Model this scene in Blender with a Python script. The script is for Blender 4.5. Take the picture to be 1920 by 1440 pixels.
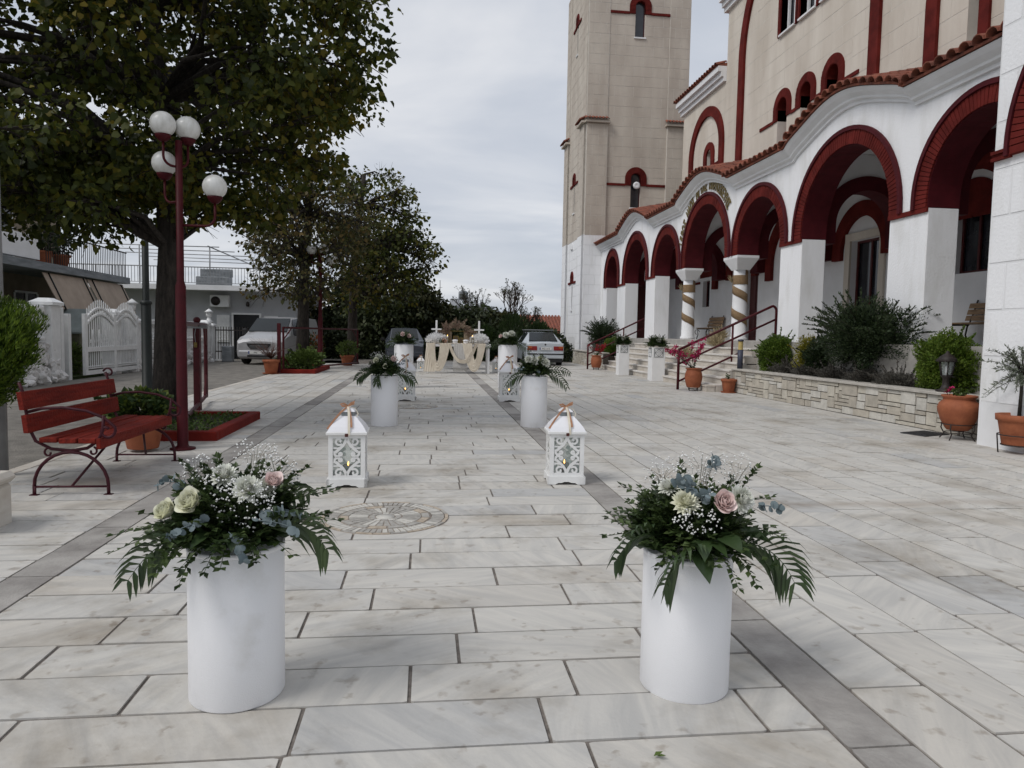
import bpy, bmesh, math, random
import numpy as np
from math import sin, cos, pi, radians, sqrt, atan2, hypot
from mathutils import Vector, Matrix
from mathutils import noise as mnoise

for o in list(bpy.data.objects): bpy.data.objects.remove(o)
scene = bpy.context.scene
COL = scene.collection

# ---------------------------------------------------------------- camera
cam = bpy.data.cameras.new('camera'); cam_o = bpy.data.objects.new('camera', cam); COL.objects.link(cam_o)
cam.sensor_width = 36.0; cam.lens = 1341.58 / 1920 * 36; cam.clip_start = 0.05; cam.clip_end = 6000
YAW, PIT, ROLL, CAMH = .119682, .0688165, .0179331, 1.3
def cam_rot():
    c, s = cos(YAW), sin(YAW)
    R0 = np.array([[c, -s, 0], [0, 0, -1], [s, c, 0]])
    cp, sp = cos(PIT), sin(PIT)
    Rp = np.array([[1, 0, 0], [0, cp, -sp], [0, sp, cp]])
    cr, sr = cos(ROLL), sin(ROLL)
    return np.array([[cr, -sr, 0], [sr, cr, 0], [0, 0, 1]]) @ Rp @ R0
RC = cam_rot()
mw = Matrix(((RC[0][0], -RC[1][0], -RC[2][0], 0), (RC[0][1], -RC[1][1], -RC[2][1], 0), (RC[0][2], -RC[1][2], -RC[2][2], CAMH), (0, 0, 0, 1)))
cam_o.matrix_world = mw
scene.camera = cam_o

# ---------------------------------------------------------------- sky, sun, exposure
SUN_AZ, SUN_EL = radians(-118), radians(48)      # azimuth from +Y towards +X
world = bpy.data.worlds.new('World'); scene.world = world; world.use_nodes = True
wn = world.node_tree; wn.nodes.clear()
def W(t, **k):
    n = wn.nodes.new(t)
    for a, b in k.items(): setattr(n, a, b)
    return n
wo = W('ShaderNodeOutputWorld'); bg = W('ShaderNodeBackground'); bg.inputs[1].default_value = 0.1
sky = W('ShaderNodeTexSky', sky_type='NISHITA', sun_disc=False, sun_elevation=SUN_EL, sun_rotation=SUN_AZ)
sky.air_density = 1.0; sky.dust_density = 2.0
tc = W('ShaderNodeTexCoord'); sep = W('ShaderNodeSeparateXYZ'); wn.links.new(tc.outputs['Generated'], sep.inputs[0])
def wm(op, a, b=None):
    n = W('ShaderNodeMath', operation=op)
    for i, v in enumerate((a, b)):
        if v is None: continue
        if isinstance(v, (int, float)): n.inputs[i].default_value = v
        else: wn.links.new(v, n.inputs[i])
    return n.outputs[0]
zz = wm('ADD', wm('MAXIMUM', sep.outputs[2], 0.0), 0.16)
comb = W('ShaderNodeCombineXYZ')
wn.links.new(wm('DIVIDE', sep.outputs[0], zz), comb.inputs[0]); wn.links.new(wm('DIVIDE', sep.outputs[1], zz), comb.inputs[1])
n1 = W('ShaderNodeTexNoise'); n1.inputs['Scale'].default_value = 1.15; n1.inputs['Detail'].default_value = 9; n1.inputs['Roughness'].default_value = .5; n1.inputs['Distortion'].default_value = .5
mp = W('ShaderNodeMapping'); mp.inputs['Scale'].default_value = (0.8, 1.05, 1); mp.inputs['Location'].default_value = (3.1, 1.7, 0)
wn.links.new(comb.outputs[0], mp.inputs[0]); wn.links.new(mp.outputs[0], n1.inputs['Vector'])
ramp = W('ShaderNodeValToRGB'); cr = ramp.color_ramp
cr.elements[0].position = .33; cr.elements[0].color = (3.9, 4.25, 4.85, 1)
cr.elements[1].position = .66; cr.elements[1].color = (6.1, 6.2, 6.45, 1)
e = cr.elements.new(.5); e.color = (4.8, 5.05, 5.55, 1)
wn.links.new(n1.outputs[0], ramp.inputs[0])
mix = W('ShaderNodeMixRGB'); mix.inputs[0].default_value = .9
wn.links.new(sky.outputs[0], mix.inputs[1]); wn.links.new(ramp.outputs[0], mix.inputs[2])
wn.links.new(mix.outputs[0], bg.inputs[0]); wn.links.new(bg.outputs[0], wo.inputs[0])

sun = bpy.data.lights.new('sun', 'SUN'); sun.energy = 1.25; sun.angle = radians(20); sun.color = (1, .97, .93)
sun_o = bpy.data.objects.new('sun', sun); COL.objects.link(sun_o)
sd = Vector((sin(SUN_AZ) * cos(SUN_EL), cos(SUN_AZ) * cos(SUN_EL), sin(SUN_EL)))
sun_o.rotation_euler = sd.to_track_quat('Z', 'Y').to_euler()
scene.view_settings.view_transform = 'Standard'; scene.view_settings.look = 'None'
scene.view_settings.gamma = 1.0; scene.view_settings.exposure = 0.36
try: scene.view_settings.use_curve_mapping = False
except Exception: pass
scene.render.engine = 'CYCLES'

# ---------------------------------------------------------------- materials
def pm(name, col, rough=.7, var=.12, ns=6.0, bump=0.0, bs=60.0, metal=0.0, col2=None, island=0.0, spec=.4, trans=0.0, emit=None, detail=4, ramp_pos=(.35, .68), stretch=None, alpha=1.0, coat=0.0, sss=0):
    m = bpy.data.materials.new(name); m.use_nodes = True; t = m.node_tree; b = t.nodes['Principled BSDF']
    N = t.nodes.new; L = t.links.new
    geo = N('ShaderNodeNewGeometry')
    c2 = col2 if col2 else tuple(min(1, x * (1 - 2 * var)) for x in col)
    nz = N('ShaderNodeTexNoise'); nz.inputs['Scale'].default_value = ns; nz.inputs['Detail'].default_value = detail; nz.inputs['Roughness'].default_value = .6
    vec = geo.outputs['Position']
    if stretch:
        mpn = N('ShaderNodeMapping'); mpn.inputs['Scale'].default_value = stretch; L(vec, mpn.inputs[0]); vec = mpn.outputs[0]
    L(vec, nz.inputs['Vector'])
    rp = N('ShaderNodeValToRGB'); rp.color_ramp.elements[0].position, rp.color_ramp.elements[1].position = ramp_pos
    rp.color_ramp.elements[0].color = (*c2, 1); rp.color_ramp.elements[1].color = (*col, 1)
    out = nz.outputs[0]
    if island > 0:
        mx = N('ShaderNodeMath'); mx.operation = 'MULTIPLY_ADD'
        sb = N('ShaderNodeMath'); sb.operation = 'SUBTRACT'; L(geo.outputs['Random Per Island'], sb.inputs[0]); sb.inputs[1].default_value = .5
        L(sb.outputs[0], mx.inputs[0]); mx.inputs[1].default_value = island; L(out, mx.inputs[2]); out = mx.outputs[0]
    L(out, rp.inputs[0]); L(rp.outputs[0], b.inputs['Base Color'])
    b.inputs['Roughness'].default_value = rough; b.inputs['Metallic'].default_value = metal
    b.inputs['Specular IOR Level'].default_value = spec
    if coat: b.inputs['Coat Weight'].default_value = coat; b.inputs['Coat Roughness'].default_value = .05
    if trans: b.inputs['Transmission Weight'].default_value = trans
    if alpha < 1: b.inputs['Alpha'].default_value = alpha
    if emit: b.inputs['Emission Color'].default_value = (*emit[0], 1); b.inputs['Emission Strength'].default_value = emit[1]
    if bump:
        n2 = N('ShaderNodeTexNoise'); n2.inputs['Scale'].default_value = bs; n2.inputs['Detail'].default_value = 5; L(geo.outputs['Position'], n2.inputs['Vector'])
        bp = N('ShaderNodeBump'); bp.inputs['Strength'].default_value = bump; bp.inputs['Distance'].default_value = .02
        L(n2.outputs[0], bp.inputs['Height']); L(bp.outputs[0], b.inputs['Normal'])
    return m
def leaf_mat(name, cols, rough=.55, translucent=.18, spec=.3, ns=.7):
    """foliage: colour picked per leaf from a list, and drifting slowly through the crown"""
    m = bpy.data.materials.new(name); m.use_nodes = True; t = m.node_tree; b = t.nodes['Principled BSDF']; N = t.nodes.new; L = t.links.new
    geo = N('ShaderNodeNewGeometry'); nz = N('ShaderNodeTexNoise'); nz.inputs['Scale'].default_value = ns; nz.inputs['Detail'].default_value = 2
    L(geo.outputs['Position'], nz.inputs['Vector'])
    ma = N('ShaderNodeMath'); ma.operation = 'MULTIPLY_ADD'; L(nz.outputs[0], ma.inputs[0]); ma.inputs[1].default_value = 1.1
    sb = N('ShaderNodeMath'); sb.operation = 'MULTIPLY_ADD'; L(geo.outputs['Random Per Island'], sb.inputs[0]); sb.inputs[1].default_value = .9; sb.inputs[2].default_value = -.5
    L(sb.outputs[0], ma.inputs[2])
    rp = N('ShaderNodeValToRGB'); el = rp.color_ramp.elements
    k = len(cols)
    el[0].position = 0; el[0].color = (*cols[0], 1); el[1].position = 1; el[1].color = (*cols[-1], 1)
    for i in range(1, k - 1):
        x = el.new(i / (k - 1)); x.color = (*cols[i], 1)
    L(ma.outputs[0], rp.inputs[0]); L(rp.outputs[0], b.inputs['Base Color'])
    b.inputs['Roughness'].default_value = rough; b.inputs['Specular IOR Level'].default_value = spec
    if translucent:
        tr = N('ShaderNodeBsdfTranslucent'); L(rp.outputs[0], tr.inputs[0])
        ms = N('ShaderNodeMixShader'); ms.inputs[0].default_value = translucent
        L(b.outputs[0], ms.inputs[1]); L(tr.outputs[0], ms.inputs[2]); L(ms.outputs[0], t.nodes['Material Output'].inputs[0])
    return m
def glass_mat(name, col, alpha=.35, rough=.06):
    m = bpy.data.materials.new(name); m.use_nodes = True; b = m.node_tree.nodes['Principled BSDF']
    b.inputs['Base Color'].default_value = (*col, 1); b.inputs['Roughness'].default_value = rough; b.inputs['Alpha'].default_value = alpha
    b.inputs['Specular IOR Level'].default_value = .6
    return m

# ---------------------------------------------------------------- mesh helpers
class MB:
    def __init__(s): s.v = []; s.f = []; s.m = []; s.sm = []; s.M = None
    def add(s, vs, fs, mat=0, smooth=False):
        o = len(s.v)
        if s.M is not None: vs = [tuple(s.M @ Vector(p)) for p in vs]
        s.v.extend([tuple(p) for p in vs]); s.f.extend([tuple(i + o for i in f) for f in fs])
        s.m.extend([mat] * len(fs)); s.sm.extend([smooth] * len(fs))
    def box(s, x0, y0, z0, x1, y1, z1, b=0.0, mat=0):
        if x0 > x1: x0, x1 = x1, x0
        if y0 > y1: y0, y1 = y1, y0
        if z0 > z1: z0, z1 = z1, z0
        if b <= 0:
            s.add([(x0,y0,z0),(x1,y0,z0),(x1,y1,z0),(x0,y1,z0),(x0,y0,z1),(x1,y0,z1),(x1,y1,z1),(x0,y1,z1)],
                  [(0,3,2,1),(4,5,6,7),(0,1,5,4),(1,2,6,5),(2,3,7,6),(3,0,4,7)], mat); return
        b = min(b, (x1-x0)*.45, (y1-y0)*.45, (z1-z0)*.45)
        vs = []; idx = {}
        for i, x in enumerate((x0, x1)):
            for j, y in enumerate((y0, y1)):
                for k, z in enumerate((z0, z1)):
                    sx, sy, sz = (1, -1)[i], (1, -1)[j], (1, -1)[k]
                    idx[i,j,k] = len(vs)
                    vs += [(x, y+sy*b, z+sz*b), (x+sx*b, y, z+sz*b), (x+sx*b, y+sy*b, z)]
        q = lambda i,j,k,a: idx[i,j,k] + a
        fs = [(q(0,0,0,0),q(0,0,1,0),q(0,1,1,0),q(0,1,0,0)), (q(1,0,0,0),q(1,1,0,0),q(1,1,1,0),q(1,0,1,0)),
              (q(0,0,0,1),q(1,0,0,1),q(1,0,1,1),q(0,0,1,1)), (q(0,1,0,1),q(0,1,1,1),q(1,1,1,1),q(1,1,0,1)),
              (q(0,0,0,2),q(0,1,0,2),q(1,1,0,2),q(1,0,0,2)), (q(0,0,1,2),q(1,0,1,2),q(1,1,1,2),q(0,1,1,2))]
        for a in (0, 1):
            for c in (0, 1):
                fs.append((q(a,c,0,0),q(a,c,0,1),q(a,c,1,1),q(a,c,1,0)))       # vertical edges
                fs.append((q(a,0,c,0),q(a,0,c,2),q(a,1,c,2),q(a,1,c,0)))       # along y
                fs.append((q(0,a,c,1),q(0,a,c,2),q(1,a,c,2),q(1,a,c,1)))       # along x
        for key, i0 in idx.items(): fs.append((i0, i0+1, i0+2))
        s.add(vs, fs, mat)
    def hexa(s, p, mat=0):      # 8 points: bottom 4, top 4
        s.add(p, [(0,3,2,1),(4,5,6,7),(0,1,5,4),(1,2,6,5),(2,3,7,6),(3,0,4,7)], mat)
    def tube(s, pts, r, n=8, mat=0, caps=True, closed=False, smooth=True):
        pts = [Vector(p) for p in pts]; k = len(pts)
        rs = list(r) if hasattr(r, '__len__') else [r] * k
        T = []
        for i in range(k):
            a = pts[(i-1) % k] if (closed or i > 0) else pts[i]
            c = pts[(i+1) % k] if (closed or i < k-1) else pts[i]
            d = c - a; T.append(d.normalized() if d.length > 1e-9 else Vector((0,0,1)))
        up = Vector((0,0,1)) if abs(T[0].z) < .9 else Vector((1,0,0))
        nrm = T[0].cross(up).normalized(); vs = []
        for i in range(k):
            nrm = (nrm - T[i] * nrm.dot(T[i]))
            nrm = nrm.normalized() if nrm.length > 1e-6 else T[i].orthogonal().normalized()
            bi = T[i].cross(nrm)
            for j in range(n):
                a = 2*pi*j/n; vs.append(pts[i] + (nrm*cos(a) + bi*sin(a)) * rs[i])
        fs = []
        for i in range(k if closed else k-1):
            i2 = (i+1) % k
            for j in range(n): fs.append((i*n+j, i*n+(j+1) % n, i2*n+(j+1) % n, i2*n+j))
        if caps and not closed: fs.append(tuple(range(n-1, -1, -1))); fs.append(tuple((k-1)*n + j for j in range(n)))
        s.add(vs, fs, mat, smooth)
    def lathe(s, prof, n=20, c=(0,0,0), mat=0, smooth=True, a0=0, cap=True):
        vs = []; fs = []; k = len(prof)
        for r, z in prof:
            for j in range(n):
                a = a0 + 2*pi*j/n; vs.append((c[0] + r*cos(a), c[1] + r*sin(a), c[2] + z))
        for i in range(k-1):
            for j in range(n): fs.append((i*n+j, i*n+(j+1) % n, (i+1)*n+(j+1) % n, (i+1)*n+j))
        if cap:
            if prof[0][0] > 1e-5: fs.append(tuple(range(n-1, -1, -1)))
            if prof[-1][0] > 1e-5: fs.append(tuple((k-1)*n+j for j in range(n)))
        s.add(vs, fs, mat, smooth)
    def prism(s, poly, d0, d1, mapf, mat=0):      # polygon (a,b) extruded between depths
        k = len(poly); vs = [mapf(a, b, d0) for a, b in poly] + [mapf(a, b, d1) for a, b in poly]
        fs = [tuple(range(k-1, -1, -1)), tuple(range(k, 2*k))] + [(i, (i+1) % k, k+(i+1) % k, k+i) for i in range(k)]
        s.add(vs, fs, mat)
    def strip(s, pts, w, d0, d1, mapf, mat=0):    # flat band following 2-D points, with thickness
        k = len(pts); L = []; R = []
        ws = list(w) if hasattr(w, '__len__') else [w]*k
        for i in range(k):
            a = pts[max(0, i-1)]; c = pts[min(k-1, i+1)]; dx, dy = c[0]-a[0], c[1]-a[1]; l = hypot(dx, dy) or 1
            nx, ny = -dy/l*ws[i]/2, dx/l*ws[i]/2
            L.append((pts[i][0]+nx, pts[i][1]+ny)); R.append((pts[i][0]-nx, pts[i][1]-ny))
        vs = []
        for i in range(k): vs += [mapf(*L[i], d0), mapf(*R[i], d0), mapf(*R[i], d1), mapf(*L[i], d1)]
        fs = []
        for i in range(k-1):
            for j in range(4): fs.append((i*4+j, i*4+(j+1) % 4, i*4+4+(j+1) % 4, i*4+4+j))
        fs += [(3,2,1,0), tuple((k-1)*4+j for j in range(4))]
        s.add(vs, fs, mat)
    def sphere(s, c, r, n=12, m=8, mat=0, sc=(1,1,1)):
        prof = [(max(1e-6, r*sin(pi*i/m)), -r*cos(pi*i/m)) for i in range(m+1)]
        vs = []; fs = []
        for q, z in prof:
            for j in range(n):
                a = 2*pi*j/n; vs.append((c[0]+q*cos(a)*sc[0], c[1]+q*sin(a)*sc[1], c[2]+z*sc[2]))
        for i in range(m):
            for j in range(n): fs.append((i*n+j, i*n+(j+1) % n, (i+1)*n+(j+1) % n, (i+1)*n+j))
        s.add(vs, fs, mat, True)
    def octa(s, c, r, mat=0):
        x, y, z = c
        s.add([(x+r,y,z),(x-r,y,z),(x,y+r,z),(x,y-r,z),(x,y,z+r),(x,y,z-r)],
              [(0,2,4),(2,1,4),(1,3,4),(3,0,4),(2,0,5),(1,2,5),(3,1,5),(0,3,5)], mat, True)
    def leaf(s, base, d, up, l, w, mat=0, fold=.15, droop=0.0):
        d = Vector(d).normalized(); sd_ = d.cross(Vector(up))
        if sd_.length < 1e-4: sd_ = d.orthogonal()
        sd_.normalize(); u = sd_.cross(d); b = Vector(base)
        p1 = b + d*l*.45 - u*droop*l*.2; tip = b + d*l - u*droop*l*.7
        s.add([b, p1 + sd_*w*.5 + u*fold*w, p1, p1 - sd_*w*.5 + u*fold*w, tip], [(0,2,1),(0,3,2),(1,2,4),(2,3,4)], mat)
    def mesh(s, name, mats):
        me = bpy.data.meshes.new(name); me.from_pydata(s.v, [], s.f)
        for m in (mats if isinstance(mats, (list, tuple)) else [mats]): me.materials.append(m)
        me.polygons.foreach_set('material_index', s.m); me.polygons.foreach_set('use_smooth', s.sm); me.update()
        return me
    def build(s, name, mats, parent=None, loc=None, rz=0.0):
        o = bpy.data.objects.new(name, s.mesh(name, mats)); COL.objects.link(o)
        if parent is not None: o.parent = parent
        if loc is not None: o.location = loc
        if rz: o.rotation_euler = (0, 0, rz)
        return o
def obj(name, me, parent=None, loc=None, rot=None, sc=None):
    o = bpy.data.objects.new(name, me); COL.objects.link(o)
    if parent is not None: o.parent = parent
    if loc is not None: o.location = loc
    if rot is not None: o.rotation_euler = rot
    if sc is not None: o.scale = sc
    return o
def tag(o, label=None, cat=None, group=None, kind=None):
    if label: o['label'] = label
    if cat: o['category'] = cat
    if group: o['group'] = group
    if kind: o['kind'] = kind
    return o
def empty(name, loc=(0,0,0), rz=0.0, sc=1.0):
    o = bpy.data.objects.new(name, None); COL.objects.link(o); o.location = loc; o.rotation_euler = (0,0,rz); o.scale = (sc,)*3
    o.empty_display_size = .1
    return o
def copy_tree(o, parent=None):
    c = o.copy(); COL.objects.link(c); c.parent = parent
    for ch in list(o.children): copy_tree(ch, c)
    return c
def mX(X): return lambda a, b, d: (X - d, a, b)        # wall facing -X: a along Y, b up, d outwards
def mY(Y): return lambda a, b, d: (a, Y - d, b)        # wall facing -Y: a along X
def minus(rects, hole):
    out = []; hx0, hy0, hx1, hy1 = hole
    for (x0, y0, x1, y1) in rects:
        ax0, ay0, ax1, ay1 = max(x0, hx0), max(y0, hy0), min(x1, hx1), min(y1, hy1)
        if ax0 >= ax1 or ay0 >= ay1: out.append((x0, y0, x1, y1)); continue
        if y0 < ay0: out.append((x0, y0, x1, ay0))
        if ay1 < y1: out.append((x0, ay1, x1, y1))
        if x0 < ax0: out.append((x0, ay0, ax0, ay1))
        if ax1 < x1: out.append((ax1, ay0, x1, ay1))
    return out
def project(x, y, z):
    c = RC @ np.array([x, y, z - CAMH])
    if c[2] < .05: return None
    return (960 + 1341.58*c[0]/c[2], 720 + 1341.58*c[1]/c[2], c[2])
def inframe(x, y, z, m=60):
    p = project(x, y, z)
    return p is not None and -m < p[0] < 1920+m and -m < p[1] < 1440+m
RND = random.Random(7)
# unit block (1x1x1, slightly chamfered by its own material bump) shared by stones and slabs
def unit_mesh(name, mat, b=.02):
    mb = MB(); mb.box(-.5,-.5,-.5,.5,.5,.5, b); return mb.mesh(name, mat)
# ================================================================ shared materials
def slab_material():
    m = bpy.data.materials.new('marble_paving'); m.use_nodes = True; t = m.node_tree; b = t.nodes['Principled BSDF']; N = t.nodes.new; L = t.links.new
    geo = N('ShaderNodeNewGeometry'); oi = N('ShaderNodeObjectInfo')
    def M(op, a, c=None, d=None):
        n = N('ShaderNodeMath'); n.operation = op
        for i, v in enumerate((a, c, d)):
            if v is None: continue
            if isinstance(v, (int, float)): n.inputs[i].default_value = v
            else: L(v, n.inputs[i])
        return n.outputs[0]
    rnd = M('FRACT', M('ADD', M('MULTIPLY', geo.outputs['Random Per Island'], 3.7), M('MULTIPLY', oi.outputs['Random'], 7.31)))
    rot = N('ShaderNodeVectorRotate'); rot.rotation_type = 'Z_AXIS'; L(geo.outputs['Position'], rot.inputs['Vector']); L(M('MULTIPLY', rnd, 19.0), rot.inputs['Angle'])
    off = N('ShaderNodeVectorMath'); off.operation = 'ADD'; cx = N('ShaderNodeCombineXYZ'); L(M('MULTIPLY', rnd, 53.0), cx.inputs[0]); L(M('MULTIPLY', rnd, 91.0), cx.inputs[1])
    L(rot.outputs[0], off.inputs[0]); L(cx.outputs[0], off.inputs[1])
    mp_ = N('ShaderNodeMapping'); mp_.inputs['Scale'].default_value = (1.0, 6.0, 1.0); L(off.outputs[0], mp_.inputs[0])
    vein = N('ShaderNodeTexNoise'); vein.inputs['Scale'].default_value = 2.0; vein.inputs['Detail'].default_value = 7; vein.inputs['Roughness'].default_value = .62; vein.inputs['Distortion'].default_value = .6
    L(mp_.outputs[0], vein.inputs['Vector'])
    base = N('ShaderNodeValToRGB'); el = base.color_ramp.elements
    el[0].position = 0; el[0].color = (.44,.44,.435,1); el[1].position = 1; el[1].color = (.525,.497,.452,1)
    x = el.new(.06); x.color = (.49,.48,.46,1); x = el.new(.12); x.color = (.535,.518,.485,1); x = el.new(.55); x.color = (.555,.538,.503,1); x = el.new(.8); x.color = (.52,.50,.465,1)
    L(rnd, base.inputs[0])
    vr = N('ShaderNodeValToRGB'); vr.color_ramp.elements[0].position = .36; vr.color_ramp.elements[0].color = (.80,.81,.825,1); vr.color_ramp.elements[1].position = .62; vr.color_ramp.elements[1].color = (1.05,1.045,1.03,1)
    L(vein.outputs[0], vr.inputs[0])
    mul = N('ShaderNodeMixRGB'); mul.blend_type = 'MULTIPLY'; mul.inputs[0].default_value = .75; L(base.outputs[0], mul.inputs[1]); L(vr.outputs[0], mul.inputs[2])
    # stains: broad brownish soiling and small dark drips, in world space so that they run over the joints
    s1 = N('ShaderNodeTexNoise'); s1.inputs['Scale'].default_value = 1.15; s1.inputs['Detail'].default_value = 6; s1.inputs['Roughness'].default_value = .65; L(geo.outputs['Position'], s1.inputs['Vector'])
    r1 = N('ShaderNodeValToRGB'); r1.color_ramp.elements[0].position = .50; r1.color_ramp.elements[0].color = (0,0,0,1); r1.color_ramp.elements[1].position = .74; r1.color_ramp.elements[1].color = (1,1,1,1); L(s1.outputs[0], r1.inputs[0])
    st = N('ShaderNodeMixRGB'); st.blend_type = 'MULTIPLY'; st.inputs[2].default_value = (.56,.515,.455,1); L(r1.outputs[0], st.inputs[0]); L(mul.outputs[0], st.inputs[1])
    s2 = N('ShaderNodeTexNoise'); s2.inputs['Scale'].default_value = 13.0; s2.inputs['Detail'].default_value = 5; L(geo.outputs['Position'], s2.inputs['Vector'])
    s4 = N('ShaderNodeTexNoise'); s4.inputs['Scale'].default_value = 1.9; s4.inputs['Detail'].default_value = 5; mp4 = N('ShaderNodeMapping'); mp4.inputs['Location'].default_value = (7.3,2.1,0); L(geo.outputs['Position'], mp4.inputs[0]); L(mp4.outputs[0], s4.inputs['Vector'])
    r2 = N('ShaderNodeValToRGB'); r2.color_ramp.elements[0].position = .58; r2.color_ramp.elements[0].color = (0,0,0,1); r2.color_ramp.elements[1].position = .68; r2.color_ramp.elements[1].color = (.75,.75,.75,1); L(s2.outputs[0], r2.inputs[0])
    st2 = N('ShaderNodeMixRGB'); st2.blend_type = 'MULTIPLY'; st2.inputs[2].default_value = (.6,.55,.5,1); L(M('MULTIPLY', r2.outputs[0], M('MULTIPLY', M('GREATER_THAN', s4.outputs[0], .5), M('MULTIPLY', s4.outputs[0], 1.6))), st2.inputs[0]); L(st.outputs[0], st2.inputs[1])
    # run-off stain that crosses the slabs to the right of the aisle
    sp = N('ShaderNodeSeparateXYZ'); L(geo.outputs['Position'], sp.inputs[0])
    s3 = N('ShaderNodeTexNoise'); s3.inputs['Scale'].default_value = 1.6; s3.inputs['Detail'].default_value = 4; L(geo.outputs['Position'], s3.inputs['Vector'])
    dy = M('ABSOLUTE', M('SUBTRACT', M('ADD', sp.outputs[1], M('MULTIPLY', M('SUBTRACT', s3.outputs[0], .5), .35)), 5.27))
    band = M('MULTIPLY', M('MULTIPLY', M('SMOOTH_MAX', M('SUBTRACT', 1.0, M('MULTIPLY', dy, 6.5)), 0.0, .1), M('GREATER_THAN', sp.outputs[0], 1.6)), M('MULTIPLY', s3.outputs[0], 1.1))
    st3 = N('ShaderNodeMixRGB'); st3.blend_type = 'MULTIPLY'; st3.inputs[2].default_value = (.66,.58,.51,1); L(band, st3.inputs[0]); L(st2.outputs[0], st3.inputs[1])
    L(st3.outputs[0], b.inputs['Base Color'])
    rr = N('ShaderNodeMapRange'); rr.inputs['To Min'].default_value = .5; rr.inputs['To Max'].default_value = .8; L(s1.outputs[0], rr.inputs['Value']); L(rr.outputs[0], b.inputs['Roughness'])
    b.inputs['Specular IOR Level'].default_value = .35
    fb = N('ShaderNodeTexNoise'); fb.inputs['Scale'].default_value = 55; fb.inputs['Detail'].default_value = 6; L(geo.outputs['Position'], fb.inputs['Vector'])
    bp = N('ShaderNodeBump'); bp.inputs['Strength'].default_value = .22; bp.inputs['Distance'].default_value = .006; L(fb.outputs[0], bp.inputs['Height']); L(bp.outputs[0], b.inputs['Normal'])
    return m
M_SLAB = slab_material()
M_BAND = pm('grey_band_stone', (.37,.352,.328), .7, ns=3.5, col2=(.205,.19,.178), bump=.3, bs=50, detail=8, island=.5)
M_MORTAR = pm('mortar', (.225,.198,.175), .95, .25, 20, bump=.4, bs=90)
M_ASPH = pm('worn_asphalt', (.25,.232,.205), .95, ns=3.5, col2=(.14,.13,.115), bump=.7, bs=45, detail=8)
M_GROUND = pm('soil_ground', (.13,.12,.09), .95, ns=.5, col2=(.07,.075,.05), bump=.5, bs=8)
M_WHITE = pm('white_stucco', (.84,.845,.86), .85, ns=1.5, col2=(.70,.70,.69), bump=.32, bs=26, detail=9, stretch=(1.3,1.3,.35), ramp_pos=(.28,.5))
M_WHITES = pm('white_smooth_plaster', (.79,.795,.81), .8, ns=1.6, col2=(.71,.715,.72), bump=.1, bs=50, detail=7)
M_BEIGE = pm('beige_render', (.57,.515,.445), .9, ns=1.1, col2=(.43,.375,.32), bump=.35, bs=35, detail=9, stretch=(1,1,.3))
M_BEIGE2 = pm('pale_beige_render', (.68,.625,.55), .9, ns=1.0, col2=(.53,.47,.40), bump=.3, bs=35, detail=9, stretch=(1,1,.25))
M_JOINT = pm('pale_joint', (.66,.62,.56), .9, .06, 3)
M_RED = pm('oxide_red_paint', (.145,.018,.014), .85, ns=2.5, col2=(.08,.009,.007), bump=.25, bs=60, spec=.15)
M_MAROON = pm('maroon_edge_paint_and_soffit_shade', (.075,.006,.010), .7, .15, 5, spec=.2)  # real paint on arch edges; on arch undersides, shade put into the colour
M_TILE = pm('terracotta_roof_tile', (.27,.085,.05), .85, ns=5, col2=(.10,.04,.03), bump=.4, bs=40, island=.6)
M_GLASSD = pm('dark_window_glass', (.03,.032,.04), .12, .2, 2, spec=.6)
M_DOOR = pm('dark_red_door_wood', (.10,.014,.014), .5, .25, 8, stretch=(6,6,.6))
M_GREYFLOOR = pm('grey_marble_floor', (.42,.40,.37), .55, .12, 4)
M_STEP = pm('white_marble_step', (.70,.68,.65), .6, ns=3, col2=(.55,.51,.46), bump=.12, bs=50, detail=8, stretch=(1.5,.7,3))
M_STEPR = pm('aged_riser_marble', (.60,.57,.52), .7, ns=4, col2=(.46,.41,.35), bump=.15, bs=50, detail=8, stretch=(1.5,.6,2))

# ================================================================ ground sheets
gm = MB(); gm.add([(-900,-300,-.14),(900,-300,-.14),(900,2500,-.14),(-900,2500,-.14)], [(0,1,2,3)])
tag(gm.build('ground', M_GROUND), kind='structure')
st = MB(); st.box(-8.8,-25,-.3,-3.55,46,-.028); st.box(-3.55,33.75,-.3,14,46,-.028); st.box(-4.5,30.25,-.3,-3.551,33.74,-.028)
tag(st.build('street', M_ASPH), kind='structure')

# ---- paved square: mortar bed + slabs
pav = empty('pavement', (0,0,0)); tag(pav, kind='structure')
bed = MB(); bed.box(-3.62,-6,-.3,7.4,11.2,-.007); bed.box(-4.5,11.2,-.3,7.4,30.2,-.007); bed.box(-3.5,30.2,-.3,7.4,33.72,-.007); bed.box(7.4,-6,-.3,9.2,8.3,-.007)
bed.build('mortar_bed', M_MORTAR, pav)
PITCH = .2895; J = .015
slabs = []        # x0,x1,y0,y1,material
rows = [2.173 + PITCH*k for k in range(-28, 109)]
XB = (-2.14, -1.91, 1.35, 1.58)
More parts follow.
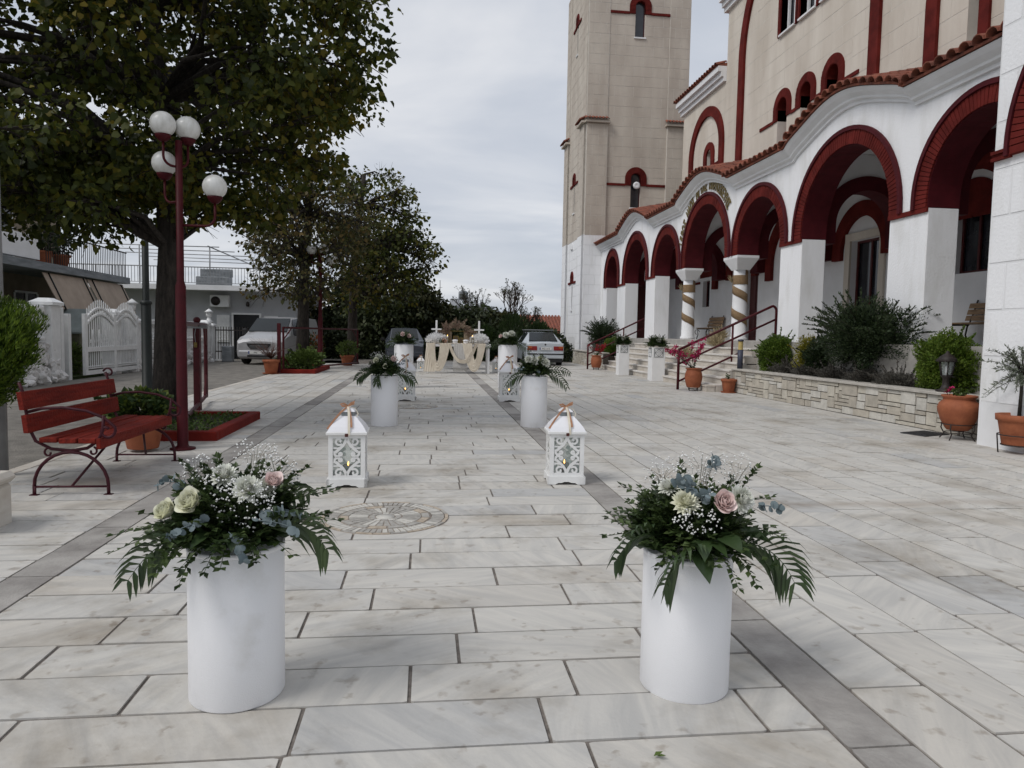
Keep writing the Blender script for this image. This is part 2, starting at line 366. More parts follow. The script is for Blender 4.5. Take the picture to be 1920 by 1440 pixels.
# joint positions measured for the nearest rows of the aisle
near = {2.173: (-.41, .41), 2.4625: (-.05, .56), 2.752: (.14,), 3.0415: (-.53, .23), 3.331: (-.25, .71), 3.62: (-.42, .38), 3.91: (-.08, .89)}
rr_ = random.Random(3)
for y in rows:
    if y > 33.4: continue
    j = next((v for k, v in near.items() if abs(k-y) < .02), None)
    if j:
        cuts = sorted(j); 
        while cuts[0] > XB[1] + .5: cuts.insert(0, cuts[0] - rr_.uniform(.72, .98))
        while cuts[-1] < XB[2] - .4: cuts.append(cuts[-1] + rr_.uniform(.72, .98))
    else:
        cuts = [XB[1] + rr_.uniform(.3, 1.0)]
        while cuts[-1] < XB[2] - .45: cuts.append(cuts[-1] + rr_.choice((.8, .88, .95, 1.0, .7)))
    cuts = [c for c in cuts if XB[1] + .2 < c < XB[2] - .2]
    xs = [XB[1]] + cuts + [XB[2]]
    for a, b_ in zip(xs, xs[1:]): slabs.append((a, b_, y, y+PITCH, 0))
    # left of the left band: border strip and a staggered joint
    left = -3.6
    if y > 10.95: continue
    c = XB[0] - .30 - .12*(int(round((y-2.173)/PITCH)) % 4) - rr_.uniform(.25,.45)
    xs = [left]
    if c > left + .3:
        if c - left > 1.2: xs.append(c - .85)
        xs.append(c)
    xs.append(XB[0])
    for a, b_ in zip(xs, xs[1:]): slabs.append((a, b_, y, y+PITCH, 0))
y_l = next(v for v in rows if v > 10.95)       # farther left the slabs run lengthwise
xl = -4.48
while xl < XB[0] - .05:
    x1 = min(xl+.334, XB[0]); y = y_l; first = rr_.uniform(.2,.9)
    while y < 30:
        l = first if y == y_l else rr_.choice((.85,.95,1.05)); slabs.append((xl, x1, y, min(y+l, 30.1), 0)); y += l
    xl = x1
for k in (0, 2):
    y = -6 + .3*k
    while y < 33.6:
        l = rr_.uniform(.75, 1.1); slabs.append((XB[k], XB[k+1], y, min(y+l, 33.7), 1)); y += l
xc = XB[3]; ci = 0
while xc < 7.3:
    w = .312; x1 = min(xc+w, 7.4)
    y = -6 + rr_.uniform(0, .8)
    slabs.append((xc, x1, -6, y, 0))
    while y < 33.6:
        l = rr_.choice((.72, .8, .85, .9, .78)); slabs.append((xc, x1, y, min(y+l, 33.7), 0)); y += l
    xc = x1; ci += 1
def slab_px(s_):
    cx_, cy_ = (s_[0]+s_[1])/2, (s_[2]+s_[3])/2
    p = project(cx_, cy_, 0)
    if p is None or not inframe(cx_, cy_, 0, 250): return 0
    return (s_[1]-s_[0])*(s_[3]-s_[2]) / p[2]**3
order = sorted(range(len(slabs)), key=lambda i: -slab_px(slabs[i]))
U_SLAB = unit_mesh('paving_slab', M_SLAB, .018); U_BAND = unit_mesh('band_slab', M_BAND, .018)
rest = MB(); restb = MB()
for n_, i in enumerate(order):
    x0, x1, y0, y1, mt = slabs[i]
    jj = J * rr_.uniform(.75, 1.15); dz = rr_.uniform(-.0025, .002)
    x0 += jj/2; x1 -= jj/2; y0 += jj*.42; y1 -= jj*.42
    if n_ < 300:
        o = obj('paving_slab' if mt == 0 else 'band_slab', U_SLAB if mt == 0 else U_BAND, pav, ((x0+x1)/2, (y0+y1)/2, -.012+dz), (rr_.uniform(-.002,.002),rr_.uniform(-.002,.002),rr_.uniform(-.004,.004)), (x1-x0, y1-y0, .024))
    else:
        (rest if mt == 0 else restb).box(x0, y0, -.024, x1, y1, dz)
tag(rest.build('far_paving', M_SLAB, pav), kind='stuff'); tag(restb.build('far_band_paving', M_BAND, pav), kind='stuff')
kb = MB()
for y0, y1, x in ((-6, 11.2, -3.62), (11.2, 30.2, -4.5)):
    y = y0
    while y < y1 - .05:
        l = min(1.0, y1-y); kb.box(x-.14, y+.006, -.3, x+.004, y+l-.006, -.004, .008); y += l
kb.build('kerb', M_STEPR, pav)

# ---- round stone mosaics let into the paving
M_MOS_G = pm('mosaic_grey', (.43,.41,.375), .6, .15, 30); M_MOS_W = pm('mosaic_white', (.60,.58,.53), .55, .08, 30)
M_MOS_T = pm('mosaic_tan', (.50,.42,.33), .6, .15, 30); M_MOS_B = pm('mosaic_brown_joint', (.34,.295,.25), .9, .15, 30)
def wedge(mb, r0, r1, a0, a1, z0, z1):
    p = [(r*cos(a), r*sin(a), z) for z in (z0, z1) for r, a in ((r0,a0),(r1,a0),(r1,a1),(r0,a1))]; mb.hexa(p)
def mosaic(x, y, R, label, detail=True):
    root = empty('floor_mosaic', (x, y, .002)); tag(root, label, 'mosaic', 'round mosaics in the paving')
    b0 = MB(); b0.lathe([(R, -.03), (R, .001), (0, .001)], 64, cap=False); b0.build('mosaic_bed', M_MOS_B, root)
    def ring(r0, r1, n, mats, gap=.2, shapes=None, ph=0.0):
        mes = []
        for mt in mats:
            w = MB(); a = 2*pi/n; wedge(w, r0*R, r1*R, -a/2*(1-gap), a/2*(1-gap), -.004, .005); mes.append(w.mesh('mosaic_tile', mt))
        for k in range(n): obj('mosaic_tile', mes[(k*7 + k//3) % len(mes)], root, (0,0,RND.uniform(-.0006,.0006)), (0,0,2*pi*k/n+ph))
    c0 = MB(); c0.lathe([(.145*R,-.004),(.145*R,.005),(0,.005)], 24, cap=False); c0.build('mosaic_tile', M_MOS_W, root)
    ring(.17, .25, 12, (M_MOS_G, M_MOS_W, M_MOS_G), .16)
    ring(.275, .56, 30, (M_MOS_G, M_MOS_G, M_MOS_W, M_MOS_G), .22)
    ring(.585, .70, 14, (M_MOS_G, M_MOS_T), .12, ph=.1)
    ring(.735, .925, 62, (M_MOS_G, M_MOS_W, M_MOS_G, M_MOS_W, M_MOS_W), .22)
    ring(.945, .995, 24, (M_MOS_T, M_MOS_G), .06)
mosaic(-.277, 5.035, .446, 'nearer round mosaic of grey and white stone in the paving')
mosaic(-.21, 12.75, .42, 'farther round mosaic partly hidden behind left white pedestal')
M_IRON = pm('dark_cast_iron', (.05,.05,.055), .6, .3, 30, bump=.4, bs=120)
mt = MB(); mt.box(-.27,-.19,.001,.27,.19,.014,.004)
for k in range(9): mt.box(-.25,-.17+.04*k,.0145,.25,-.15+.04*k,.019)
tag(mt.build('doormat', M_IRON, None, (7.02, 9.3, .001), .35), 'flat dark mat lying beside the big round terracotta pot', 'mat')
mh = MB(); mh.box(-.28,-.55,.001,.28,.55,.008)
tag(mh.build('drain_cover', M_BAND, None, (3.5,21.9,.002)), 'grey rectangular drain cover in the paving beyond right lanterns', 'drain cover')
# fallen leaf by the lower edge
lf = MB(); lf.leaf((0,0,.004),(1,.3,.25),(0,0,1),.035,.02); lf.leaf((.01,0,.004),(.8,-.5,.3),(0,0,1),.03,.016)
M_LEAFY = leaf_mat('fresh_leaf', ((.06,.10,.02),(.12,.17,.04)))
tag(lf.build('fallen_leaf', M_LEAFY, None, (.71,2.06,.003)), 'small green leaf fallen on the slab in front', 'leaf')
# ================================================================ church
XF, XB_, FLOOR, IMP = 8.3, 8.87, 1.25, 3.55
ARC = [(31.85,3.94,1.29),(28.2,3.72,1.77),(24.5,3.71,1.49),(20.98,3.75,1.87),(17.43,3.68,1.50),(13.76,3.65,1.86),(10.08,3.70,1.48)]
TH = .33; Y0, Y1 = 8.42, 34.0
BUMPS = (28.0, 20.95, 13.7); BW = 2.02
def bump(y): return sum(.57*(.25*(1+cos(pi*(y-c)/BW)) + .5*sqrt(max(0, 1-((y-c)/BW)**2))) for c in BUMPS if abs(y-c) < BW)
def eave(y): return 5.66 + bump(y)
church = empty('church', (XF, 21, 0)); tag(church, 'beige and white church with red brick arches and tiled porch roof', 'church')
INV = Matrix.Translation((-XF,-21,0))
def CH(mb, name, mats, parent=None):
    mb2 = mb; o = mb2.build(name, mats, parent if parent is not None else church)
    if parent is None: o.matrix_parent_inverse = INV
    return o
def outer_h(y):          # height of the outer arch line over y, or impost level
    h = IMP
    for c, zc, R in ARC:
        if abs(y-c) < R: h = max(h, zc + sqrt(max(0, R*R-(y-c)**2)))
    return h
ys = set()
y = Y0
while y < Y1: ys.add(round(y,4)); y += .11
ys.add(Y1)
for c, zc, R in ARC:
    for k in range(33):
        v = c - R*cos(pi*k/32)
        if Y0 < v < Y1: ys.add(round(v,4))
    for e_ in (-1e-3, 1e-3):
        for s_ in (-1, 1):
            v = c + s_*(R+e_)
            if Y0 < v < Y1: ys.add(round(v,4))
ys = sorted(ys)
fw = MB()
vs = []; fs = []
for i, y in enumerate(ys):
    lo = outer_h(y); hi = eave(y) - .05
    vs += [(XF, y, lo), (XF, y, hi), (XB_, y, hi), (XB_, y, lo)]
for i in range(len(ys)-1):
    a, b_ = i*4, i*4+4
    fs += [(a, a+1, b_+1, b_), (a+1, a+2, b_+2, b_+1), (a+2, a+3, b_+3, b_+2), (a+3, a, b_, b_+3)]
fw.add(vs, fs)
CH(fw, 'porch_wall', M_WHITE)
# faint wall joints are left to the plaster; cornice swept along the wavy eave
cn = MB(); prof = [(0,-.33),(.05,-.325),(.055,-.27),(.12,-.24),(.13,-.20),(.22,-.13),(.27,-.07),(.28,-.045),(0,-.045)]
yy = [Y0 + (Y1-.02-Y0)*k/230 for k in range(231)]
vs = []; fs = []; k_ = len(prof)
for y in yy:
    for d, z in prof: vs.append((XF-.002-d, y, eave(y)+z))
for i in range(230):
    for j in range(k_): fs.append((i*k_+j, i*k_+(j+1) % k_, (i+1)*k_+(j+1) % k_, (i+1)*k_+j))
fs += [tuple(range(k_)), tuple(230*k_+j for j in range(k_))]
cn.add(vs, fs); CH(cn, 'cornice', M_WHITES)
# arches
def arch_bricks(mb, mapf, c, zc, Ri, Ro, zbot, d0, d1, pitch=.075, gap=.012, jit=.004):
    n = max(9, int(pi*(Ri+Ro)/2/pitch)); g = gap/((Ri+Ro)/2)
    for k in range(n):
        a0, a1 = pi*k/n+g/2, pi*(k+1)/n-g/2; dd = d1 + RND.uniform(-jit, jit)
        q = [(c+r*cos(a), zc+r*sin(a)) for r, a in ((Ri,a0),(Ro,a0),(Ro,a1),(Ri,a1))]
        mb.hexa([mapf(u, v, d0) for u, v in q] + [mapf(u, v, dd) for u, v in q])
    m = int(round((zc-zbot)/pitch)) if zc-zbot > pitch*.6 else 0
    for s_ in (-1, 1):
        for k in range(m):
            z0, z1 = zbot+(zc-zbot)*k/m+gap/2, zbot+(zc-zbot)*(k+1)/m-gap/2; dd = d1 + RND.uniform(-jit, jit)
            q = [(c+s_*Ri,z0),(c+s_*Ro,z0),(c+s_*Ro,z1),(c+s_*Ri,z1)]
            mb.hexa([mapf(u, v, d0) for u, v in q] + [mapf(u, v, dd) for u, v in q])
def arch_band(mb, mapf, c, zc, Ri, Ro, zbot, d0, d1, n=32):
    pi_ = [(c-Ri, zbot)] + [(c-Ri*cos(pi*k/n), zc+Ri*sin(pi*k/n)) for k in range(n+1)] + [(c+Ri, zbot)]
    po_ = [(c-Ro, zbot)] + [(c-Ro*cos(pi*k/n), zc+Ro*sin(pi*k/n)) for k in range(n+1)] + [(c+Ro, zbot)]
    vs = []; fs = []
    for a, b_ in zip(pi_, po_): vs += [mapf(*a,d0), mapf(*b_,d0), mapf(*b_,d1), mapf(*a,d1)]
    for i in range(len(pi_)-1):
        for j in range(4): fs.append((i*4+j, i*4+(j+1)%4, i*4+4+(j+1)%4, i*4+4+j))
    fs += [(0,1,2,3), tuple((len(pi_)-1)*4+j for j in range(4))]
    mb.add(vs, fs)
MF = mX(XF)
for c, zc, R in ARC:
    a = MB(); arch_band(a, MF, c, zc, R-TH, R-.001, IMP, -(XB_-XF)-.002, .012)      # backing, and intrados with its shade put into the maroon colour
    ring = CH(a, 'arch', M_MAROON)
    bk = MB(); arch_bricks(bk, MF, c, zc, R-TH+.012, R-.055, IMP, .013, .04); o = CH(bk, 'brick_ring', M_RED); tag(o, kind='stuff')
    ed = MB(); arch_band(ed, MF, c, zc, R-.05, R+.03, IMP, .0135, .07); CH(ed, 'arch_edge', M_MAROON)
# piers (square) and two round columns
def pier_gap(i): return (ARC[i+1][0]+ARC[i+1][2]-TH, ARC[i][0]-ARC[i][2]+TH)
piers = []
for i in range(6):
    a, b_ = pier_gap(i)
    if i in (2, 3): continue
    p = MB(); p.box(XF+.004, a, .4, XB_, b_, IMP-.004, .012); CH(p, 'pier', M_WHITE)
    s_ = MB(); s_.box(XF-.035, a-.005, IMP-.075, XF+.003, b_+.005, IMP+.006); CH(s_, 'impost_band', M_RED)
p = MB(); p.box(XF+.004, 32.8, .4, XB_, 34, IMP-.004, .01); CH(p, 'pier', M_WHITE)
p = MB(); p.box(XF+.004, 8.42, .4, XB_, 8.93, IMP-.004, .01); CH(p, 'pier', M_WHITE)
M_BURLAP = pm('burlap_wrap', (.30,.205,.115), .95, ns=60, col2=(.20,.13,.07), bump=.6, bs=200)
M_STRAW = pm('dried_grass', (.42,.34,.20), .9, .2, 40, island=.5)
for i in (2, 3):
    a, b_ = pier_gap(i); cy = (a+b_)/2; cx = (XF+XB_)/2; hw = (b_-a)/2
    col = MB(); col.lathe([(.24,FLOOR),(.24,FLOOR+.08),(.205,FLOOR+.1),(.195,FLOOR+1.1),(.185,IMP-.36)], 24, (cx,cy,0)); oc = CH(col, 'column', M_WHITES)
    cp = MB(); t_ = IMP-.002; z1 = IMP-.30
    cp.hexa([(cx-.185,cy-.185,z1-.07),(cx+.185,cy-.185,z1-.07),(cx+.185,cy+.185,z1-.07),(cx-.185,cy+.185,z1-.07),(XF-.03,a-.03,t_-.07),(XB_+.02,a-.03,t_-.07),(XB_+.02,b_+.03,t_-.07),(XF-.03,b_+.03,t_-.07)])
    cp.box(XF-.03,a-.03,t_-.069,XB_+.02,b_+.03,t_); CH(cp, 'capital', M_WHITES)
    wr = MB(); n = 76; vs = []; fs = []
    for k in range(n+1):          # spiral band, upper turn doubled like a collar
        f = k/n; th = -2.2 + f*2*pi*2.55; zc_ = FLOOR+.24 + f*1.6; hb = .115
        r = .217 - .014*f
        for dz in (-hb, hb): vs.append((cx+r*cos(-th), cy+r*sin(-th), zc_+dz))
        for dz in (hb, -hb): vs.append((cx+(r-.012)*cos(-th), cy+(r-.012)*sin(-th), zc_+dz))
    for k in range(n):
        for j in range(4): fs.append((k*4+j, k*4+(j+1)%4, k*4+4+(j+1)%4, k*4+4+j))
    wr.add(vs, fs, 0, True)
    wr.lathe([(.202,IMP-.66-.1),(.206,IMP-.66-.09),(.204,IMP-.52),(.2,IMP-.51)], 24, (cx,cy,0), cap=False)
    ow = CH(wr, 'burlap_wrap', M_BURLAP); 
    tf = MB()
    for k in range(40):
        a_ = RND.uniform(0, 2*pi); l = RND.uniform(.1,.3)
        tf.leaf((cx-.21, cy+.06, IMP-.72), (-.35+RND.gauss(0,.25), RND.gauss(0,.25), 1), (1,0,0), l, .02)
    CH(tf, 'dried_grass_tuft', M_STRAW)
# gold lettering round the middle arch
M_GOLD = pm('brass_letters', (.24,.17,.045), .4, .25, 30, metal=.5)
TEXT = 'ΙΕΡΟΣ ΝΑΟΣ ΑΓΙΑΣ ΠΑΡΑΣΚΕΥΗΣ'
def text_mesh(name, body, size, extrude, mat, bold=0.0):
    cu = bpy.data.curves.new(name, 'FONT'); cu.body = body; cu.size = size; cu.extrude = extrude; cu.offset = bold; cu.align_x = 'CENTER'; cu.resolution_u = 2
    o = bpy.data.objects.new(name, cu); COL.objects.link(o); bpy.context.view_layer.update()
    me = bpy.data.meshes.new_from_object(o.evaluated_get(bpy.context.evaluated_depsgraph_get())); bpy.data.objects.remove(o); bpy.data.curves.remove(cu)
    me.name = name; me.materials.clear(); me.materials.append(mat); return me
c, zc, R = ARC[3]; cache = {}
for k, chx in enumerate(TEXT):
    if chx == ' ': continue
    # reads left to right in the picture: from the far side (large Y) to the near side
    al = radians(17 + 126*k/(len(TEXT)-1)); rr = R + .10
    if chx not in cache: cache[chx] = text_mesh('letter', chx, .38, .012, M_GOLD, .009)
    o = obj('letter', cache[chx], church); o.matrix_parent_inverse = INV
    B = Matrix(((0,0,-1,0),(-1,0,0,0),(0,1,0,0),(0,0,0,1)))
    o.matrix_basis = Matrix.Translation((XF-.028, c + rr*cos(al), zc + rr*sin(al))) @ B @ Matrix.Rotation(pi/2-al, 4, 'Z') @ Matrix.Diagonal((.66,1,1,1))

# ---- porch roof with tiles
SL = .20; XE = 7.95; XW = 11.15
def roofz(x, y): return eave(y) + SL*(x-XE)
rf = MB(); nx = 6; vs = []; fs = []
for y in yy:
    for k in range(nx): x = XE+.03+(XW-XE)*k/(nx-1); vs.append((x, y, roofz(x,y)+.0))
    for k in range(nx): x = XE+.03+(XW-XE)*k/(nx-1); vs.append((x, y, roofz(x,y)-.042))
m_ = 2*nx
for i in range(230):
    for k in range(nx-1):
        a = i*m_+k; fs.append((a, a+1, a+m_+1, a+m_)); a += nx; fs.append((a, a+m_, a+m_+1, a+1))
    fs.append((i*m_, i*m_+m_, i*m_+m_+nx, i*m_+nx))
rf.add(vs, fs); roof = CH(rf, 'porch_roof', M_TILE)
tl = MB()      # one cover tile: tapered half pipe pointing to -X
def half_pipe(mb, L, r0, r1, th=.016, n=6):
    vs = []; fs = []
    for x, r in ((0, r0), (L, r1)):
        for k in range(n+1):
            a = pi*k/n; vs.append((x, -r*cos(a), r*sin(a)*.9))
        for k in range(n+1):
            a = pi*k/n; vs.append((x, -(r-th)*cos(a), (r-th)*sin(a)*.9))
    m = 2*(n+1)
    for k in range(n):
        fs += [(k,k+1,m+k+1,m+k), (n+1+k,m+n+1+k,m+n+2+k,n+2+k), (k,n+1+k,n+2+k,k+1), (m+k,m+k+1,m+n+2+k,m+n+1+k)]
    mb.add(vs, fs, 0, False)
half_pipe(tl, .44, .122, .098); TILE = tl.mesh('roof_tile', M_TILE)
tiles = []
PT = .265; y = Y0 + .1
while y < Y1 - .08:
    for k in range(9): tiles.append((XE - .05 + .35*k, y))
    y += PT / sqrt(1 + ((eave(y+.01)-eave(y-.01))/.02)**2)
def tile_mat(x, y):
    sy = (eave(y+.01)-eave(y-.01))/.02
    ex = Vector((1,0,SL)).normalized(); ey = Vector((0,1,sy)); ey = (ey - ex*ey.dot(ex)).normalized(); ez = ex.cross(ey)
    M = Matrix((ex,ey,ez)).transposed().to_4x4(); M.translation = Vector((x, y, roofz(x,y)+.012)); return M
def tile_score(t):
    x, y = t; p = project(x, y, roofz(x,y)); sy = (eave(y+.01)-eave(y-.01))/.02
    if p is None or not (1080 < p[0] < 1900 and p[1] > -20): return 0
    vis = 1.0 if x < 8 else (.8 if sy > .12 else .05)
    return vis/p[2]**2
tiles.sort(key=lambda t: -tile_score(t)); rt = MB()
for n_, t_ in enumerate(tiles):
    M = tile_mat(*t_) @ Matrix.Rotation(RND.uniform(-.03,.03), 4, 'Z')
    if n_ < 300:
        o = obj('roof_tile', TILE, roof); o.matrix_parent_inverse = Matrix(); o.matrix_basis = M
    else:
        rt.M = M; half_pipe(rt, .44, .122, .098, n=4)
rt.M = None; tag(rt.build('far_roof_tiles', M_TILE, roof), kind='stuff')

# ---- porch interior: floor, back wall with openings, ceiling, cross arches
pf = MB(); pf.box(8.0, 8.42, -.1, XW, 34.0, FLOOR); CH(pf, 'porch_floor', M_GREYFLOOR)
holes = []   # y0,z0,y1,z1
def rect_wall(name, rects, X, th, mat, holes):
    for h in holes: rects = minus(rects, h)
    mb = MB()
    for a, z0, b_, z1 in rects: mb.box(X, a, z0, X+th, b_, z1)
    return CH(mb, name, mat)
PW = [(23.3,FLOOR,24.35,3.95), (27.5,2.55,28.2,3.6), (16.7,1.9,17.95,3.92), (13.2,2.75,14.2,4.0)]
rect_wall('porch_back_wall', [(8.42,FLOOR,34.0,6.75)], XW, .3, M_WHITES, PW)
for (a, z0, b_, z1) in PW:
    d = MB(); d.box(XW+.22, a-.05, z0, XW+.28, b_+.05, z1+.05)
    if z0 == FLOOR:
        o = CH(d, 'door', M_DOOR)
        pn = MB(); mid = (a+b_)/2
        for u0, u1 in ((a+.08, mid-.05), (mid+.05, b_-.08)):
            pn.box(XW+.195, u0, FLOOR+.15, XW+.217, u1, FLOOR+.9, .01); pn.box(XW+.195, u0, FLOOR+1.05, XW+.217, u1, z1-.15, .01)
        CH(pn, 'door_panel', M_DOOR)
    else:
        CH(d, 'porch_window', M_GLASSD)
        fr = MB(); mid = (a+b_)/2
        fr.box(XW+.16,mid-.03,z0,XW+.2,mid+.03,z1); fr.box(XW+.16,a,z0,XW+.2,a+.06,z1); fr.box(XW+.16,b_-.06,z0,XW+.2,b_,z1); fr.box(XW+.161,a,z1-.06,XW+.199,b_,z1); fr.box(XW+.161,a,z0,XW+.199,b_,z0+.06)
        CH(fr, 'window_frame', M_DOOR)
sf = MB()     # pale stone surround of the big porch window
a, z0, b_, z1 = PW[2]
sf.box(XW-.06,a-.22,FLOOR,XW-.003,a-.001,z1+.2); sf.box(XW-.06,b_+.001,FLOOR,XW-.003,b_+.22,z1+.2); sf.box(XW-.059,a,z1+.002,XW-.003,b_,z1+.199)
CH(sf, 'stone_surround', M_BEIGE2)
MBK = mX(XW)
for cy, rr, zz_ in ((27.85,.36,3.75),(13.7,.5,3.9)):      # red heads of the small porch windows
    q = MB(); arch_band(q, MBK, cy, zz_, .0+.02, rr+.28, zz_-.02, .001, .03); CH(q, 'window_arch', M_RED)
q = MB(); q.box(XW-.025, 25.0, 3.5, XW-.002, 27.2, 3.6); CH(q, 'string_course', M_RED)
for c, zc, R in ARC:                                      # wall arches on the back wall
    q = MB(); arch_band(q, MBK, c, zc-.05, R-.62, R-.24, IMP-.1 if R < 1.6 else IMP-.35, .002, .12); CH(q, 'wall_arch', M_RED)
q = MB(); q.box(XW-.025, 28.5, 3.5, XW-.002, 29.6, 3.6); CH(q, 'string_course', M_RED)
q = MB(); q.box(9.5, 33.9, FLOOR, 10.55, 33.99, 4.0, .01); CH(q, 'end_door', M_DOOR)
ce = MB(); ce.box(XB_+.001, 8.42, 5.55, XW-.001, 34.0, 5.62); CH(ce, 'porch_ceiling', M_WHITES)
for i in range(6):                                        # transverse arches between the bays
    a, b_ = pier_gap(i); cy = (a+b_)/2; xc_ = (XB_+XW)/2; rh = (XW-XB_)/2 - .02
    q = MB(); mp2 = lambda u, v, d, cy=cy: (u, cy-d, v)
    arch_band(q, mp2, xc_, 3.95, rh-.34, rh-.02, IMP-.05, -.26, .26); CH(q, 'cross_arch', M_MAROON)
    sp = MB(); n = 16; top = 5.54
    pts = [(xc_-(rh-.02)*cos(pi*k/n), 3.95+(rh-.02)*sin(pi*k/n)) for k in range(n+1)]
    vs = []; fs = []
    for u, v in pts:
        for d in (-.2, .2): vs += [(u, cy-d, v), (u, cy-d, top)]
    for k in range(n):
        for j in range(4): 
            jj = (0,1,3,2); fs.append((k*4+jj[j], k*4+jj[(j+1)%4], k*4+4+jj[(j+1)%4], k*4+4+jj[j]))
    sp.add(vs, fs); CH(sp, 'spandrel', M_WHITES)
# hanging lamps in the porch
for yv in (20.98, 13.2):
    q = MB(); q.tube([(9.9,yv,5.5),(9.9,yv,4.62)], .008, 6); q.lathe([(.02,4.62),(.07,4.58),(.09,4.48),(.06,4.38),(0,4.36)], 14, (9.9,yv,0)); CH(q, 'porch_lamp', M_IRON if yv > 15 else pm('blue_glass', (.03,.09,.28), .2, .1, 5))

# ---- upper body of the church
def blocks(parent, rects, mapf, matf, bw, bh, d0, d1, holes, z_ref=0, limit=300, name='stone_block', joint=.022, offset=0.0):
    """ashlar pieces over (a0,b0,a1,b1) areas; each its own object up to the limit, then one joined part"""
    cells = []
    for (a0, b0, a1, b1) in rects:
        r0 = int(math.floor((b0-z_ref)/bh))
        for r in range(r0, int(math.ceil((b1-z_ref)/bh))+1):
            zb, zt = max(b0, z_ref+r*bh), min(b1, z_ref+(r+1)*bh)
            if zt - zb < .06: continue
            sh = offset + (bw*.5 if r % 2 else 0); k0 = int(math.floor((a0-sh)/bw))
            for k in range(k0, int(math.ceil((a1-sh)/bw))+1):
                l, h = max(a0, sh+k*bw), min(a1, sh+(k+1)*bw)
                if h - l < .06: continue
                cs = [(l+joint/2, zb+joint/2, h-joint/2, zt-joint/2)]
                for ho in holes: cs = minus(cs, ho)
                cells += [c_ for c_ in cs if c_[2]-c_[0] > .03 and c_[3]-c_[1] > .03]
    def sc(c_):
        p = mapf((c_[0]+c_[2])/2, (c_[1]+c_[3])/2, 0); q = project(*p)
        if q is None or not inframe(*p, 40): return 0
        return (c_[2]-c_[0])*(c_[3]-c_[1])/q[2]**2
    cells.sort(key=lambda c_: -sc(c_)); mes = {}; far = {}
    for n_, c_ in enumerate(cells):
        mt = matf((c_[1]+c_[3])/2)
        p0, p1 = mapf(c_[0], c_[1], d0), mapf(c_[2], c_[3], d1 + RND.uniform(-.002,.002))
        lo = [min(a, b_) for a, b_ in zip(p0, p1)]; hi = [max(a, b_) for a, b_ in zip(p0, p1)]
        if n_ < limit and sc(c_) > 0:
            if mt.name not in mes: mes[mt.name] = unit_mesh(name, mt, .012)
            o = obj(name, mes[mt.name], parent, [(a+b_)/2 for a, b_ in zip(lo, hi)], None, [b_-a for a, b_ in zip(lo, hi)])
            o.matrix_parent_inverse = parent.matrix_world.inverted() if parent.type == 'EMPTY' and False else Matrix()
        else:
            far.setdefault(mt.name, (MB(), mt))[0].box(*lo, *hi)
    for mb, mt in far.values(): tag(mb.build('far_'+name+'s', mt, parent), kind='stuff')
WC = 21.0
TALL = (15.4, 26.6); SIDE = (10.9, 31.1); ZS = 11.55
uw_holes = []
for cy in (19.25, 20.68, 22.1): uw_holes.append((cy-.30, 6.9, cy+.30, 8.95))            # three arched windows
for k, cy in enumerate((19.55, 20.75, 21.95)): uw_holes.append((cy-.48, 10.98, cy+.48, 14.2))
uw_holes += [(27.75, 7.4, 28.25, 8.75), (13.7, 7.4, 14.2, 8.75)]
core = MB(); core.box(XW+.35, SIDE[0], 6, 20, SIDE[1], ZS); core.box(XW+.36, TALL[0], 6, 20.01, TALL[1], 17)
CH(core, 'nave_core', M_BEIGE2)
rects = [(SIDE[0],6.2,TALL[0],ZS),(TALL[0],6.2,TALL[1],17),(TALL[1],6.2,SIDE[1],ZS)]
upper = rect_wall('upper_wall', rects, XW, .349, M_JOINT, uw_holes); 
MU = mX(XW)
blocks(upper, rects, MU, lambda z: M_BEIGE2, 1.05, .52, 0, .004, uw_holes, 6.2, 300, joint=.02)
# glass and small red heads
for (a, z0, b_, z1) in uw_holes:
    cy = (a+b_)/2; g_ = MB(); g_.box(XW+.30, a-.02, z0, XW+.33, b_+.02, z1+.02); CH(g_, 'window_pane', M_GLASSD if z0 > 7.2 else M_RED)
for cy in (19.25, 20.68, 22.1):
    q = MB(); arch_band(q, MU, cy, 8.65, .30, .58, 8.30, -.3, .03); arch_bricks(q, MU, cy, 8.65, .32, .56, 8.30, .031, .045, .06); CH(q, 'window_arch', M_RED)
for a, b_ in ((18.0,18.69),(19.82,20.11),(21.25,21.53),(22.67,23.6)): q = MB(); q.box(XW-.04, a, 8.28, XW-.008, b_, 8.38); CH(q, 'string_course', M_RED)
for cy in (19.55, 20.75, 21.95):
    q = MB(); q.box(XW-.05, cy-.62, 10.95, XW+.29, cy-.48, 14.2); q.box(XW-.05, cy+.48, 10.95, XW+.29, cy+.62, 14.2); CH(q, 'window_jamb', M_RED)
    q = MB(); q.box(XW-.09, cy-.478, 10.93, XW+.28, cy+.478, 10.985); q.box(XW+.2, cy-.05, 10.99, XW+.27, cy+.05, 14.2); q.box(XW+.2,cy-.478,10.99,XW+.27,cy-.40,14.2); q.box(XW+.2,cy+.40,10.99,XW+.27,cy+.478,14.2); CH(q, 'window_frame', M_WHITES)
# great blind arch and the two side ones
q = MB(); arch_band(q, MU, 21.25, 11.2, 3.72, 4.12, 6.2, .008, .10, 48); CH(q, 'great_arch', M_RED)
for cy in (28.35, 13.65):
    q = MB(); arch_band(q, MU, cy, 8.75, 1.40, 1.78, 6.2, .008, .09, 32); CH(q, 'blind_arch', M_RED)
    q = MB(); arch_band(q, MU, cy-.35, 8.55, .25, .53, 7.2, .008, .07, 20); q.box(XW-.05, cy-1.4, 8.05, XW-.01, cy-.89, 8.15); CH(q, 'window_arch', M_RED)
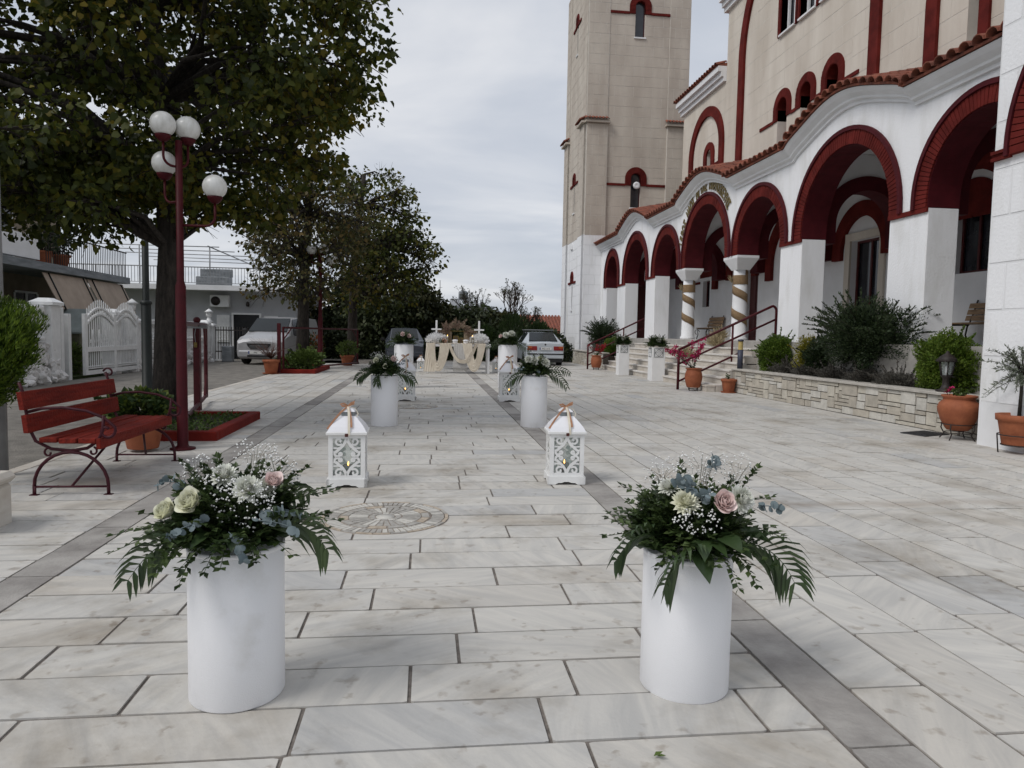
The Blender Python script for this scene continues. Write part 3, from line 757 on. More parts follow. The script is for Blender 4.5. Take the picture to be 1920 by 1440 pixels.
# cornices with a row of tiles along the side wings
for a, b_, z in ((TALL[1]+.01, SIDE[1]+.15, ZS), (SIDE[0], TALL[0]-.01, ZS), (TALL[0]-.2, TALL[1]+.2, 14.1)):
    q = MB(); q.box(XW-.12,a,z-.55,XW+.3,b_,z-.38); q.box(XW-.22,a,z-.379,XW+.3,b_,z-.2); q.box(XW-.34,a,z-.199,XW+.3,b_,z); CH(q, 'cornice', M_WHITES)
    if z < 14:
        yv = a+.1
        while yv < b_:
            o = obj('roof_tile', TILE, church, None); o.matrix_parent_inverse = INV; o.matrix_basis = Matrix.Translation((XW-.42, yv, z+.03)) @ Matrix.Rotation(-.3,4,'Y'); yv += PT
        q = MB(); q.hexa([(XW-.36,a,z),(XW+4,a,z),(XW+4,b_,z),(XW-.36,b_,z),(XW-.36,a,z+.03),(XW+4,a,z+1.3),(XW+4,b_,z+1.3),(XW-.36,b_,z+.03)]); CH(q, 'side_roof', M_TILE)

# ================================================================ bell towers
def tower(X0, Y0_, label, faces, size=4.95, top=19.0, pil=1.02, slits=True):
    root = empty('bell_tower', (X0+size/2, Y0_+size/2, 0)); tag(root, label, 'tower', 'twin bell towers of the church')
    inv = Matrix.Translation((-(X0+size/2), -(Y0_+size/2), 0))
    def T(mb, name, mats):
        o = mb.build(name, mats, root); o.matrix_parent_inverse = inv; return o
    X1, Y1_ = X0+size, Y0_+size
    b = MB(); b.box(X0+.14, Y0_+.14, -.1, X1-.14, Y1_-.14, top); T(b, 'core', M_GLASSD)
    ZW = 6.15
    matf = lambda z: M_WHITE if z < ZW else M_BEIGE
    for face in ('front', 'side', 'back', 'right'):
        a0, a1 = (X0, X1) if face in ('front','back') else (Y0_, Y1_)
        if face == 'front': mapf = mY(Y0_)
        elif face == 'side': mapf = mX(X0)
        elif face == 'back': mapf = lambda a, z, d: (a, Y1_+d, z)
        else: mapf = lambda a, z, d: (X1+d, a, z)
        mid = (a0+a1)/2; holes = []
        if face == 'front': holes = [(mid-.24,7.5,mid+.24,9.12),(mid-.24,15.45,mid+.24,17.1)]
        if face == 'side': holes = [(mid-.13,2.62,mid+.13,4.4),(mid-.13,7.55,mid+.13,9.35),(mid-.13,15.4,mid+.13,17.2)] if slits else []
        rects = [(a0,-.1,a1,top)] if face in ('front','side') else [(a0,-.1,a1,top)]
        if face in ('side','right'): rects = [(a0+.141,-.1,a1-.141,top)]
        for h in holes: rects = minus(rects, h)
        fm = MB()
        for r in rects:
            for lo_, hi_, mi in ((r[1], min(r[3], ZW), 0), (max(r[1], ZW), r[3], 1)):
                if hi_ - lo_ < .001: continue
                p0, p1 = mapf(r[0], lo_, -.14), mapf(r[2], hi_, 0); fm.box(*p0, *p1, mat=mi)
        fo = T(fm, face+'_facing', [M_WHITES, M_JOINT])
        if face in faces:
            e_ = 1e-3
            if not slits:
                blocks(fo, [(a0+.01, .55, a1-.01, top)], mapf, matf, .95, .58, 0, .006, [], -.03, 60, joint=.035); continue
            blocks(fo, [(a0+pil, 1.2, a1-pil, top)], mapf, matf, .92, .47, 0, .007, holes, 0.0, 170)
            # corner pilasters, stouter below the tile caps
            for u0, u1 in ((a0, a0+pil), (a1-pil, a1)):
                if face == 'front' and u0 == a0: pass
                pl = MB(); off = .0
                p0, p1 = mapf(u0+(.0 if face == 'front' else .101), -.05, .001), mapf(u1, ZW, .10); pl.box(*p0, *p1)
                pa = T(pl, 'pilaster', M_WHITES)
                pl = MB(); p0, p1 = mapf(u0+(.0 if face == 'front' else .101), ZW+.002, .001), mapf(u1, 11.35, .10); pl.box(*p0, *p1); T(pl, 'pilaster', M_JOINT)
                pl = MB(); p0, p1 = mapf(u0+(.0 if face == 'front' else .031), 11.36, .001), mapf(u1, top, .03); pl.box(*p0, *p1); T(pl, 'upper_pilaster', M_JOINT)
                blocks(fo, [(u0+.01, .6, u1-.01, 11.34)], mapf, matf, .56, .47, .1005, .107, [], 0.0, 55, offset=u0)
                blocks(fo, [(u0+.01, 11.62, u1-.01, top)], mapf, matf, .56, .47, .0305, .037, [], 0.0, 35, offset=u0)
                cp = MB(); p0, p1 = mapf(u0-.08, 11.37, .002), mapf(u1+.08, 11.46, .26); cp.box(*p0, *p1); T(cp, 'cap_moulding', M_BEIGE)
                k = u0 - .02
                while k < u1 + .06:
                    p = mapf(k, 11.5, .32); ang = 0 if face == 'side' else pi/2
                    o = obj('roof_tile', TILE, root); o.matrix_parent_inverse = inv
                    o.matrix_basis = Matrix.Translation(p) @ Matrix.Rotation(ang, 4, 'Z') @ Matrix.Rotation(-.5, 4, 'Y') @ Matrix.Diagonal((.75,.7,.7,1)); k += .165
        for (h0, z0, h1, z1) in holes:
            cy = (h0+h1)/2; r = (h1-h0)/2
            q = MB(); th = .29 if face == 'front' else .20
            if not slits and face == 'side': th = .36
            zs = z1 - r
            zb = zs - (.35 if face == 'front' else .3)
            if not slits and face == 'side': zb = 3.75; zs = z1 - r
            arch_band(q, mapf, cy, zs, r, r+th, zb, -.13, .05, 24); arch_bricks(q, mapf, cy, zs, r+.02, r+th-.03, zb, .051, .068, .06)
            T(q, 'window_arch', M_RED)
            q = MB(); ex = 1.0 if face == 'front' else .55
            for u0, u1 in ((h0-th-ex, h0-th), (h1+th, h1+th+ex)):
                u0, u1 = max(u0, a0+pil+.01 if slits else a0), min(u1, a1-pil-.01 if slits else a1)
                p0, p1 = mapf(u0, zb-.02, .002), mapf(u1, zb+.09, .06); q.box(*p0, *p1)
            T(q, 'string_course', M_RED)
            q = MB(); p0, p1 = mapf(h0-.05, z0-.07, -.1), mapf(h1+.05, z0-.002, .06); q.box(*p0, *p1); T(q, 'sill', M_WHITES)
            if face == 'front':
                q = MB(); p0, p1 = mapf(h0+.001, z0+.001, -.135), mapf(h0+.035, z1, -.1); q.box(*p0, *p1); p0, p1 = mapf(h1-.035, z0+.001, -.135), mapf(h1-.001, z1, -.1); q.box(*p0, *p1); T(q, 'window_frame', M_DOOR)
    return root, T
lt, LT = tower(7.42, 34.02, 'tall bell tower beyond the porch, beige above a white base', ('front','side'))
q = MB(); q.lathe([(.17,0),(.17,.05),(.12,.09),(.05,.06),(0,.06)], 16); 
o = q.build('loudspeaker', M_WHITES, lt); o.matrix_parent_inverse = Matrix.Translation((-(7.42+2.475), -(34.02+2.475), 0)); o.matrix_basis = Matrix.Translation((9.93,34.0,8.55)) @ Matrix.Rotation(pi/2,4,'X')
q = MB(); q.box(7.335, 36.5, 5.72, 7.42, 36.9, 5.98, .01); LT(q, 'meter_box', M_WHITES)
rt_, RT = tower(7.05, 3.35, 'white base of the near bell tower filling the right edge', ('side',), size=5.02, slits=False)
q = MB(); m_ = mX(7.05); arch_band(q, m_, 6.24, 3.68, 1.5, 1.84, 3.58, .0085, .05, 40); arch_bricks(q, m_, 6.24, 3.68, 1.52, 1.82, 3.58, .051, .075, .075); RT(q, 'arch', M_RED)
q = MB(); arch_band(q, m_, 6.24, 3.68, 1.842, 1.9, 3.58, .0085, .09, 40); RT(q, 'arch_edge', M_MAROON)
q = MB(); q.box(6.99, 8.08, 3.56, 7.04, 8.365, 3.60); q.box(6.985, 8.08, 3.64, 7.04, 8.366, 3.68); q.box(7.01, 8.08, 3.601, 7.04, 8.364, 3.639); RT(q, 'string_course', M_RED)
# ================================================================ stairs, planter walls, railings
stairs = empty('church_stairs', (7.3, 22, 0)); tag(stairs, 'white marble steps rising from the square to the porch', 'stairs')
SI = Matrix.Translation((-7.3,-22,0)); NR = 7; RZ = FLOOR/NR
def addto(root, inv, mb, name, mats):
    o = mb.build(name, mats, root); o.matrix_parent_inverse = inv; return o
for k in range(NR):
    x = 6.98 + .178*k; s_ = MB(); y0, y1 = 16.62, 27.9 - .28*k
    s_.box(x, y0, -.05 if k == 0 else RZ*k-.02, 8.6, y1, RZ*(k+1)-.045)
    o = addto(stairs, SI, s_, 'riser', M_STEPR)
    t_ = MB()
    yv = y0
    while yv < y1-.05:
        l = min(1.4, y1-yv); t_.box(x-.03, yv+.003, RZ*(k+1)-.0445, x+.24 if k < NR-1 else 8.62, yv+l-.003, RZ*(k+1)+(0 if k < NR-1 else .004), .006); yv += l
    addto(stairs, SI, t_, 'tread', M_STEP)
ss = MB(); ss.box(6.75,16.62,-.05,6.96,17.0,.12); ss.box(6.73,16.61,.1205,6.97,17.01,.16,.005)
tag(ss.build('low_step', [M_STEPR], None), 'low stone block at the end of the steps by small pot', 'stone block')
# ---- planter retaining walls of coursed pale stones
M_STONE = [pm('pale_wall_stone_%d' % i, c_, .9, .12, 6, bump=.5, bs=30) for i, c_ in enumerate(((.58,.54,.46),(.52,.475,.40),(.60,.575,.52),(.47,.43,.365)))]
M_STJ = pm('dark_wall_joint', (.11,.095,.08), .95, .2, 20)
M_COPE = pm('coping_stone', (.52,.49,.44), .8, .15, 5, bump=.2, bs=40)
M_SOIL = pm('planter_soil', (.055,.04,.028), 1.0, .3, 12, bump=.8, bs=30)
U_ST = [unit_mesh('wall_stone', m_, .03) for m_ in M_STONE]
def stone_wall(label, X, y0, y1, h, seed, limit):
    root = empty('planter_wall', (X, (y0+y1)/2, 0)); tag(root, label, 'wall', 'low stone planter walls'); inv = Matrix.Translation((-X, -(y0+y1)/2, 0))
    b = MB(); b.box(X+.02, y0, -.1, X+.25, y1, h); addto(root, inv, b, 'wall_core', M_STJ)
    r = random.Random(seed); top = h; occ = []
    # broken courses: tall stones spanning two thin ones
    u = h/8.0; grid_w = .115; ncol = int((y1-y0)/grid_w); used = [[False]*8 for _ in range(ncol)]
    n = 0
    for row in range(8):
        c_ = 0
        while c_ < ncol:
            if used[c_][row]: c_ += 1; continue
            hh = r.choice((1,1,2,2,3)); ww = r.choice((2,2,3,3,4)) if hh > 1 else r.choice((2,3,4,5))
            hh = min(hh, 8-row); w_ = 0
            while w_ < ww and c_+w_ < ncol and not used[c_+w_][row]: w_ += 1
            if any(used[q][row+t] for q in range(c_, c_+w_) for t in range(hh)): hh = 1
            for q in range(c_, c_+w_):
                for t in range(hh): used[q][row+t] = True
            a, b_ = y0+c_*grid_w+.007, y0+(c_+w_)*grid_w-.007; z0, z1 = row*u+.007, (row+hh)*u-.007; d = r.uniform(.025,.05)
            o = obj('wall_stone', r.choice(U_ST), root, (X+.03-d/2+.01, (a+b_)/2, (z0+z1)/2), None, (d+.02, b_-a, z1-z0)); o.matrix_parent_inverse = inv
            c_ += w_; n += 1
    cp = MB(); y = y0
    while y < y1-.05:
        l = min(.9, y1-y); cp.box(X-.05, y+.003, h+.002, X+.28, y+l-.003, h+.045, .006); y += l
    addto(root, inv, cp, 'coping', M_COPE)
    return root
stone_wall('long pale stone planter wall in front of the near shrubs', 7.40, 8.42, 16.6, .535, 4, 300)
stone_wall('far stone planter wall between steps and bell tower', 7.0, 28.0, 33.9, .60, 9, 300)
soil = MB(); soil.box(7.64,8.42,-.1,8.28,16.6,.46); tag(soil.build('planter_soil', M_SOIL), kind='structure')
soil = MB(); soil.box(7.24,28.0,-.1,8.28,33.9,.5); tag(soil.build('far_planter_soil', M_SOIL), kind='structure')
# low stone plinth seen under the porch behind the shrubs
# ---- maroon hand rails
M_RAIL = pm('maroon_enamel', (.07,.006,.010), .5, .15, 8, spec=.25)
def railing(label, y, x0, x1, zt0, zt1, ext):
    root = empty('stair_railing', (x0, y, 0)); tag(root, label, 'railing', 'maroon railings of the church steps'); inv = Matrix.Translation((-x0,-y,0))
    def pz(x, off): return off + (zt1-zt0)*(x-x0)/(x1-x0)
    q = MB(); xe = x1
    arc = [(xe - .12 + .12*sin(a), y, pz(xe-.12, zt0)+.01 - .12*(1-cos(a))+.02) for a in [pi/2*k/6 for k in range(1,7)]]
    q.tube([(x0,y,zt0), (xe-.12, y, pz(xe-.12, zt0)+.02)] + arc + [(xe,y,FLOOR-.3)], .032, 10); addto(root, inv, q, 'handrail', M_RAIL)
    q = MB(); q.tube([(x0,y,-.02),(x0,y,zt0+.02)], .034, 10); addto(root, inv, q, 'post', M_RAIL)
    xm = x0 + (x1-x0)*.55; q = MB(); q.tube([(xm,y,.3),(xm,y,pz(xm,zt0))], .028, 8); addto(root, inv, q, 'post', M_RAIL)
    for off in (-.36, -.80):
        q = MB(); q.tube([(x0,y,pz(x0,zt0+off)),(x1,y,pz(x1,zt0+off))], .026, 8); addto(root, inv, q, 'rail', M_RAIL)
railing('near maroon stair railing beside the planter wall', 17.35, 6.29, 8.82, 1.0, 2.17, 0)
railing('far maroon stair railing nearer the bell tower', 27.65, 6.31, 8.9, .95, 2.17, 0)

# ================================================================ pots, bollard, garden lamp
M_TERRA = pm('terracotta_pot', (.33,.105,.045), .75, ns=7, col2=(.24,.07,.03), bump=.2, bs=40)
M_STAND = pm('black_wire_stand', (.03,.022,.02), .6, .2, 10)
def wire_stand(root, r, h, n=4, scroll=False):
    q = MB()
    for z, rr in ((h, r), (h*.45, r*.8)): q.tube([(rr*cos(2*pi*k/20), rr*sin(2*pi*k/20), z) for k in range(20)], .007, 6, closed=True)
    for k in range(n):
        a = 2*pi*k/n + .5; c_, s_ = cos(a), sin(a)
        if scroll: pts = [(r*c_, r*s_, h), (r*1.05*c_, r*1.05*s_, h*.7), (r*.85*c_, r*.85*s_, h*.35), (r*1.02*c_, r*1.02*s_, h*.12), (r*1.12*c_, r*1.12*s_, 0)]
        else: pts = [(r*c_, r*s_, h), (r*.9*c_, r*.9*s_, 0)]
        q.tube(pts, .008, 6)
    q.build('stand', M_STAND, root)
def pot(loc, prof, label, zoff=0.0, group='terracotta pots', stand=None, saucer=None):
    root = empty('flower_pot', loc); tag(root, label, 'flower pot', group)
    p = MB(); p.lathe([(r, z+zoff) for r, z in prof], 32, cap=False); p.build('pot', M_TERRA, root)
    s_ = MB(); rt_ = max(r for r, z in prof[-3:]) - .03; s_.lathe([(0, prof[-1][1]+zoff), (rt_, prof[-1][1]+zoff+.004)], 20, cap=False); s_.build('soil', M_SOIL, root)
    if stand: wire_stand(root, *stand)
    if saucer:
        q = MB(); q.lathe([(saucer*.85,0),(saucer,.03),(saucer-.015,.03),(saucer*.8,.01),(0,.01)], 24, cap=False); q.build('saucer', M_TERRA, root)
    return root
BELLY = [(.0,0),(.13,0),(.155,.03),(.21,.13),(.245,.24),(.255,.30),(.235,.36),(.19,.40),(.185,.425),(.215,.45),(.215,.468),(.19,.47),(.175,.44),(.16,.42)]
pot((7.1, 8.78, 0), BELLY, 'round bellied terracotta pot on a scrolled stand by tower corner', .13, stand=(.20,.21,4,True))
JAR = [(.0,0),(.15,0),(.165,.02),(.2,.15),(.215,.26),(.2,.36),(.175,.42),(.17,.44),(.2,.46),(.2,.48),(.18,.482),(.16,.45),(.15,.4)]
pot((6.56, 17.0, 0), JAR, 'tall terracotta jar with pink bougainvillea beside the near railing', .08, stand=(.15,.1,4,False))
pot((6.55, 27.2, 0), JAR, 'terracotta jar with red flowers beside the far railing', .08, stand=(.15,.1,4,False))
PLAIN = [(.0,0),(.15,0),(.155,.01),(.20,.25),(.205,.26),(.225,.265),(.23,.33),(.21,.332),(.2,.29),(.19,.26)]
pot((7.22, 16.42, .0), [(r*.82, z*.95) for r, z in PLAIN], 'small plain terracotta pot at the corner of the steps', .02, saucer=.19)
pot((6.98, 7.66, 0), [(r*1.05, z*1.1) for r, z in PLAIN], 'terracotta pot holding the olive tree at the right edge', .1, stand=(.21,.22,3,False))
M_BOLL = pm('slate_blue_metal', (.05,.055,.085), .5, .1, 6); M_AMB = pm('amber_lens', (.55,.42,.16), .4, .1, 10)
bl = empty('bollard_light', (7.52,16.5,.58)); tag(bl, 'slim dark bollard light with amber lens on the planter wall', 'bollard light')
q = MB(); q.lathe([(.065,0),(.065,.45),(.055,.45),(.055,.66),(.07,.66),(.07,.7),(0,.71)], 18); q.build('post', M_BOLL, bl)
q = MB(); q.lathe([(.0565,.455),(.0565,.655)], 18, cap=False); q.build('lens', M_AMB, bl)
gl = empty('garden_lantern', (7.55,9.62,.58)); tag(gl, 'black garden lantern standing on the near planter wall', 'lantern')
q = MB(); q.lathe([(.13,0),(.13,.025),(.075,.04),(.05,.1),(.045,.19),(.07,.22),(.08,.24)], 8); q.lathe([(.14,.44),(.155,.45),(.09,.52),(.03,.56),(.012,.6),(0,.6)], 8)
for k in range(6): a = 2*pi*k/6; q.tube([(.075*cos(a),.075*sin(a),.24),(.11*cos(a),.11*sin(a),.445)], .008, 5)
q.build('frame', M_STAND, gl)
q = MB(); q.lathe([(.07,.245),(.102,.44)], 6, cap=False); q.build('glass', glass_mat('lantern_glass', (.6,.65,.65), .3), gl)
q = MB(); q.lathe([(.02,.245),(.02,.36),(.012,.38),(0,.38)], 10); q.build('bulb', M_WHITES, gl)

# ================================================================ shrubs
def rand_dir(r):
    z = r.uniform(-1,1); a = r.uniform(0,2*pi); s_ = sqrt(1-z*z); return Vector((s_*cos(a), s_*sin(a), z))
def leaf_cloud(pts, dirs, l, w, seed, jit=.35, fold=.2, updir=None, k=4):
    """many small pointed leaves, vectorised: one island each"""
    n = len(pts); rs = np.random.RandomState(seed); P = np.asarray(pts, float); D = np.asarray(dirs, float)
    D = D + rs.normal(0, jit, (n,3)); D /= np.linalg.norm(D, axis=1, keepdims=True) + 1e-9
    U = rs.normal(0, 1, (n,3)) + (np.array(updir) if updir is not None else 0)
    S = np.cross(D, U); S /= np.linalg.norm(S, axis=1, keepdims=True) + 1e-9; Uu = np.cross(S, D)
    L = (l*rs.uniform(.5,1.35,(n,1))); Wd = L/l*w*rs.uniform(.75,1.15,(n,1))
    if k == 6:      # rounded heart-like leaf with a pointed, drooping tip
        a, b_ = P + D*L*.22, P + D*L*.62
        return np.stack([P, a + S*Wd*.46 + Uu*fold*Wd, b_ + S*Wd*.40 + Uu*fold*Wd*.7, P + D*L - Uu*fold*Wd*.9, b_ - S*Wd*.40 + Uu*fold*Wd*.7, a - S*Wd*.46 + Uu*fold*Wd], 1).reshape(-1,3)
    mid = P + D*L*.5
    V = np.stack([P, mid + S*Wd*.5 + Uu*fold*Wd, P + D*L - Uu*fold*Wd*.6, mid - S*Wd*.5 + Uu*fold*Wd], 1).reshape(-1,3)
    return V
def quads_mesh(name, V, mats, k=4):
    n = len(V)//k; me = bpy.data.meshes.new(name); me.vertices.add(len(V)); me.vertices.foreach_set('co', V.astype(np.float32).ravel())
    me.loops.add(n*k); me.loops.foreach_set('vertex_index', np.arange(n*k, dtype=np.int32)); me.polygons.add(n)
    me.polygons.foreach_set('loop_start', np.arange(0, n*k, k, dtype=np.int32)); me.polygons.foreach_set('loop_total', np.full(n, k, dtype=np.int32))
    me.update(calc_edges=True); me.materials.append(mats); return me
def ellipsoid_pts(n, c, rad, seed, shell=.45, lump=.18, zmin=None):
    rs = np.random.RandomState(seed); d = rs.normal(0,1,(n,3)); d /= np.linalg.norm(d,axis=1,keepdims=True)
    lum = np.array([mnoise.noise(Vector(v)*2.3 + Vector((seed,seed*.7,0))) for v in d[:min(n,4000)]])
    lum = np.resize(lum, n) if n > 4000 else lum
    if n > 4000:
        rep = n//4000+1; d = np.concatenate([d[:4000]]*rep)[:n] + rs.normal(0,.02,(n,3)); d /= np.linalg.norm(d,axis=1,keepdims=True)
    rr = (1 - shell*rs.uniform(0,1,n)**1.6) * (1 + lump*lum*2)
    P = d*rr[:,None]*np.array(rad) + np.array(c)
    if zmin is not None: k = P[:,2] > zmin; P, d = P[k], d[k]
    return P, d
M_BOX = leaf_mat('boxwood_leaf', ((.035,.07,.008),(.06,.11,.012),(.10,.16,.02),(.15,.21,.03)))
M_DKSHRUB = leaf_mat('dark_shrub_leaf', ((.010,.020,.009),(.02,.035,.013),(.035,.055,.02),(.05,.075,.03)))
M_GOLDEN = leaf_mat('golden_shrub_leaf', ((.10,.10,.012),(.22,.20,.02),(.32,.29,.03)))
M_PURP = leaf_mat('bronze_shrub_leaf', ((.045,.04,.035),(.075,.07,.062),(.11,.105,.09),(.16,.15,.13)))
M_OLIVE = leaf_mat('olive_leaf', ((.10,.12,.085),(.17,.19,.14),(.25,.27,.22)))
M_BARK = pm('tree_bark', (.052,.043,.036), .95, .35, 9, bump=.9, bs=28, stretch=(3,3,.6))
M_TWIG = pm('twig_bark', (.07,.05,.04), .95, .2, 20)
def shrub(loc, rad, mat, label, n, l, w, seed, group=None, trunk=None, spikes=0, shell=.5, lump=.2, zmin=None):
    root = empty('shrub', loc); tag(root, label, 'shrub', group)
    P, D = ellipsoid_pts(n, (0,0,rad[2]), rad, seed, shell, lump, zmin)
    V = [leaf_cloud(P, D*.7+np.array((0,0,.35)), l, w, seed)]
    r = random.Random(seed)
    tw = MB()
    for k in range(spikes):           # arching shoots that break the outline
        d = rand_dir(r); d.z = abs(d.z)*.7 + .1; d.normalize(); b0 = Vector((d.x*rad[0]*.5, d.y*rad[1]*.5, rad[2]*(1+.4*d.z))); L_ = r.uniform(.2,.5)*max(rad)
        pts = [b0 + d*L_*t + Vector((0,0,-.25*L_*t*t + .1*t)) for t in [i/7 for i in range(8)]]
        pts = [p_ + Vector((d.x*rad[0]*.4, d.y*rad[1]*.4, d.z*rad[2]*.3)) for p_ in pts]
        tw.tube(pts, .003, 4, caps=False)
        pp = []; dd = []
        for i in range(40):
            t = i/39; j = min(6, int(t*7)); q_ = pts[j].lerp(pts[j+1], t*7-j); s_ = d.cross(Vector((0,0,1))) * (1 if i % 2 else -1)
            pp.append(q_); dd.append(s_*.8 + d*.6 + Vector((0,0,.3)))
        V.append(leaf_cloud(pp, dd, l*.95, w, seed+k, .25))
    obj('foliage', quads_mesh('foliage', np.concatenate(V), mat), root)
    for k in range(5):
        a = 2*pi*k/5; tw.tube([(0,0,-.05),(cos(a)*rad[0]*.25,sin(a)*rad[1]*.25,rad[2]*.6),(cos(a)*rad[0]*.6,sin(a)*rad[1]*.6,rad[2]*1.2)], [.02,.012,.004], 5)
    if trunk: tw.tube([(0,0,-.05),(0.01,0,rad[2]*.6)], trunk, 7)
    tw.build('stems', M_TWIG, root)
    return root
Gs = 'shrubs in the church planters'
shrub((7.92,15.45,.46), (.36,.62,.46), M_BOX, 'clipped green shrub beside the near railing', 19000, .045, .034, 11, Gs, shell=.45, lump=.16, spikes=16)
shrub((7.93,10.1,.42), (.36,.60,.50), M_BOX, 'round clipped green shrub behind the black garden lantern', 20000, .045, .034, 12, Gs, shell=.45, lump=.16, spikes=16)
shrub((8.02,12.3,.72), (.60,1.15,.62), M_DKSHRUB, 'large dark green spreading shrub before the middle piers', 30000, .065, .028, 13, Gs, trunk=.05, spikes=90, shell=.85, lump=.3)
shrub((7.95,14.15,.45), (.26,.30,.48), M_GOLDEN, 'yellow variegated shrub left of the dark spreading shrub', 5000, .05, .03, 14, Gs, shell=.8, spikes=4)
shrub((7.98,13.75,.5), (.3,.42,.42), M_DKSHRUB, 'small dark green shrub between yellow and large shrubs', 8000, .055, .028, 15, Gs, shell=.9, spikes=14)
for k, (yy_, lab) in enumerate(((14.85,'low bronze shrub beside the clipped green shrub'),(13.95,'low bronze shrub under the yellow shrub'),(13.0,'low bronze shrub under the left of the dark shrub'),(12.0,'low bronze shrub under the dark spreading shrub'),(11.1,'low bronze shrub next to the round clipped shrub'))):
    shrub((7.84,yy_,.44), (.26,.5,.17), M_PURP, lab, 9000, .042, .017, 20+k, Gs, shell=.95, spikes=22, lump=.3)
shrub((7.75,31.2,.5), (.55,1.15,.75), M_DKSHRUB, 'dark wispy shrub at the foot of the bell tower', 14000, .075, .03, 30, Gs, spikes=70, shell=.9, lump=.3)
shrub((7.65,28.75,.5), (.4,.75,.36), M_BOX, 'light green shrub behind the left white flower box', 7000, .06, .04, 31, Gs, shell=.6)
shrub((7.4,29.8,.5), (.35,.9,.22), M_PURP, 'low bronze shrub along the far planter wall', 6000, .06, .024, 32, Gs, shell=.95, spikes=14)
# ---- olive tree in its pot at the right edge
ol = empty('olive_tree', (6.98,7.66,.42)); tag(ol, 'small grey green olive tree in a pot at right edge', 'tree')
r = random.Random(5); tw = MB(); tw.tube([(0,0,0),(.015,.01,.3),(.0,.0,.62)], [.022,.018,.014], 8); VV = []
for k in range(36):
    a = r.uniform(0,2*pi); e_ = r.uniform(-.6,1.2); b0 = Vector((0,0,r.uniform(.45,.62))); d = Vector((cos(a)*cos(e_), sin(a)*cos(e_), sin(e_))); L_ = r.uniform(.25,.5)
    pts = [b0 + d*L_*t + Vector((0,0,.12*t-.2*t*t)) for t in (0,.35,.7,1)]; tw.tube(pts, [.006,.004,.003,.002], 4)
    pp = []; dd = []
    for i in range(48):
        t = r.uniform(.2,1)*2.99; j = int(t); q_ = pts[j].lerp(pts[j+1], t-j); pp.append(q_); dd.append(d*.6 + rand_dir(r)*.8)
    VV.append(leaf_cloud(pp, dd, .05, .013, 50+k, .2))
tw.build('trunk', M_BARK, ol); obj('crown', quads_mesh('crown', np.concatenate(VV), M_OLIVE), ol)
# ---- plants in the pots
M_BOUG = leaf_mat('magenta_bract', ((.30,.008,.055),(.42,.012,.09),(.50,.03,.14)), translucent=.25)
M_REDFL = leaf_mat('red_petal', ((.30,.01,.02),(.42,.015,.03)), translucent=.2)
M_GREEN = leaf_mat('pot_plant_leaf', ((.03,.06,.012),(.06,.10,.02),(.10,.15,.03)))
def flowering(name, loc, label, stems, fl_mat, fl_n, h, spread, seed, leaf_n=4, lean=(0,0)):
    root = empty(name, loc); tag(root, label, 'plant'); r = random.Random(seed); s_ = MB(); LV = []; FV = []
    for k in range(stems):
        a = r.uniform(0,2*pi); d = Vector((cos(a)*spread+lean[0], sin(a)*spread+lean[1], 1)).normalized(); L_ = h*r.uniform(.55,1.1)
        pts = [Vector((0,0,0)) + d*L_*t + Vector((cos(a),sin(a),-.6))*(.18*L_*t*t) for t in (0,.3,.6,.85,1)]
        s_.tube(pts, [.006,.005,.004,.003,.002], 4)
        pp = []; dd = []
        for i in range(leaf_n*4):
            t = r.uniform(.1,1)*3.99; j = int(t); pp.append(pts[j].lerp(pts[j+1], t-j)); dd.append(rand_dir(r))
        if pp: LV.append(leaf_cloud(pp, dd, .05, .028, seed+k))
        for c_ in range(fl_n):
            q_ = pts[r.choice((2,3,4,4))] + rand_dir(r)*.04; pp = [q_ + rand_dir(r)*.03 for _ in range(9)]; dd = [rand_dir(r) for _ in range(9)]
            FV.append(leaf_cloud(pp, dd, .05, .042, seed*3+k+c_))
    s_.build('stems', M_TWIG, root)
    if LV: obj('leaves', quads_mesh('leaves', np.concatenate(LV), M_GREEN), root)
    if FV: obj('blossoms', quads_mesh('blossoms', np.concatenate(FV), fl_mat), root)
flowering('bougainvillea', (6.56,17.0,.5), 'pink bougainvillea growing from the jar by near railing', 22, M_BOUG, 4, .8, .5, 61, 2, (-.35,.2))
flowering('red_flowers', (6.55,27.2,.5), 'red flowering plant in the jar by the far railing', 16, M_REDFL, 4, .6, .5, 62, 3)
flowering('geranium', (7.05,8.72,.56), 'small pink geranium in the round bellied pot', 9, M_BOUG, 0, .17, .6, 63, 4, (.1,-.2))
flowering('geranium_bloom', (7.0,8.86,.56), 'single magenta bloom at the rim of round bellied pot', 2, M_BOUG, 1, .16, .2, 64, 1)
flowering('seedling', (7.22,16.42,.32), 'thin seedling in the small pot at the steps', 4, M_BOUG, 0, .14, .3, 65, 3)
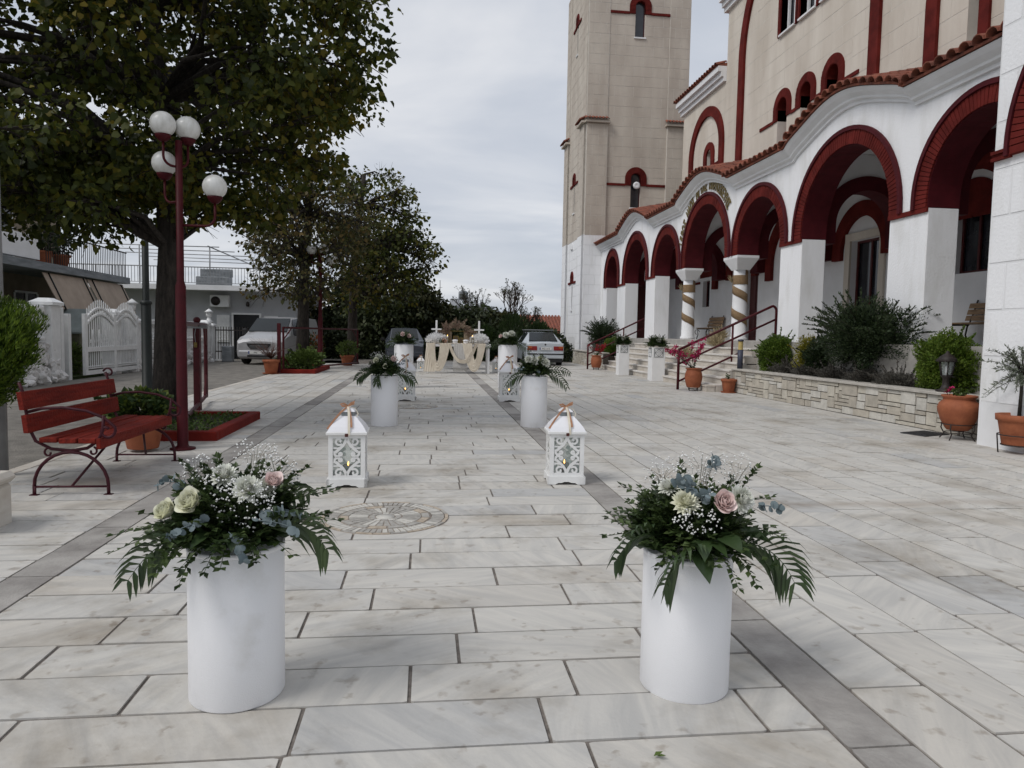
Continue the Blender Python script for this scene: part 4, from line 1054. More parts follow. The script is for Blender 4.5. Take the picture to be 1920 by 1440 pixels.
# ---- white boxes with carved panels and flowers at the foot of the steps
M_BOXW = pm('white_painted_wood', (.80,.80,.80), .5, .03, 6); M_CUT = pm('grey_carved_recess', (.30,.31,.31), .8, .2, 30)
def flower_box(loc, w, h, label):
    root = empty('flower_box', loc); tag(root, label, 'flower stand', 'white flower boxes at the church steps')
    b = MB(); b.box(-w/2,-w/2,0,w/2,w/2,h,.006); b.build('box', M_BOXW, root)
    z0 = h - w*.72; c_ = w*.30
    for face in range(2):
        mp_ = (lambda a, z, d: (a, -w/2-d, z)) if face == 0 else (lambda a, z, d: (-w/2-d, a, z))
        p_ = MB(); p0, p1 = mp_(-w*.36, z0-w*.02, .0), mp_(w*.36, z0+w*.66, .003); p_.box(*p0, *p1); pn = p_.build('carved_panel', M_CUT, root)
        q = MB(); zc_ = z0 + w*.32
        for s_ in (-1,1): q.strip([(-w*.3,zc_-s_*w*.28),(w*.3,zc_+s_*w*.28)], w*.055, .0035, .012, mp_)
        for k in range(4):
            a0 = k*pi/2; cx_, cz_ = .16*w*cos(a0+pi/4)*1.3, .16*w*sin(a0+pi/4)*1.3
            q.strip([(cx_+w*.11*cos(t), zc_+cz_+w*.11*sin(t)) for t in [2*pi*i/14 for i in range(15)]], w*.045, .0036, .0125, mp_)
        q.build('lattice', M_BOXW, pn)
    return root
flower_box((6.62,23.7,0), .36, 1.02, 'left white flower box with carved panel before the steps')
flower_box((6.82,20.7,0), .40, 1.0, 'right white flower box with carved panel before the steps')
# ---- slatted wooden benches in the porch
M_SLAT = pm('varnished_slat', (.34,.215,.115), .55, .2, 8, stretch=(4,.6,4))
def porch_bench(loc, rz, label):
    root = empty('porch_bench', loc, rz); tag(root, label, 'bench', 'slatted benches in the porch')
    for k in range(4):
        s_ = MB(); s_.box(-.7,-.20+.115*k,.42,.7,-.10+.115*k,.45,.006); s_.build('seat_slat', M_SLAT, root)
    for k in range(3):
        s_ = MB(); y_ = .25+.035*k; z_ = .50+.125*k; s_.hexa([(-.7,y_,z_),(.7,y_,z_),(.7,y_+.025,z_),(-.7,y_+.025,z_),(-.7,y_+.03,z_+.105),(.7,y_+.03,z_+.105),(.7,y_+.055,z_+.105),(-.7,y_+.055,z_+.105)]); s_.build('back_slat', M_SLAT, root)
    for sx in (-.55,.55):
        q = MB(); q.tube([(sx,-.22,0),(sx,-.16,.2),(sx,-.2,.4),(sx,.22,.41),(sx,.28,.55),(sx,.40,.92)], .018, 6); q.tube([(sx,.2,.41),(sx,.16,.2),(sx,.30,0)], .018, 6)
        q.tube([(sx,-.2+.09*cos(t),.28+.09*sin(t)) for t in [i*.5 for i in range(10)]], .012, 5); q.build('iron_leg', M_STAND, root)
porch_bench((10.72,26.5,FLOOR), -pi/2, 'slatted wooden bench behind the far wrapped column')
porch_bench((10.72,12.85,FLOOR), -pi/2, 'slatted wooden bench partly hidden by near tower')
# straw bundles lying on the steps
for k, (x, y, z, lab) in enumerate(((7.5,20.1,RZ*4,'tan dried grass bundle behind the bougainvillea'),(8.15,19.3,FLOOR+.004,'tan dried grass bundle at the foot of near column'),(7.82,18.7,RZ*6,'tan dried grass bundle lying on the upper steps'))):
    root = empty('dried_grass_bundle', (x,y,z)); tag(root, lab, 'dried grass', 'dried grass bundles on the steps'); r = random.Random(80+k); pp = []; dd = []
    for i in range(420):
        d = Vector((r.gauss(0,.5), r.gauss(0,.6), abs(r.gauss(.7,.3)))); pp.append(Vector((r.gauss(0,.05), r.gauss(0,.09), .01+abs(r.gauss(0,.03))))); dd.append(d)
    obj('stalks', quads_mesh('stalks', leaf_cloud(pp, dd, .30, .018, 80+k, .1), M_STRAW), root)
# ================================================================ red bench
M_PLANK = pm('red_painted_plank', (.20,.019,.010), .75, ns=7, col2=(.095,.009,.006), bump=.45, bs=40, stretch=(4,.35,4), spec=.18, detail=8)
M_IRONP = pm('plum_wrought_iron', (.055,.007,.014), .55, .2, 12, spec=.25)
bench = empty('park_bench', (-2.72, 6.58, 0)); tag(bench, 'red plank bench with curled wrought iron ends at the left', 'bench')
BL = .76
for x0, z0 in ((-.21,.452),(-.07,.445),(.07,.445)):
    q = MB(); q.box(x0,-BL-.02,z0-.04,x0+.128,BL+.02,z0,.006); q.build('seat_plank', M_PLANK, bench)
q = MB(); q.box(.20,-BL-.02,.36,.235,BL+.02,.445,.006); q.build('seat_plank', M_PLANK, bench)
for z0, z1, x0, x1 in ((.49,.625,-.30,-.315),(.665,.80,-.325,-.345)):
    q = MB(); q.hexa([(x0,-BL-.05,z0),(x0+.035,-BL-.05,z0),(x0+.035,BL+.05,z0),(x0,BL+.05,z0),(x1,-BL-.05,z1),(x1+.035,-BL-.05,z1),(x1+.035,BL+.05,z1),(x1,BL+.05,z1)]); q.build('back_plank', M_PLANK, bench)
def spiral(cx, cz, r0, r1, a0, a1, n=16): return [(cx + (r0+(r1-r0)*k/n)*cos(a0+(a1-a0)*k/n), cz + (r0+(r1-r0)*k/n)*sin(a0+(a1-a0)*k/n)) for k in range(n+1)]
for yv in (-.74, .74):
    q = MB(); P3 = lambda pts: [(x, yv, z) for x, z in pts]
    q.tube(P3([(-.27,0),(-.27,.07)] + [(-.27*cos(pi*k/14), .07+.265*sin(pi*k/14)) for k in range(15)] + [(.27,.07),(.27,0)]), .0135, 8)
    q.tube(P3([(-.27,.065),(.27,.065)]), .009, 6)
    for sx in (-.27,.27): q.box(sx-.03, yv-.022, 0, sx+.03, yv+.022, .006)
    q.build('end_leg', M_IRONP, bench)
    q = MB()
    q.tube(P3([(-.36,.87),(-.335,.8),(-.315,.66),(-.295,.52),(-.25,.42),(-.14,.36),(0,.345),(.12,.365),(.2,.42),(.235,.5),(.245,.62)]), .0125, 8)
    q.tube(P3([(-.315,.64),(-.2,.672),(-.05,.68),(.12,.655),(.25,.60),(.325,.53)] + spiral(.265,.50,.065,.02,.3,-5.5,20)), .0115, 8)
    q.tube(P3(spiral(-.16,.33,.035,.012,1.8,6.6,12)), .008, 6); q.tube(P3(spiral(.16,.34,.035,.012,1.3,-3.6,12)), .008, 6)
    if yv > 0: q.tube(P3(spiral(-.33,.865,.05,.014,2.9,-2.6,12)), .009, 6)
    q.build('end_scroll', M_IRONP, bench)
for s_ in (-1,1):
    q = MB(); q.tube([(0, s_*.74, .065), (.14, s_*.30, .40)], .010, 6); q.build('brace', M_IRONP, bench)
# ================================================================ bed kerb, tree pit, pot under the bench
M_REDK = pm('red_painted_kerb', (.19,.018,.012), .85, ns=3, col2=(.12,.011,.008), bump=.3, bs=40, spec=.15)
def bed_(name, x0, y0, x1, y1, h, label):
    root = empty(name, ((x0+x1)/2,(y0+y1)/2,0)); tag(root, label, 'planter bed', 'red kerbed planting beds'); inv = Matrix.Translation((-(x0+x1)/2,-(y0+y1)/2,0)); w = .14
    for a in ((x0,y0,x1,y0+w),(x0,y1-w,x1,y1),(x0,y0+w+.002,x0+w,y1-w-.002),(x1-w,y0+w+.002,x1,y1-w-.002)):
        q = MB(); q.box(a[0],a[1],-.05,a[2],a[3],h,.012); addto(root, inv, q, 'kerb', M_REDK)
    q = MB(); q.box(x0+w,y0+w,-.05,x1-w,y1-w,h-.05); addto(root, inv, q, 'soil', M_SOIL)
    return root
bed_('planting_bed', -4.0, 8.62, -2.42, 10.85, .11, 'red kerbed bed around the big tree behind the bench')
bed_('planting_bed', -4.75, 22.3, -3.35, 25.6, .13, 'red kerbed bed around the farther tree by barrier')
def ground_cover(name, x0, y0, x1, y1, z, n, l, w, mat, label, seed, h=.05):
    rs = np.random.RandomState(seed); P = np.stack([rs.uniform(x0,x1,n), rs.uniform(y0,y1,n), z+rs.uniform(0,h,n)], 1); D = rs.normal(0,1,(n,3)); D[:,2] = abs(D[:,2])
    o = obj(name, quads_mesh(name, leaf_cloud(P, D, l, w, seed), mat)); tag(o, label, 'plants', kind='stuff'); return o
ground_cover('bed_plants', -3.85,8.8,-2.6,10.7,.06,1300,.05,.03,M_GREEN,'low green ground cover in the red kerbed bed',91)
root = pot((-2.98,7.95,0), [(r*1.0, z*1.0) for r, z in PLAIN], 'orange terracotta pot standing under the end of red bench', .03, saucer=None)
M_GER = leaf_mat('geranium_leaf', ((.02,.045,.012),(.04,.07,.02),(.14,.18,.03)))
shrub((-3.12,8.25,.26), (.30,.36,.17), M_GER, 'leafy green geranium behind the far end of bench', 1500, .07, .06, 92, shell=.8, spikes=4)
# ================================================================ lamp posts
M_LAMPP = pm('wine_red_lamp_paint', (.065,.004,.008), .55, .15, 8, spec=.2)
M_GLOBE = pm('opal_globe', (.72,.72,.70), .3, ns=14, col2=(.56,.55,.51), spec=.45, detail=8, stretch=(1,1,.4), ramp_pos=(.3,.55))
def lamp_post(loc, h, globes, label, r0=.072, step=1.75, hide=None):
    root = empty('street_lamp', loc); tag(root, label, 'street lamp', 'globe street lamps')
    q = MB(); q.lathe([(.13,0),(.13,.015),(r0+.01,.03),(r0,.05),(r0-.004,step),(r0-.02,step+.06),(r0-.022,h),(0,h+.01)], 20); q.build('pole', M_LAMPP, root)
    for gx, gy, gz, gr in globes:
        q = MB(); q.sphere((gx,gy,gz), gr, 24, 16); q.build('globe', M_GLOBE, root)
        q = MB(); zb = gz-gr; q.lathe([(.03,-.05),(.055,-.03),(.075,.0),(.08,.022)], 14, (gx,gy,zb))
        d = hypot(gx,gy)
        if d > .06:
            ux, uy = gx/d, gy/d; za = zb-.05
            q.tube([(gx,gy,za),(gx,gy,za-.14)] + [(ux*(d-.1*(1-cos(t))), uy*(d-.1*(1-cos(t))), za-.14-.1*sin(t)) for t in [pi/2*k/5 for k in range(1,6)]] + [(ux*.03,uy*.03,za-.24)], .0135, 8)
        q.build('arm', M_LAMPP, root)
    return root
lamp_post((-2.61,8.05,0), 3.27, [(-.135,-.06,3.42,.128),(.055,.12,3.43,.128),(-.19,.13,3.06,.128),(.36,0,2.81,.125)], 'red lamp post with four white globes beside the bench', .057)
lamp_post((-3.62,25.2,0), 4.0, [(-.28,-.05,4.05,.17),(.12,-.1,4.08,.17),(.42,-.05,3.7,.19)], 'farther red lamp post half hidden in the second tree', .085)
M_DKGREEN = pm('dark_green_post', (.008,.013,.012), .55, .2, 8)
dg = empty('dark_post', (-6.0,16.3,-.03)); tag(dg, 'dark green iron post standing on the street edge', 'post')
q = MB(); q.lathe([(.14,0),(.14,.03),(.105,.06),(.1,1.85),(.07,1.92),(.065,4.6),(0,4.62)], 18); q.build('shaft', M_DKGREEN, dg)
q = MB(); q.lathe([(.115,1.84),(.12,1.86),(.115,1.9),(.07,1.925)], 18, cap=False); q.build('collar', M_DKGREEN, dg)
M_GALV = pm('grey_pipe', (.30,.305,.31), .5, .12, 5, metal=.2)
gp = empty('grey_pipe_post', (-3.66,6.62,-.03)); tag(gp, 'grey metal pipe post at the left edge behind conifer', 'post')
q = MB(); q.lathe([(.062,0),(.062,4.2),(.0,4.21)], 18); q.build('pipe', M_GALV, gp)
q = MB(); q.lathe([(.10,0),(.10,.03),(.063,.031)], 18, cap=False); q.build('base_ring', M_GALV, gp)
wp = empty('stone_post', (-2.86,4.85,0)); tag(wp, 'short pale stone post cut by the left edge', 'stone post')
q = MB(); q.box(-.24,-.2,-.02,.14,.2,.27,.02); q.build('shaft', M_STEPR, wp); q = MB(); q.box(-.26,-.22,.271,.165,.22,.345,.03); q.build('cap', M_STEPR, wp)
# ================================================================ maroon pipe gates
def gate_leaf(label, p0, p1, h, zb=.08):
    root = empty('pipe_gate', (p0[0],p0[1],0)); tag(root, label, 'gate', 'maroon pipe gates'); inv = Matrix.Translation((-p0[0],-p0[1],0))
    def at(t, z): return (p0[0]+(p1[0]-p0[0])*t, p0[1]+(p1[1]-p0[1])*t, z)
    for n_, a, b_ in (('stile',at(0,zb),at(0,h)),('stile',at(1,zb),at(1,h)),('top_rail',at(0,h-.03),at(1,h-.03)),('bottom_rail',at(0,zb+.03),at(1,zb+.03))):
        q = MB(); q.tube([a,b_], .034, 6, smooth=False); addto(root, inv, q, n_, M_RAIL)
    for t0, z0, t1, z1 in ((0,h-.4,.09,h-.04),(1,h-.4,.91,h-.04),(0,zb+.42,.09,zb+.04),(1,zb+.42,.91,zb+.04)):
        q = MB(); q.tube([at(t0,z0),at(t1,z1)], .022, 6, smooth=False); addto(root, inv, q, 'corner_brace', M_RAIL)
    return root
gate_leaf('open maroon pipe gate leaf behind the red lamp post', (-3.14,9.75), (-3.93,13.4), 1.40)
gate_leaf('farther maroon pipe gate leaf in front of silver van', (-4.35,22.6), (-2.65,28.2), 1.42)
def gate_post(loc, h, label, ball=True, padlock=False):
    root = empty('gate_post', loc); tag(root, label, 'gate post', 'maroon gate posts')
    q = MB(); q.box(-.05,-.05,-.02,.05,.05,h,.006); q.build('post', M_RAIL, root)
    if ball: q = MB(); q.sphere((0,0,h+.08), .055, 14, 10); q.lathe([(.02,h),(.02,h+.04)], 10); q.build('ball_finial', M_RAIL, root)
    if padlock:
        q = MB(); q.box(-.03,-.075,h-.35,.02,-.055,h-.27,.004); q.build('padlock', M_GOLD, root)
        q = MB(); q.tube([(-.005,-.065,h-.27),(-.015,-.068,h-.15),(0,-.06,h-.04)], .006, 5); q.build('chain', M_GALV, root)
        q = MB(); q.box(-.14,-.06,h-.05,.17,.0,h+.012); q.build('head_plate', M_GALV, root)
gate_post((-3.62,11.9,0), 1.36, 'maroon gate post with ball finial and padlock', True, True)
gate_post((-4.42,22.3,0), 1.52, 'thick maroon gate post beside orange pot', False)
pot((-4.62,22.15,0), [(r*1.1, z*1.2) for r, z in PLAIN], 'large orange pot at the foot of farther gate post', .03, saucer=.27)
pt = empty('bare_shrub', (-4.62,22.15,.45)); tag(pt, 'twiggy reddish plant in the large orange pot', 'plant')
r = random.Random(17); q = MB()
for k in range(70):
    d = Vector((r.gauss(-.15,.5), r.gauss(0,.5), r.uniform(.3,1))); L_ = r.uniform(.3,.75); q.tube([(0,0,0), d*L_*.5 + Vector((0,0,.05)), d*L_ + Vector((r.gauss(0,.08),r.gauss(0,.08),0))], [.008,.005,.002], 3)
q.build('twigs', pm('reddish_twig', (.13,.06,.045), .9, .2, 20), pt)
pot((-3.0,27.9,0), [(r*1.2, z*1.2) for r, z in PLAIN], 'orange pot beyond the farther lamp post', .02)
shrub((-3.0,27.9,.36), (.36,.36,.28), M_LEAFY, 'bright green plant in pot beyond the lamp post', 700, .09, .06, 94, shell=.9)
shrub((-3.75,23.4,.1), (.42,.55,.30), M_LEAFY, 'bright green leafy plant in the farther red bed', 1500, .10, .065, 95, shell=.9, spikes=8)
shrub((-4.35,23.2,.1), (.35,.5,.2), M_GREEN, 'low green plant at the foot of the farther tree', 700, .08, .05, 96, shell=.9)
shrub((-4.0,25.9,.1), (.4,.4,.55), leaf_mat('orange_bloom', ((.03,.05,.012),(.05,.08,.02),(.40,.10,.03))), 'plant with orange blooms behind the second tree trunk', 700, .09, .06, 97, shell=.9)
# ================================================================ white garden wall along the street
M_WIRON = pm('white_painted_iron', (.84,.845,.84), .5, .06, 6); M_WHROCK = pm('whitewashed_rock', (.80,.79,.78), .9, ns=4, col2=(.56,.54,.52), bump=1.0, bs=14, detail=8)
FX = -8.95
fence = empty('garden_wall', (FX,25,0)); tag(fence, 'white garden wall of whitewashed rocks with balustrade above', 'wall'); FI = Matrix.Translation((-FX,-25,0))
ROCK = []
for k in range(5):
    bm = bmesh.new(); bmesh.ops.create_icosphere(bm, subdivisions=2, radius=1)
    for v in bm.verts: v.co *= 1 + .4*mnoise.noise(v.co*1.3 + Vector((k*7,0,0))) + .3*mnoise.noise(v.co*3.4 + Vector((k*3,5,0)))
    me = bpy.data.meshes.new('rock'); bm.to_mesh(me); bm.free(); me.materials.append(M_WHROCK); ROCK.append(me)
r = random.Random(44)
def rocks(y0, y1, h, spread, n):
    for k in range(n):
        t = r.random(); z = h*t**1.3*.95; d = spread*(1-t)
        o = obj('rock', r.choice(ROCK), fence, (FX + d*r.uniform(.2,1), r.uniform(y0,y1), z), (r.uniform(0,6),r.uniform(0,6),r.uniform(0,6)), (r.uniform(.07,.16), r.uniform(.08,.18), r.uniform(.06,.12))); o.matrix_parent_inverse = FI
rocks(15.8,18.3,.85,.42,130); rocks(22.7,31.0,.72,.26,160)
q = MB(); q.box(FX-.25,15.0,-.05,FX+.06,18.5,.9); q.box(FX-.25,22.8,-.05,FX+.06,31.2,.85); addto(fence, FI, q, 'wall_base', M_WHROCK)
def baluster_run(y0, y1, z0, z1):
    q = MB(); q.box(FX-.12,y0,z1-.16,FX+.10,y1,z1,.02); addto(fence, FI, q, 'top_rail', M_WIRON)
    q = MB(); q.box(FX-.12,y0,z0,FX+.10,y1,z0+.08,.02); addto(fence, FI, q, 'base_rail', M_WIRON)
    mb = MB(); hh = z1-z0-.24; mb.lathe([(.035,0),(.05,hh*.12),(.065,hh*.35),(.035,hh*.7),(.045,hh*.9),(.05,hh)], 10); me = mb.mesh('baluster', M_WIRON); y = y0+.12
    while y < y1: o = obj('baluster', me, fence, (FX-.01,y,z0+.08)); o.matrix_parent_inverse = FI; y += .19
baluster_run(15.0,17.95,.98,1.78); baluster_run(23.4,30.8,.9,1.58)
def pillar(y, w, h, lantern, zc=0):
    q = MB(); q.box(FX-w/2,y-w/2,-.05,FX+w/2,y+w/2,h,.015); addto(fence, FI, q, 'pillar', M_WIRON)
    q = MB(); W2 = w/2+.06; q.hexa([(FX-W2,y-W2,h),(FX+W2,y-W2,h),(FX+W2,y+W2,h),(FX-W2,y+W2,h),(FX-W2,y-W2,h+.07),(FX+W2,y-W2,h+.07),(FX+W2,y+W2,h+.07),(FX-W2,y+W2,h+.07)])
    s2 = w*.28; q.hexa([(FX-W2,y-W2,h+.071),(FX+W2,y-W2,h+.071),(FX+W2,y+W2,h+.071),(FX-W2,y+W2,h+.071),(FX-s2,y-s2,h+.17),(FX+s2,y-s2,h+.17),(FX+s2,y+s2,h+.17),(FX-s2,y+s2,h+.17)]); addto(fence, FI, q, 'pillar_cap', M_WIRON)
    if lantern:
        q = MB(); q.lathe([(.2,h+.171),(.1,h+.25),(.06,h+.36),(.075,h+.4)], 14, (FX,y,0)); q.lathe([(.11,h+.4),(.13,h+.58)], 6, (FX,y,0)); q.lathe([(.2,h+.58),(.1,h+.66),(.02,h+.72),(0,h+.73)], 6, (FX,y,0)); addto(fence, FI, q, 'pillar_lantern', M_WIRON)
pillar(18.22,.42,1.80,False); pillar(21.75,.36,1.66,False); pillar(23.2,.36,1.46,True); pillar(30.4,.3,1.5,False); pillar(31.0,.38,1.42,True)
for yv, hh in ((18.62,1.76),(18.98,1.62)):
    q = MB(); q.box(FX+.02,yv-.07,-.05,FX+.16,yv+.07,hh,.008)
    if hh > 1.7: q.sphere((FX+.09,yv,hh+.07), .07, 12, 8)
    addto(fence, FI, q, 'gate_guide_post', M_WIRON)
# sliding gate with arched heads and vertical bars
gt = empty('sliding_gate', (FX+.22,21.3,.04)); tag(gt, 'white iron sliding gate with arched bars, half open', 'gate')
for p0, p1 in (((-1.75,0,.0),(-1.6,.0,1.6)),((-.02,0,0),(.14,0,1.62)),((1.55,0,0),(1.68,0,1.6))):
    q = MB(); q.box(-.04,p0[0],.02,.04,p1[0],p1[2],.006); q.build('stile', M_WIRON, gt)
for z0, z1 in ((.02,.13),(.17,.2),(.62,.74),(.22,.24)):
    q = MB(); q.box(-.035,-1.6,z0,.035,1.55,z1); q.build('rail', M_WIRON, gt)
def arch_top(y, y0, y1): t = (y-y0)/(y1-y0); return 1.50+.27*sin(pi*t)
for y0, y1 in ((-1.6,-.02),(.14,1.55)):
    for off in (0,-.16):
        q = MB(); q.strip([(y0+(y1-y0)*k/14, arch_top(y0+(y1-y0)*k/14,y0,y1)+off) for k in range(15)], .05, -.03, .03, lambda a,b_,d: (d,a,b_)); q.build('arched_rail', M_WIRON, gt)
    n = 13
    for k in range(n):
        y = y0 + (y1-y0)*(k+.5)/n; top = arch_top(y,y0,y1)+.18
        q = MB(); q.box(-.012,y-.013,.74,.012,y+.013,top); q.add([(-.012,y-.02,top),(.012,y-.02,top),(.012,y+.02,top),(-.012,y+.02,top),(0,y,top+.06)], [(0,1,4),(1,2,4),(2,3,4),(3,0,4)]); q.build('bar', M_WIRON, gt)
        q = MB(); q.box(-.012,y-.013,.2,.012,y+.013,.62); q.build('short_bar', M_WIRON, gt)
    for k in range(3):
        yc = y0 + (y1-y0)*(k+1)/4; q = MB()
        for s_ in (-1,1): q.tube([(-.02, yc+s_*a, .78+b_) for a, b_ in spiral(.06,.12,.07,.02,-1.5,3.5,10)] , .010, 5)
        q.tube([(-.02,yc,.76),(-.02,yc,1.2)], .016, 6); q.build('scroll_ornament', M_WIRON, gt)
# plants, shed and houses behind
M_SHEDR = pm('grey_green_roof', (.23,.26,.25), .6, .15, 3); M_SHEDW = pm('olive_board', (.20,.19,.13), .8, .2, 4)
sh = empty('garden_shed', (-10.1,21.9,-.2), 0, .82); tag(sh, 'small shed with grey pitched roof behind the white gate', 'shed')
q = MB(); q.prism([(-.75,-.1),(.75,-.1),(.75,1.7),(0,2.35),(-.75,1.7)], -.6, .6, lambda a,b_,d: (d,a,b_)); q.build('wall', M_SHEDW, sh)
for s_ in (-1,1):
    q = MB(); q.hexa([(-.75,s_*.95,1.6),(.75,s_*.95,1.6),(.75,0,2.40),(-.75,0,2.40),(-.75,s_*.95,1.65),(.75,s_*.95,1.65),(.75,0,2.46),(-.75,0,2.46)]); q.build('roof', M_SHEDR, sh)
lw = MB(); lw.box(-30,10,-.12,-9.25,32,-.02); tag(lw.build('lawn', pm('lawn_grass', (.06,.085,.02), .9, .3, 20, bump=.8, bs=40)), kind='structure')
for k, (x, y, s_, mt_, lab) in enumerate(((-9.9,17.6,.8,M_LEAFY,'yellow green shrub behind the left pillar of the gate'),(-9.7,19.4,.7,M_GREEN,'green shrub seen through the gate opening'),(-9.8,21.0,.7,M_LEAFY,'bright shrub seen through the gate bars'))):
    shrub((x,y,-.05), (s_*.6,s_*.8,s_*.7), mt_, lab, 1500, .09, .05, 110+k, shell=.9, spikes=6)
M_TAUPE = pm('tan_house_wall', (.30,.245,.175), .9, .15, 2, bump=.3, bs=20); M_CONC = pm('weathered_concrete', (.27,.285,.30), .85, ns=3, col2=(.15,.165,.175), detail=8, stretch=(1,.6,3))
M_AWN = pm('beige_awning', (.42,.335,.265), .85, .1, 3, bump=.15, bs=30); M_DKWIN = pm('dark_house_glass', (.02,.022,.025), .2, .2, 2)
h1 = empty('balcony_house', (-13.5,23,0)); tag(h1, 'house with grey balcony slab and beige awning behind gate', 'house'); HI = Matrix.Translation((13.5,-23,0))
q = MB(); q.box(-20,14,-.1,-12.2,27.2,2.85); addto(h1, HI, q, 'ground_floor_wall', M_TAUPE)
q = MB(); q.box(-20,14,3.08,-12.6,26.6,6.3); addto(h1, HI, q, 'upper_wall', M_TAUPE)
q = MB(); q.box(-20,14,2.85,-10.5,27.1,3.07); addto(h1, HI, q, 'balcony_slab', M_CONC)
q = MB(); q.box(-10.75,15,3.12,-10.6,21.3,3.75); addto(h1, HI, q, 'parapet', M_WHITES)
for (y0,z0,y1,z1) in ((20.4,1.2,21.6,2.3),(23,.2,24.2,2.3),(18,3.5,19.2,5.2),(22.5,3.1,23.7,5.2)):
    X_ = -12.2 if z0 < 3 else -12.6; q = MB(); q.box(X_-.05,y0,z0,X_+.03,y1,z1); o = addto(h1, HI, q, 'window', M_DKWIN)
    q = MB(); q.box(X_+.031,y0-.06,z0,X_+.06,y0,z1); q.box(X_+.031,y1,z0,X_+.06,y1+.06,z1); q.box(X_+.031,y0,z1,X_+.06,y1,z1+.06); q.box(X_+.031,(y0+y1)/2-.04,z0,X_+.06,(y0+y1)/2+.04,z1); addto(h1, HI, q, 'window_frame', M_WIRON)
for y0, y1 in ((21.4,23.95),(24.05,26.7)):
    q = MB(); q.hexa([(-10.62,y0,2.80),(-10.60,y0,2.80),(-10.60,y1,2.80),(-10.62,y1,2.80),(-10.2,y0+.15,1.80),(-10.18,y0+.15,1.80),(-10.18,y1+.05,1.80),(-10.2,y1+.05,1.80)]); addto(h1, HI, q, 'awning', M_AWN)
    for yv in (y0+.3, y1-.2):
        q = MB(); q.tube([(-10.58,yv,2.8),(-10.16,yv+.05,1.80)], .02, 6); addto(h1, HI, q, 'awning_arm', M_DKGREEN)
bal = MB(); bal.box(-.008,-.008,0,.008,.008,.85); bm_ = bal.mesh('railing_bar', M_STAND)
y = 21.6
while y < 27.0: o = obj('railing_bar', bm_, h1, (-10.58,y,3.08)); o.matrix_parent_inverse = HI; y += .13
q = MB(); q.tube([(-10.58,21.4,3.93),(-10.58,27.0,3.93)], .025, 6); addto(h1, HI, q, 'railing_top', M_STAND)
for k, y in enumerate((22.0,23.0)): pot((-10.85,y,3.07), [(r*1.1,z*1.1) for r, z in PLAIN], ('left' if k == 0 else 'right') + ' of two terracotta pots on the house balcony')
for k, y in enumerate((22.0,23.0)): shrub((-10.85,y,3.4), (.4,.5,.4), M_DKSHRUB, ('left' if k == 0 else 'right') + ' of two dark plants on the house balcony', 700, .1, .06, 120+k, shell=.9)
# flat roofed house across the end of the street
M_H2 = pm('pale_grey_house_wall', (.50,.51,.53), .85, .08, 1.5, bump=.2, bs=20)
h2 = empty('flat_roof_house', (-9.5,36,0)); tag(h2, 'pale flat roofed house behind the silver van', 'house'); H2 = Matrix.Translation((9.5,-36,0))
q = MB(); q.box(-17,33.6,-.1,-5.95,42,3.0); addto(h2, H2, q, 'wall', M_H2)
q = MB(); q.box(-17.2,32.6,3.0,-5.4,42.2,3.22); addto(h2, H2, q, 'roof_slab', M_WHITES)
q = MB(); q.box(-8.62,33.55,0,-7.5,33.62,1.98); addto(h2, H2, q, 'door', M_DKWIN)
q = MB(); q.box(-8.7,33.5,0,-8.621,33.61,2.06); q.box(-7.499,33.5,0,-7.42,33.61,2.06); q.box(-8.62,33.5,1.981,-7.5,33.61,2.06); addto(h2, H2, q, 'door_frame', M_WIRON)
for x0, x1 in ((-9.35,-8.8),(-7.3,-6.7)):
    q = MB(); q.box(x0,33.54,.75,x1,33.599,1.95)
    for k in range(9): q.box(x0+.04,33.525,.82+.12*k,x1-.04,33.539,.9+.12*k)
    addto(h2, H2, q, 'shutter', M_WIRON)
q = MB(); q.lathe([(.06,2.35),(.08,2.45),(.05,2.55),(0,2.57)], 10, (-8.0,33.5,0)); addto(h2, H2, q, 'wall_lamp', M_STAND)
ac = MB(); ac.box(-9.55,33.22,2.30,-8.75,33.55,2.82,.02); a_ = addto(h2, H2, ac, 'air_conditioner', M_WIRON)
q = MB(); q.M = Matrix.Translation((-9.3,33.21,2.56)) @ Matrix.Rotation(pi/2,4,'X'); q.lathe([(.2,0),(.2,.02),(.05,.03),(0,.03)], 18, cap=False); q.M = None; q.build('fan_grille', M_STAND, a_)
q = MB(); q.tube([(-17,32.7,3.98),(-5.45,32.7,3.98)], .025, 6); addto(h2, H2, q, 'railing_top', M_GALV)
q = MB(); q.tube([(-17,32.7,3.30),(-5.45,32.7,3.30)], .015, 6); addto(h2, H2, q, 'railing_bottom', M_GALV)
bar = MB(); bar.box(-.009,-.009,0,.009,.009,.66); bme = bar.mesh('railing_bar', M_GALV); x = -16.9
while x < -5.5: o = obj('railing_bar', bme, h2, (x,32.7,3.31)); o.matrix_parent_inverse = H2; x += .13
for k in range(5):
    q = MB(); q.tube([(-14.5+.2*k,33.5+1.2*k,4.95-.05*k),(-9.2+.35*k,33.5+1.2*k,4.95-.07*k)], .022, 5); addto(h2, H2, q, 'pergola_bar', M_GALV)
q = MB(); q.tube([(-9.6,33.2,4.95),(-7.9,37.5,4.2)], .03, 5); addto(h2, H2, q, 'pergola_beam', M_GALV)
for x, y in ((-9.55,33.3),(-12.5,33.3)): q = MB(); q.tube([(x,y,3.22),(x,y,4.95)], .03, 6); addto(h2, H2, q, 'pergola_post', M_GALV)
q = MB(); q.tube([(-7.5,33.6,3.22),(-7.5,33.6,5.4)], .018, 5); q.tube([(-7.75,33.6,5.2),(-7.25,33.6,5.2)], .01, 4); addto(h2, H2, q, 'antenna', M_GALV)
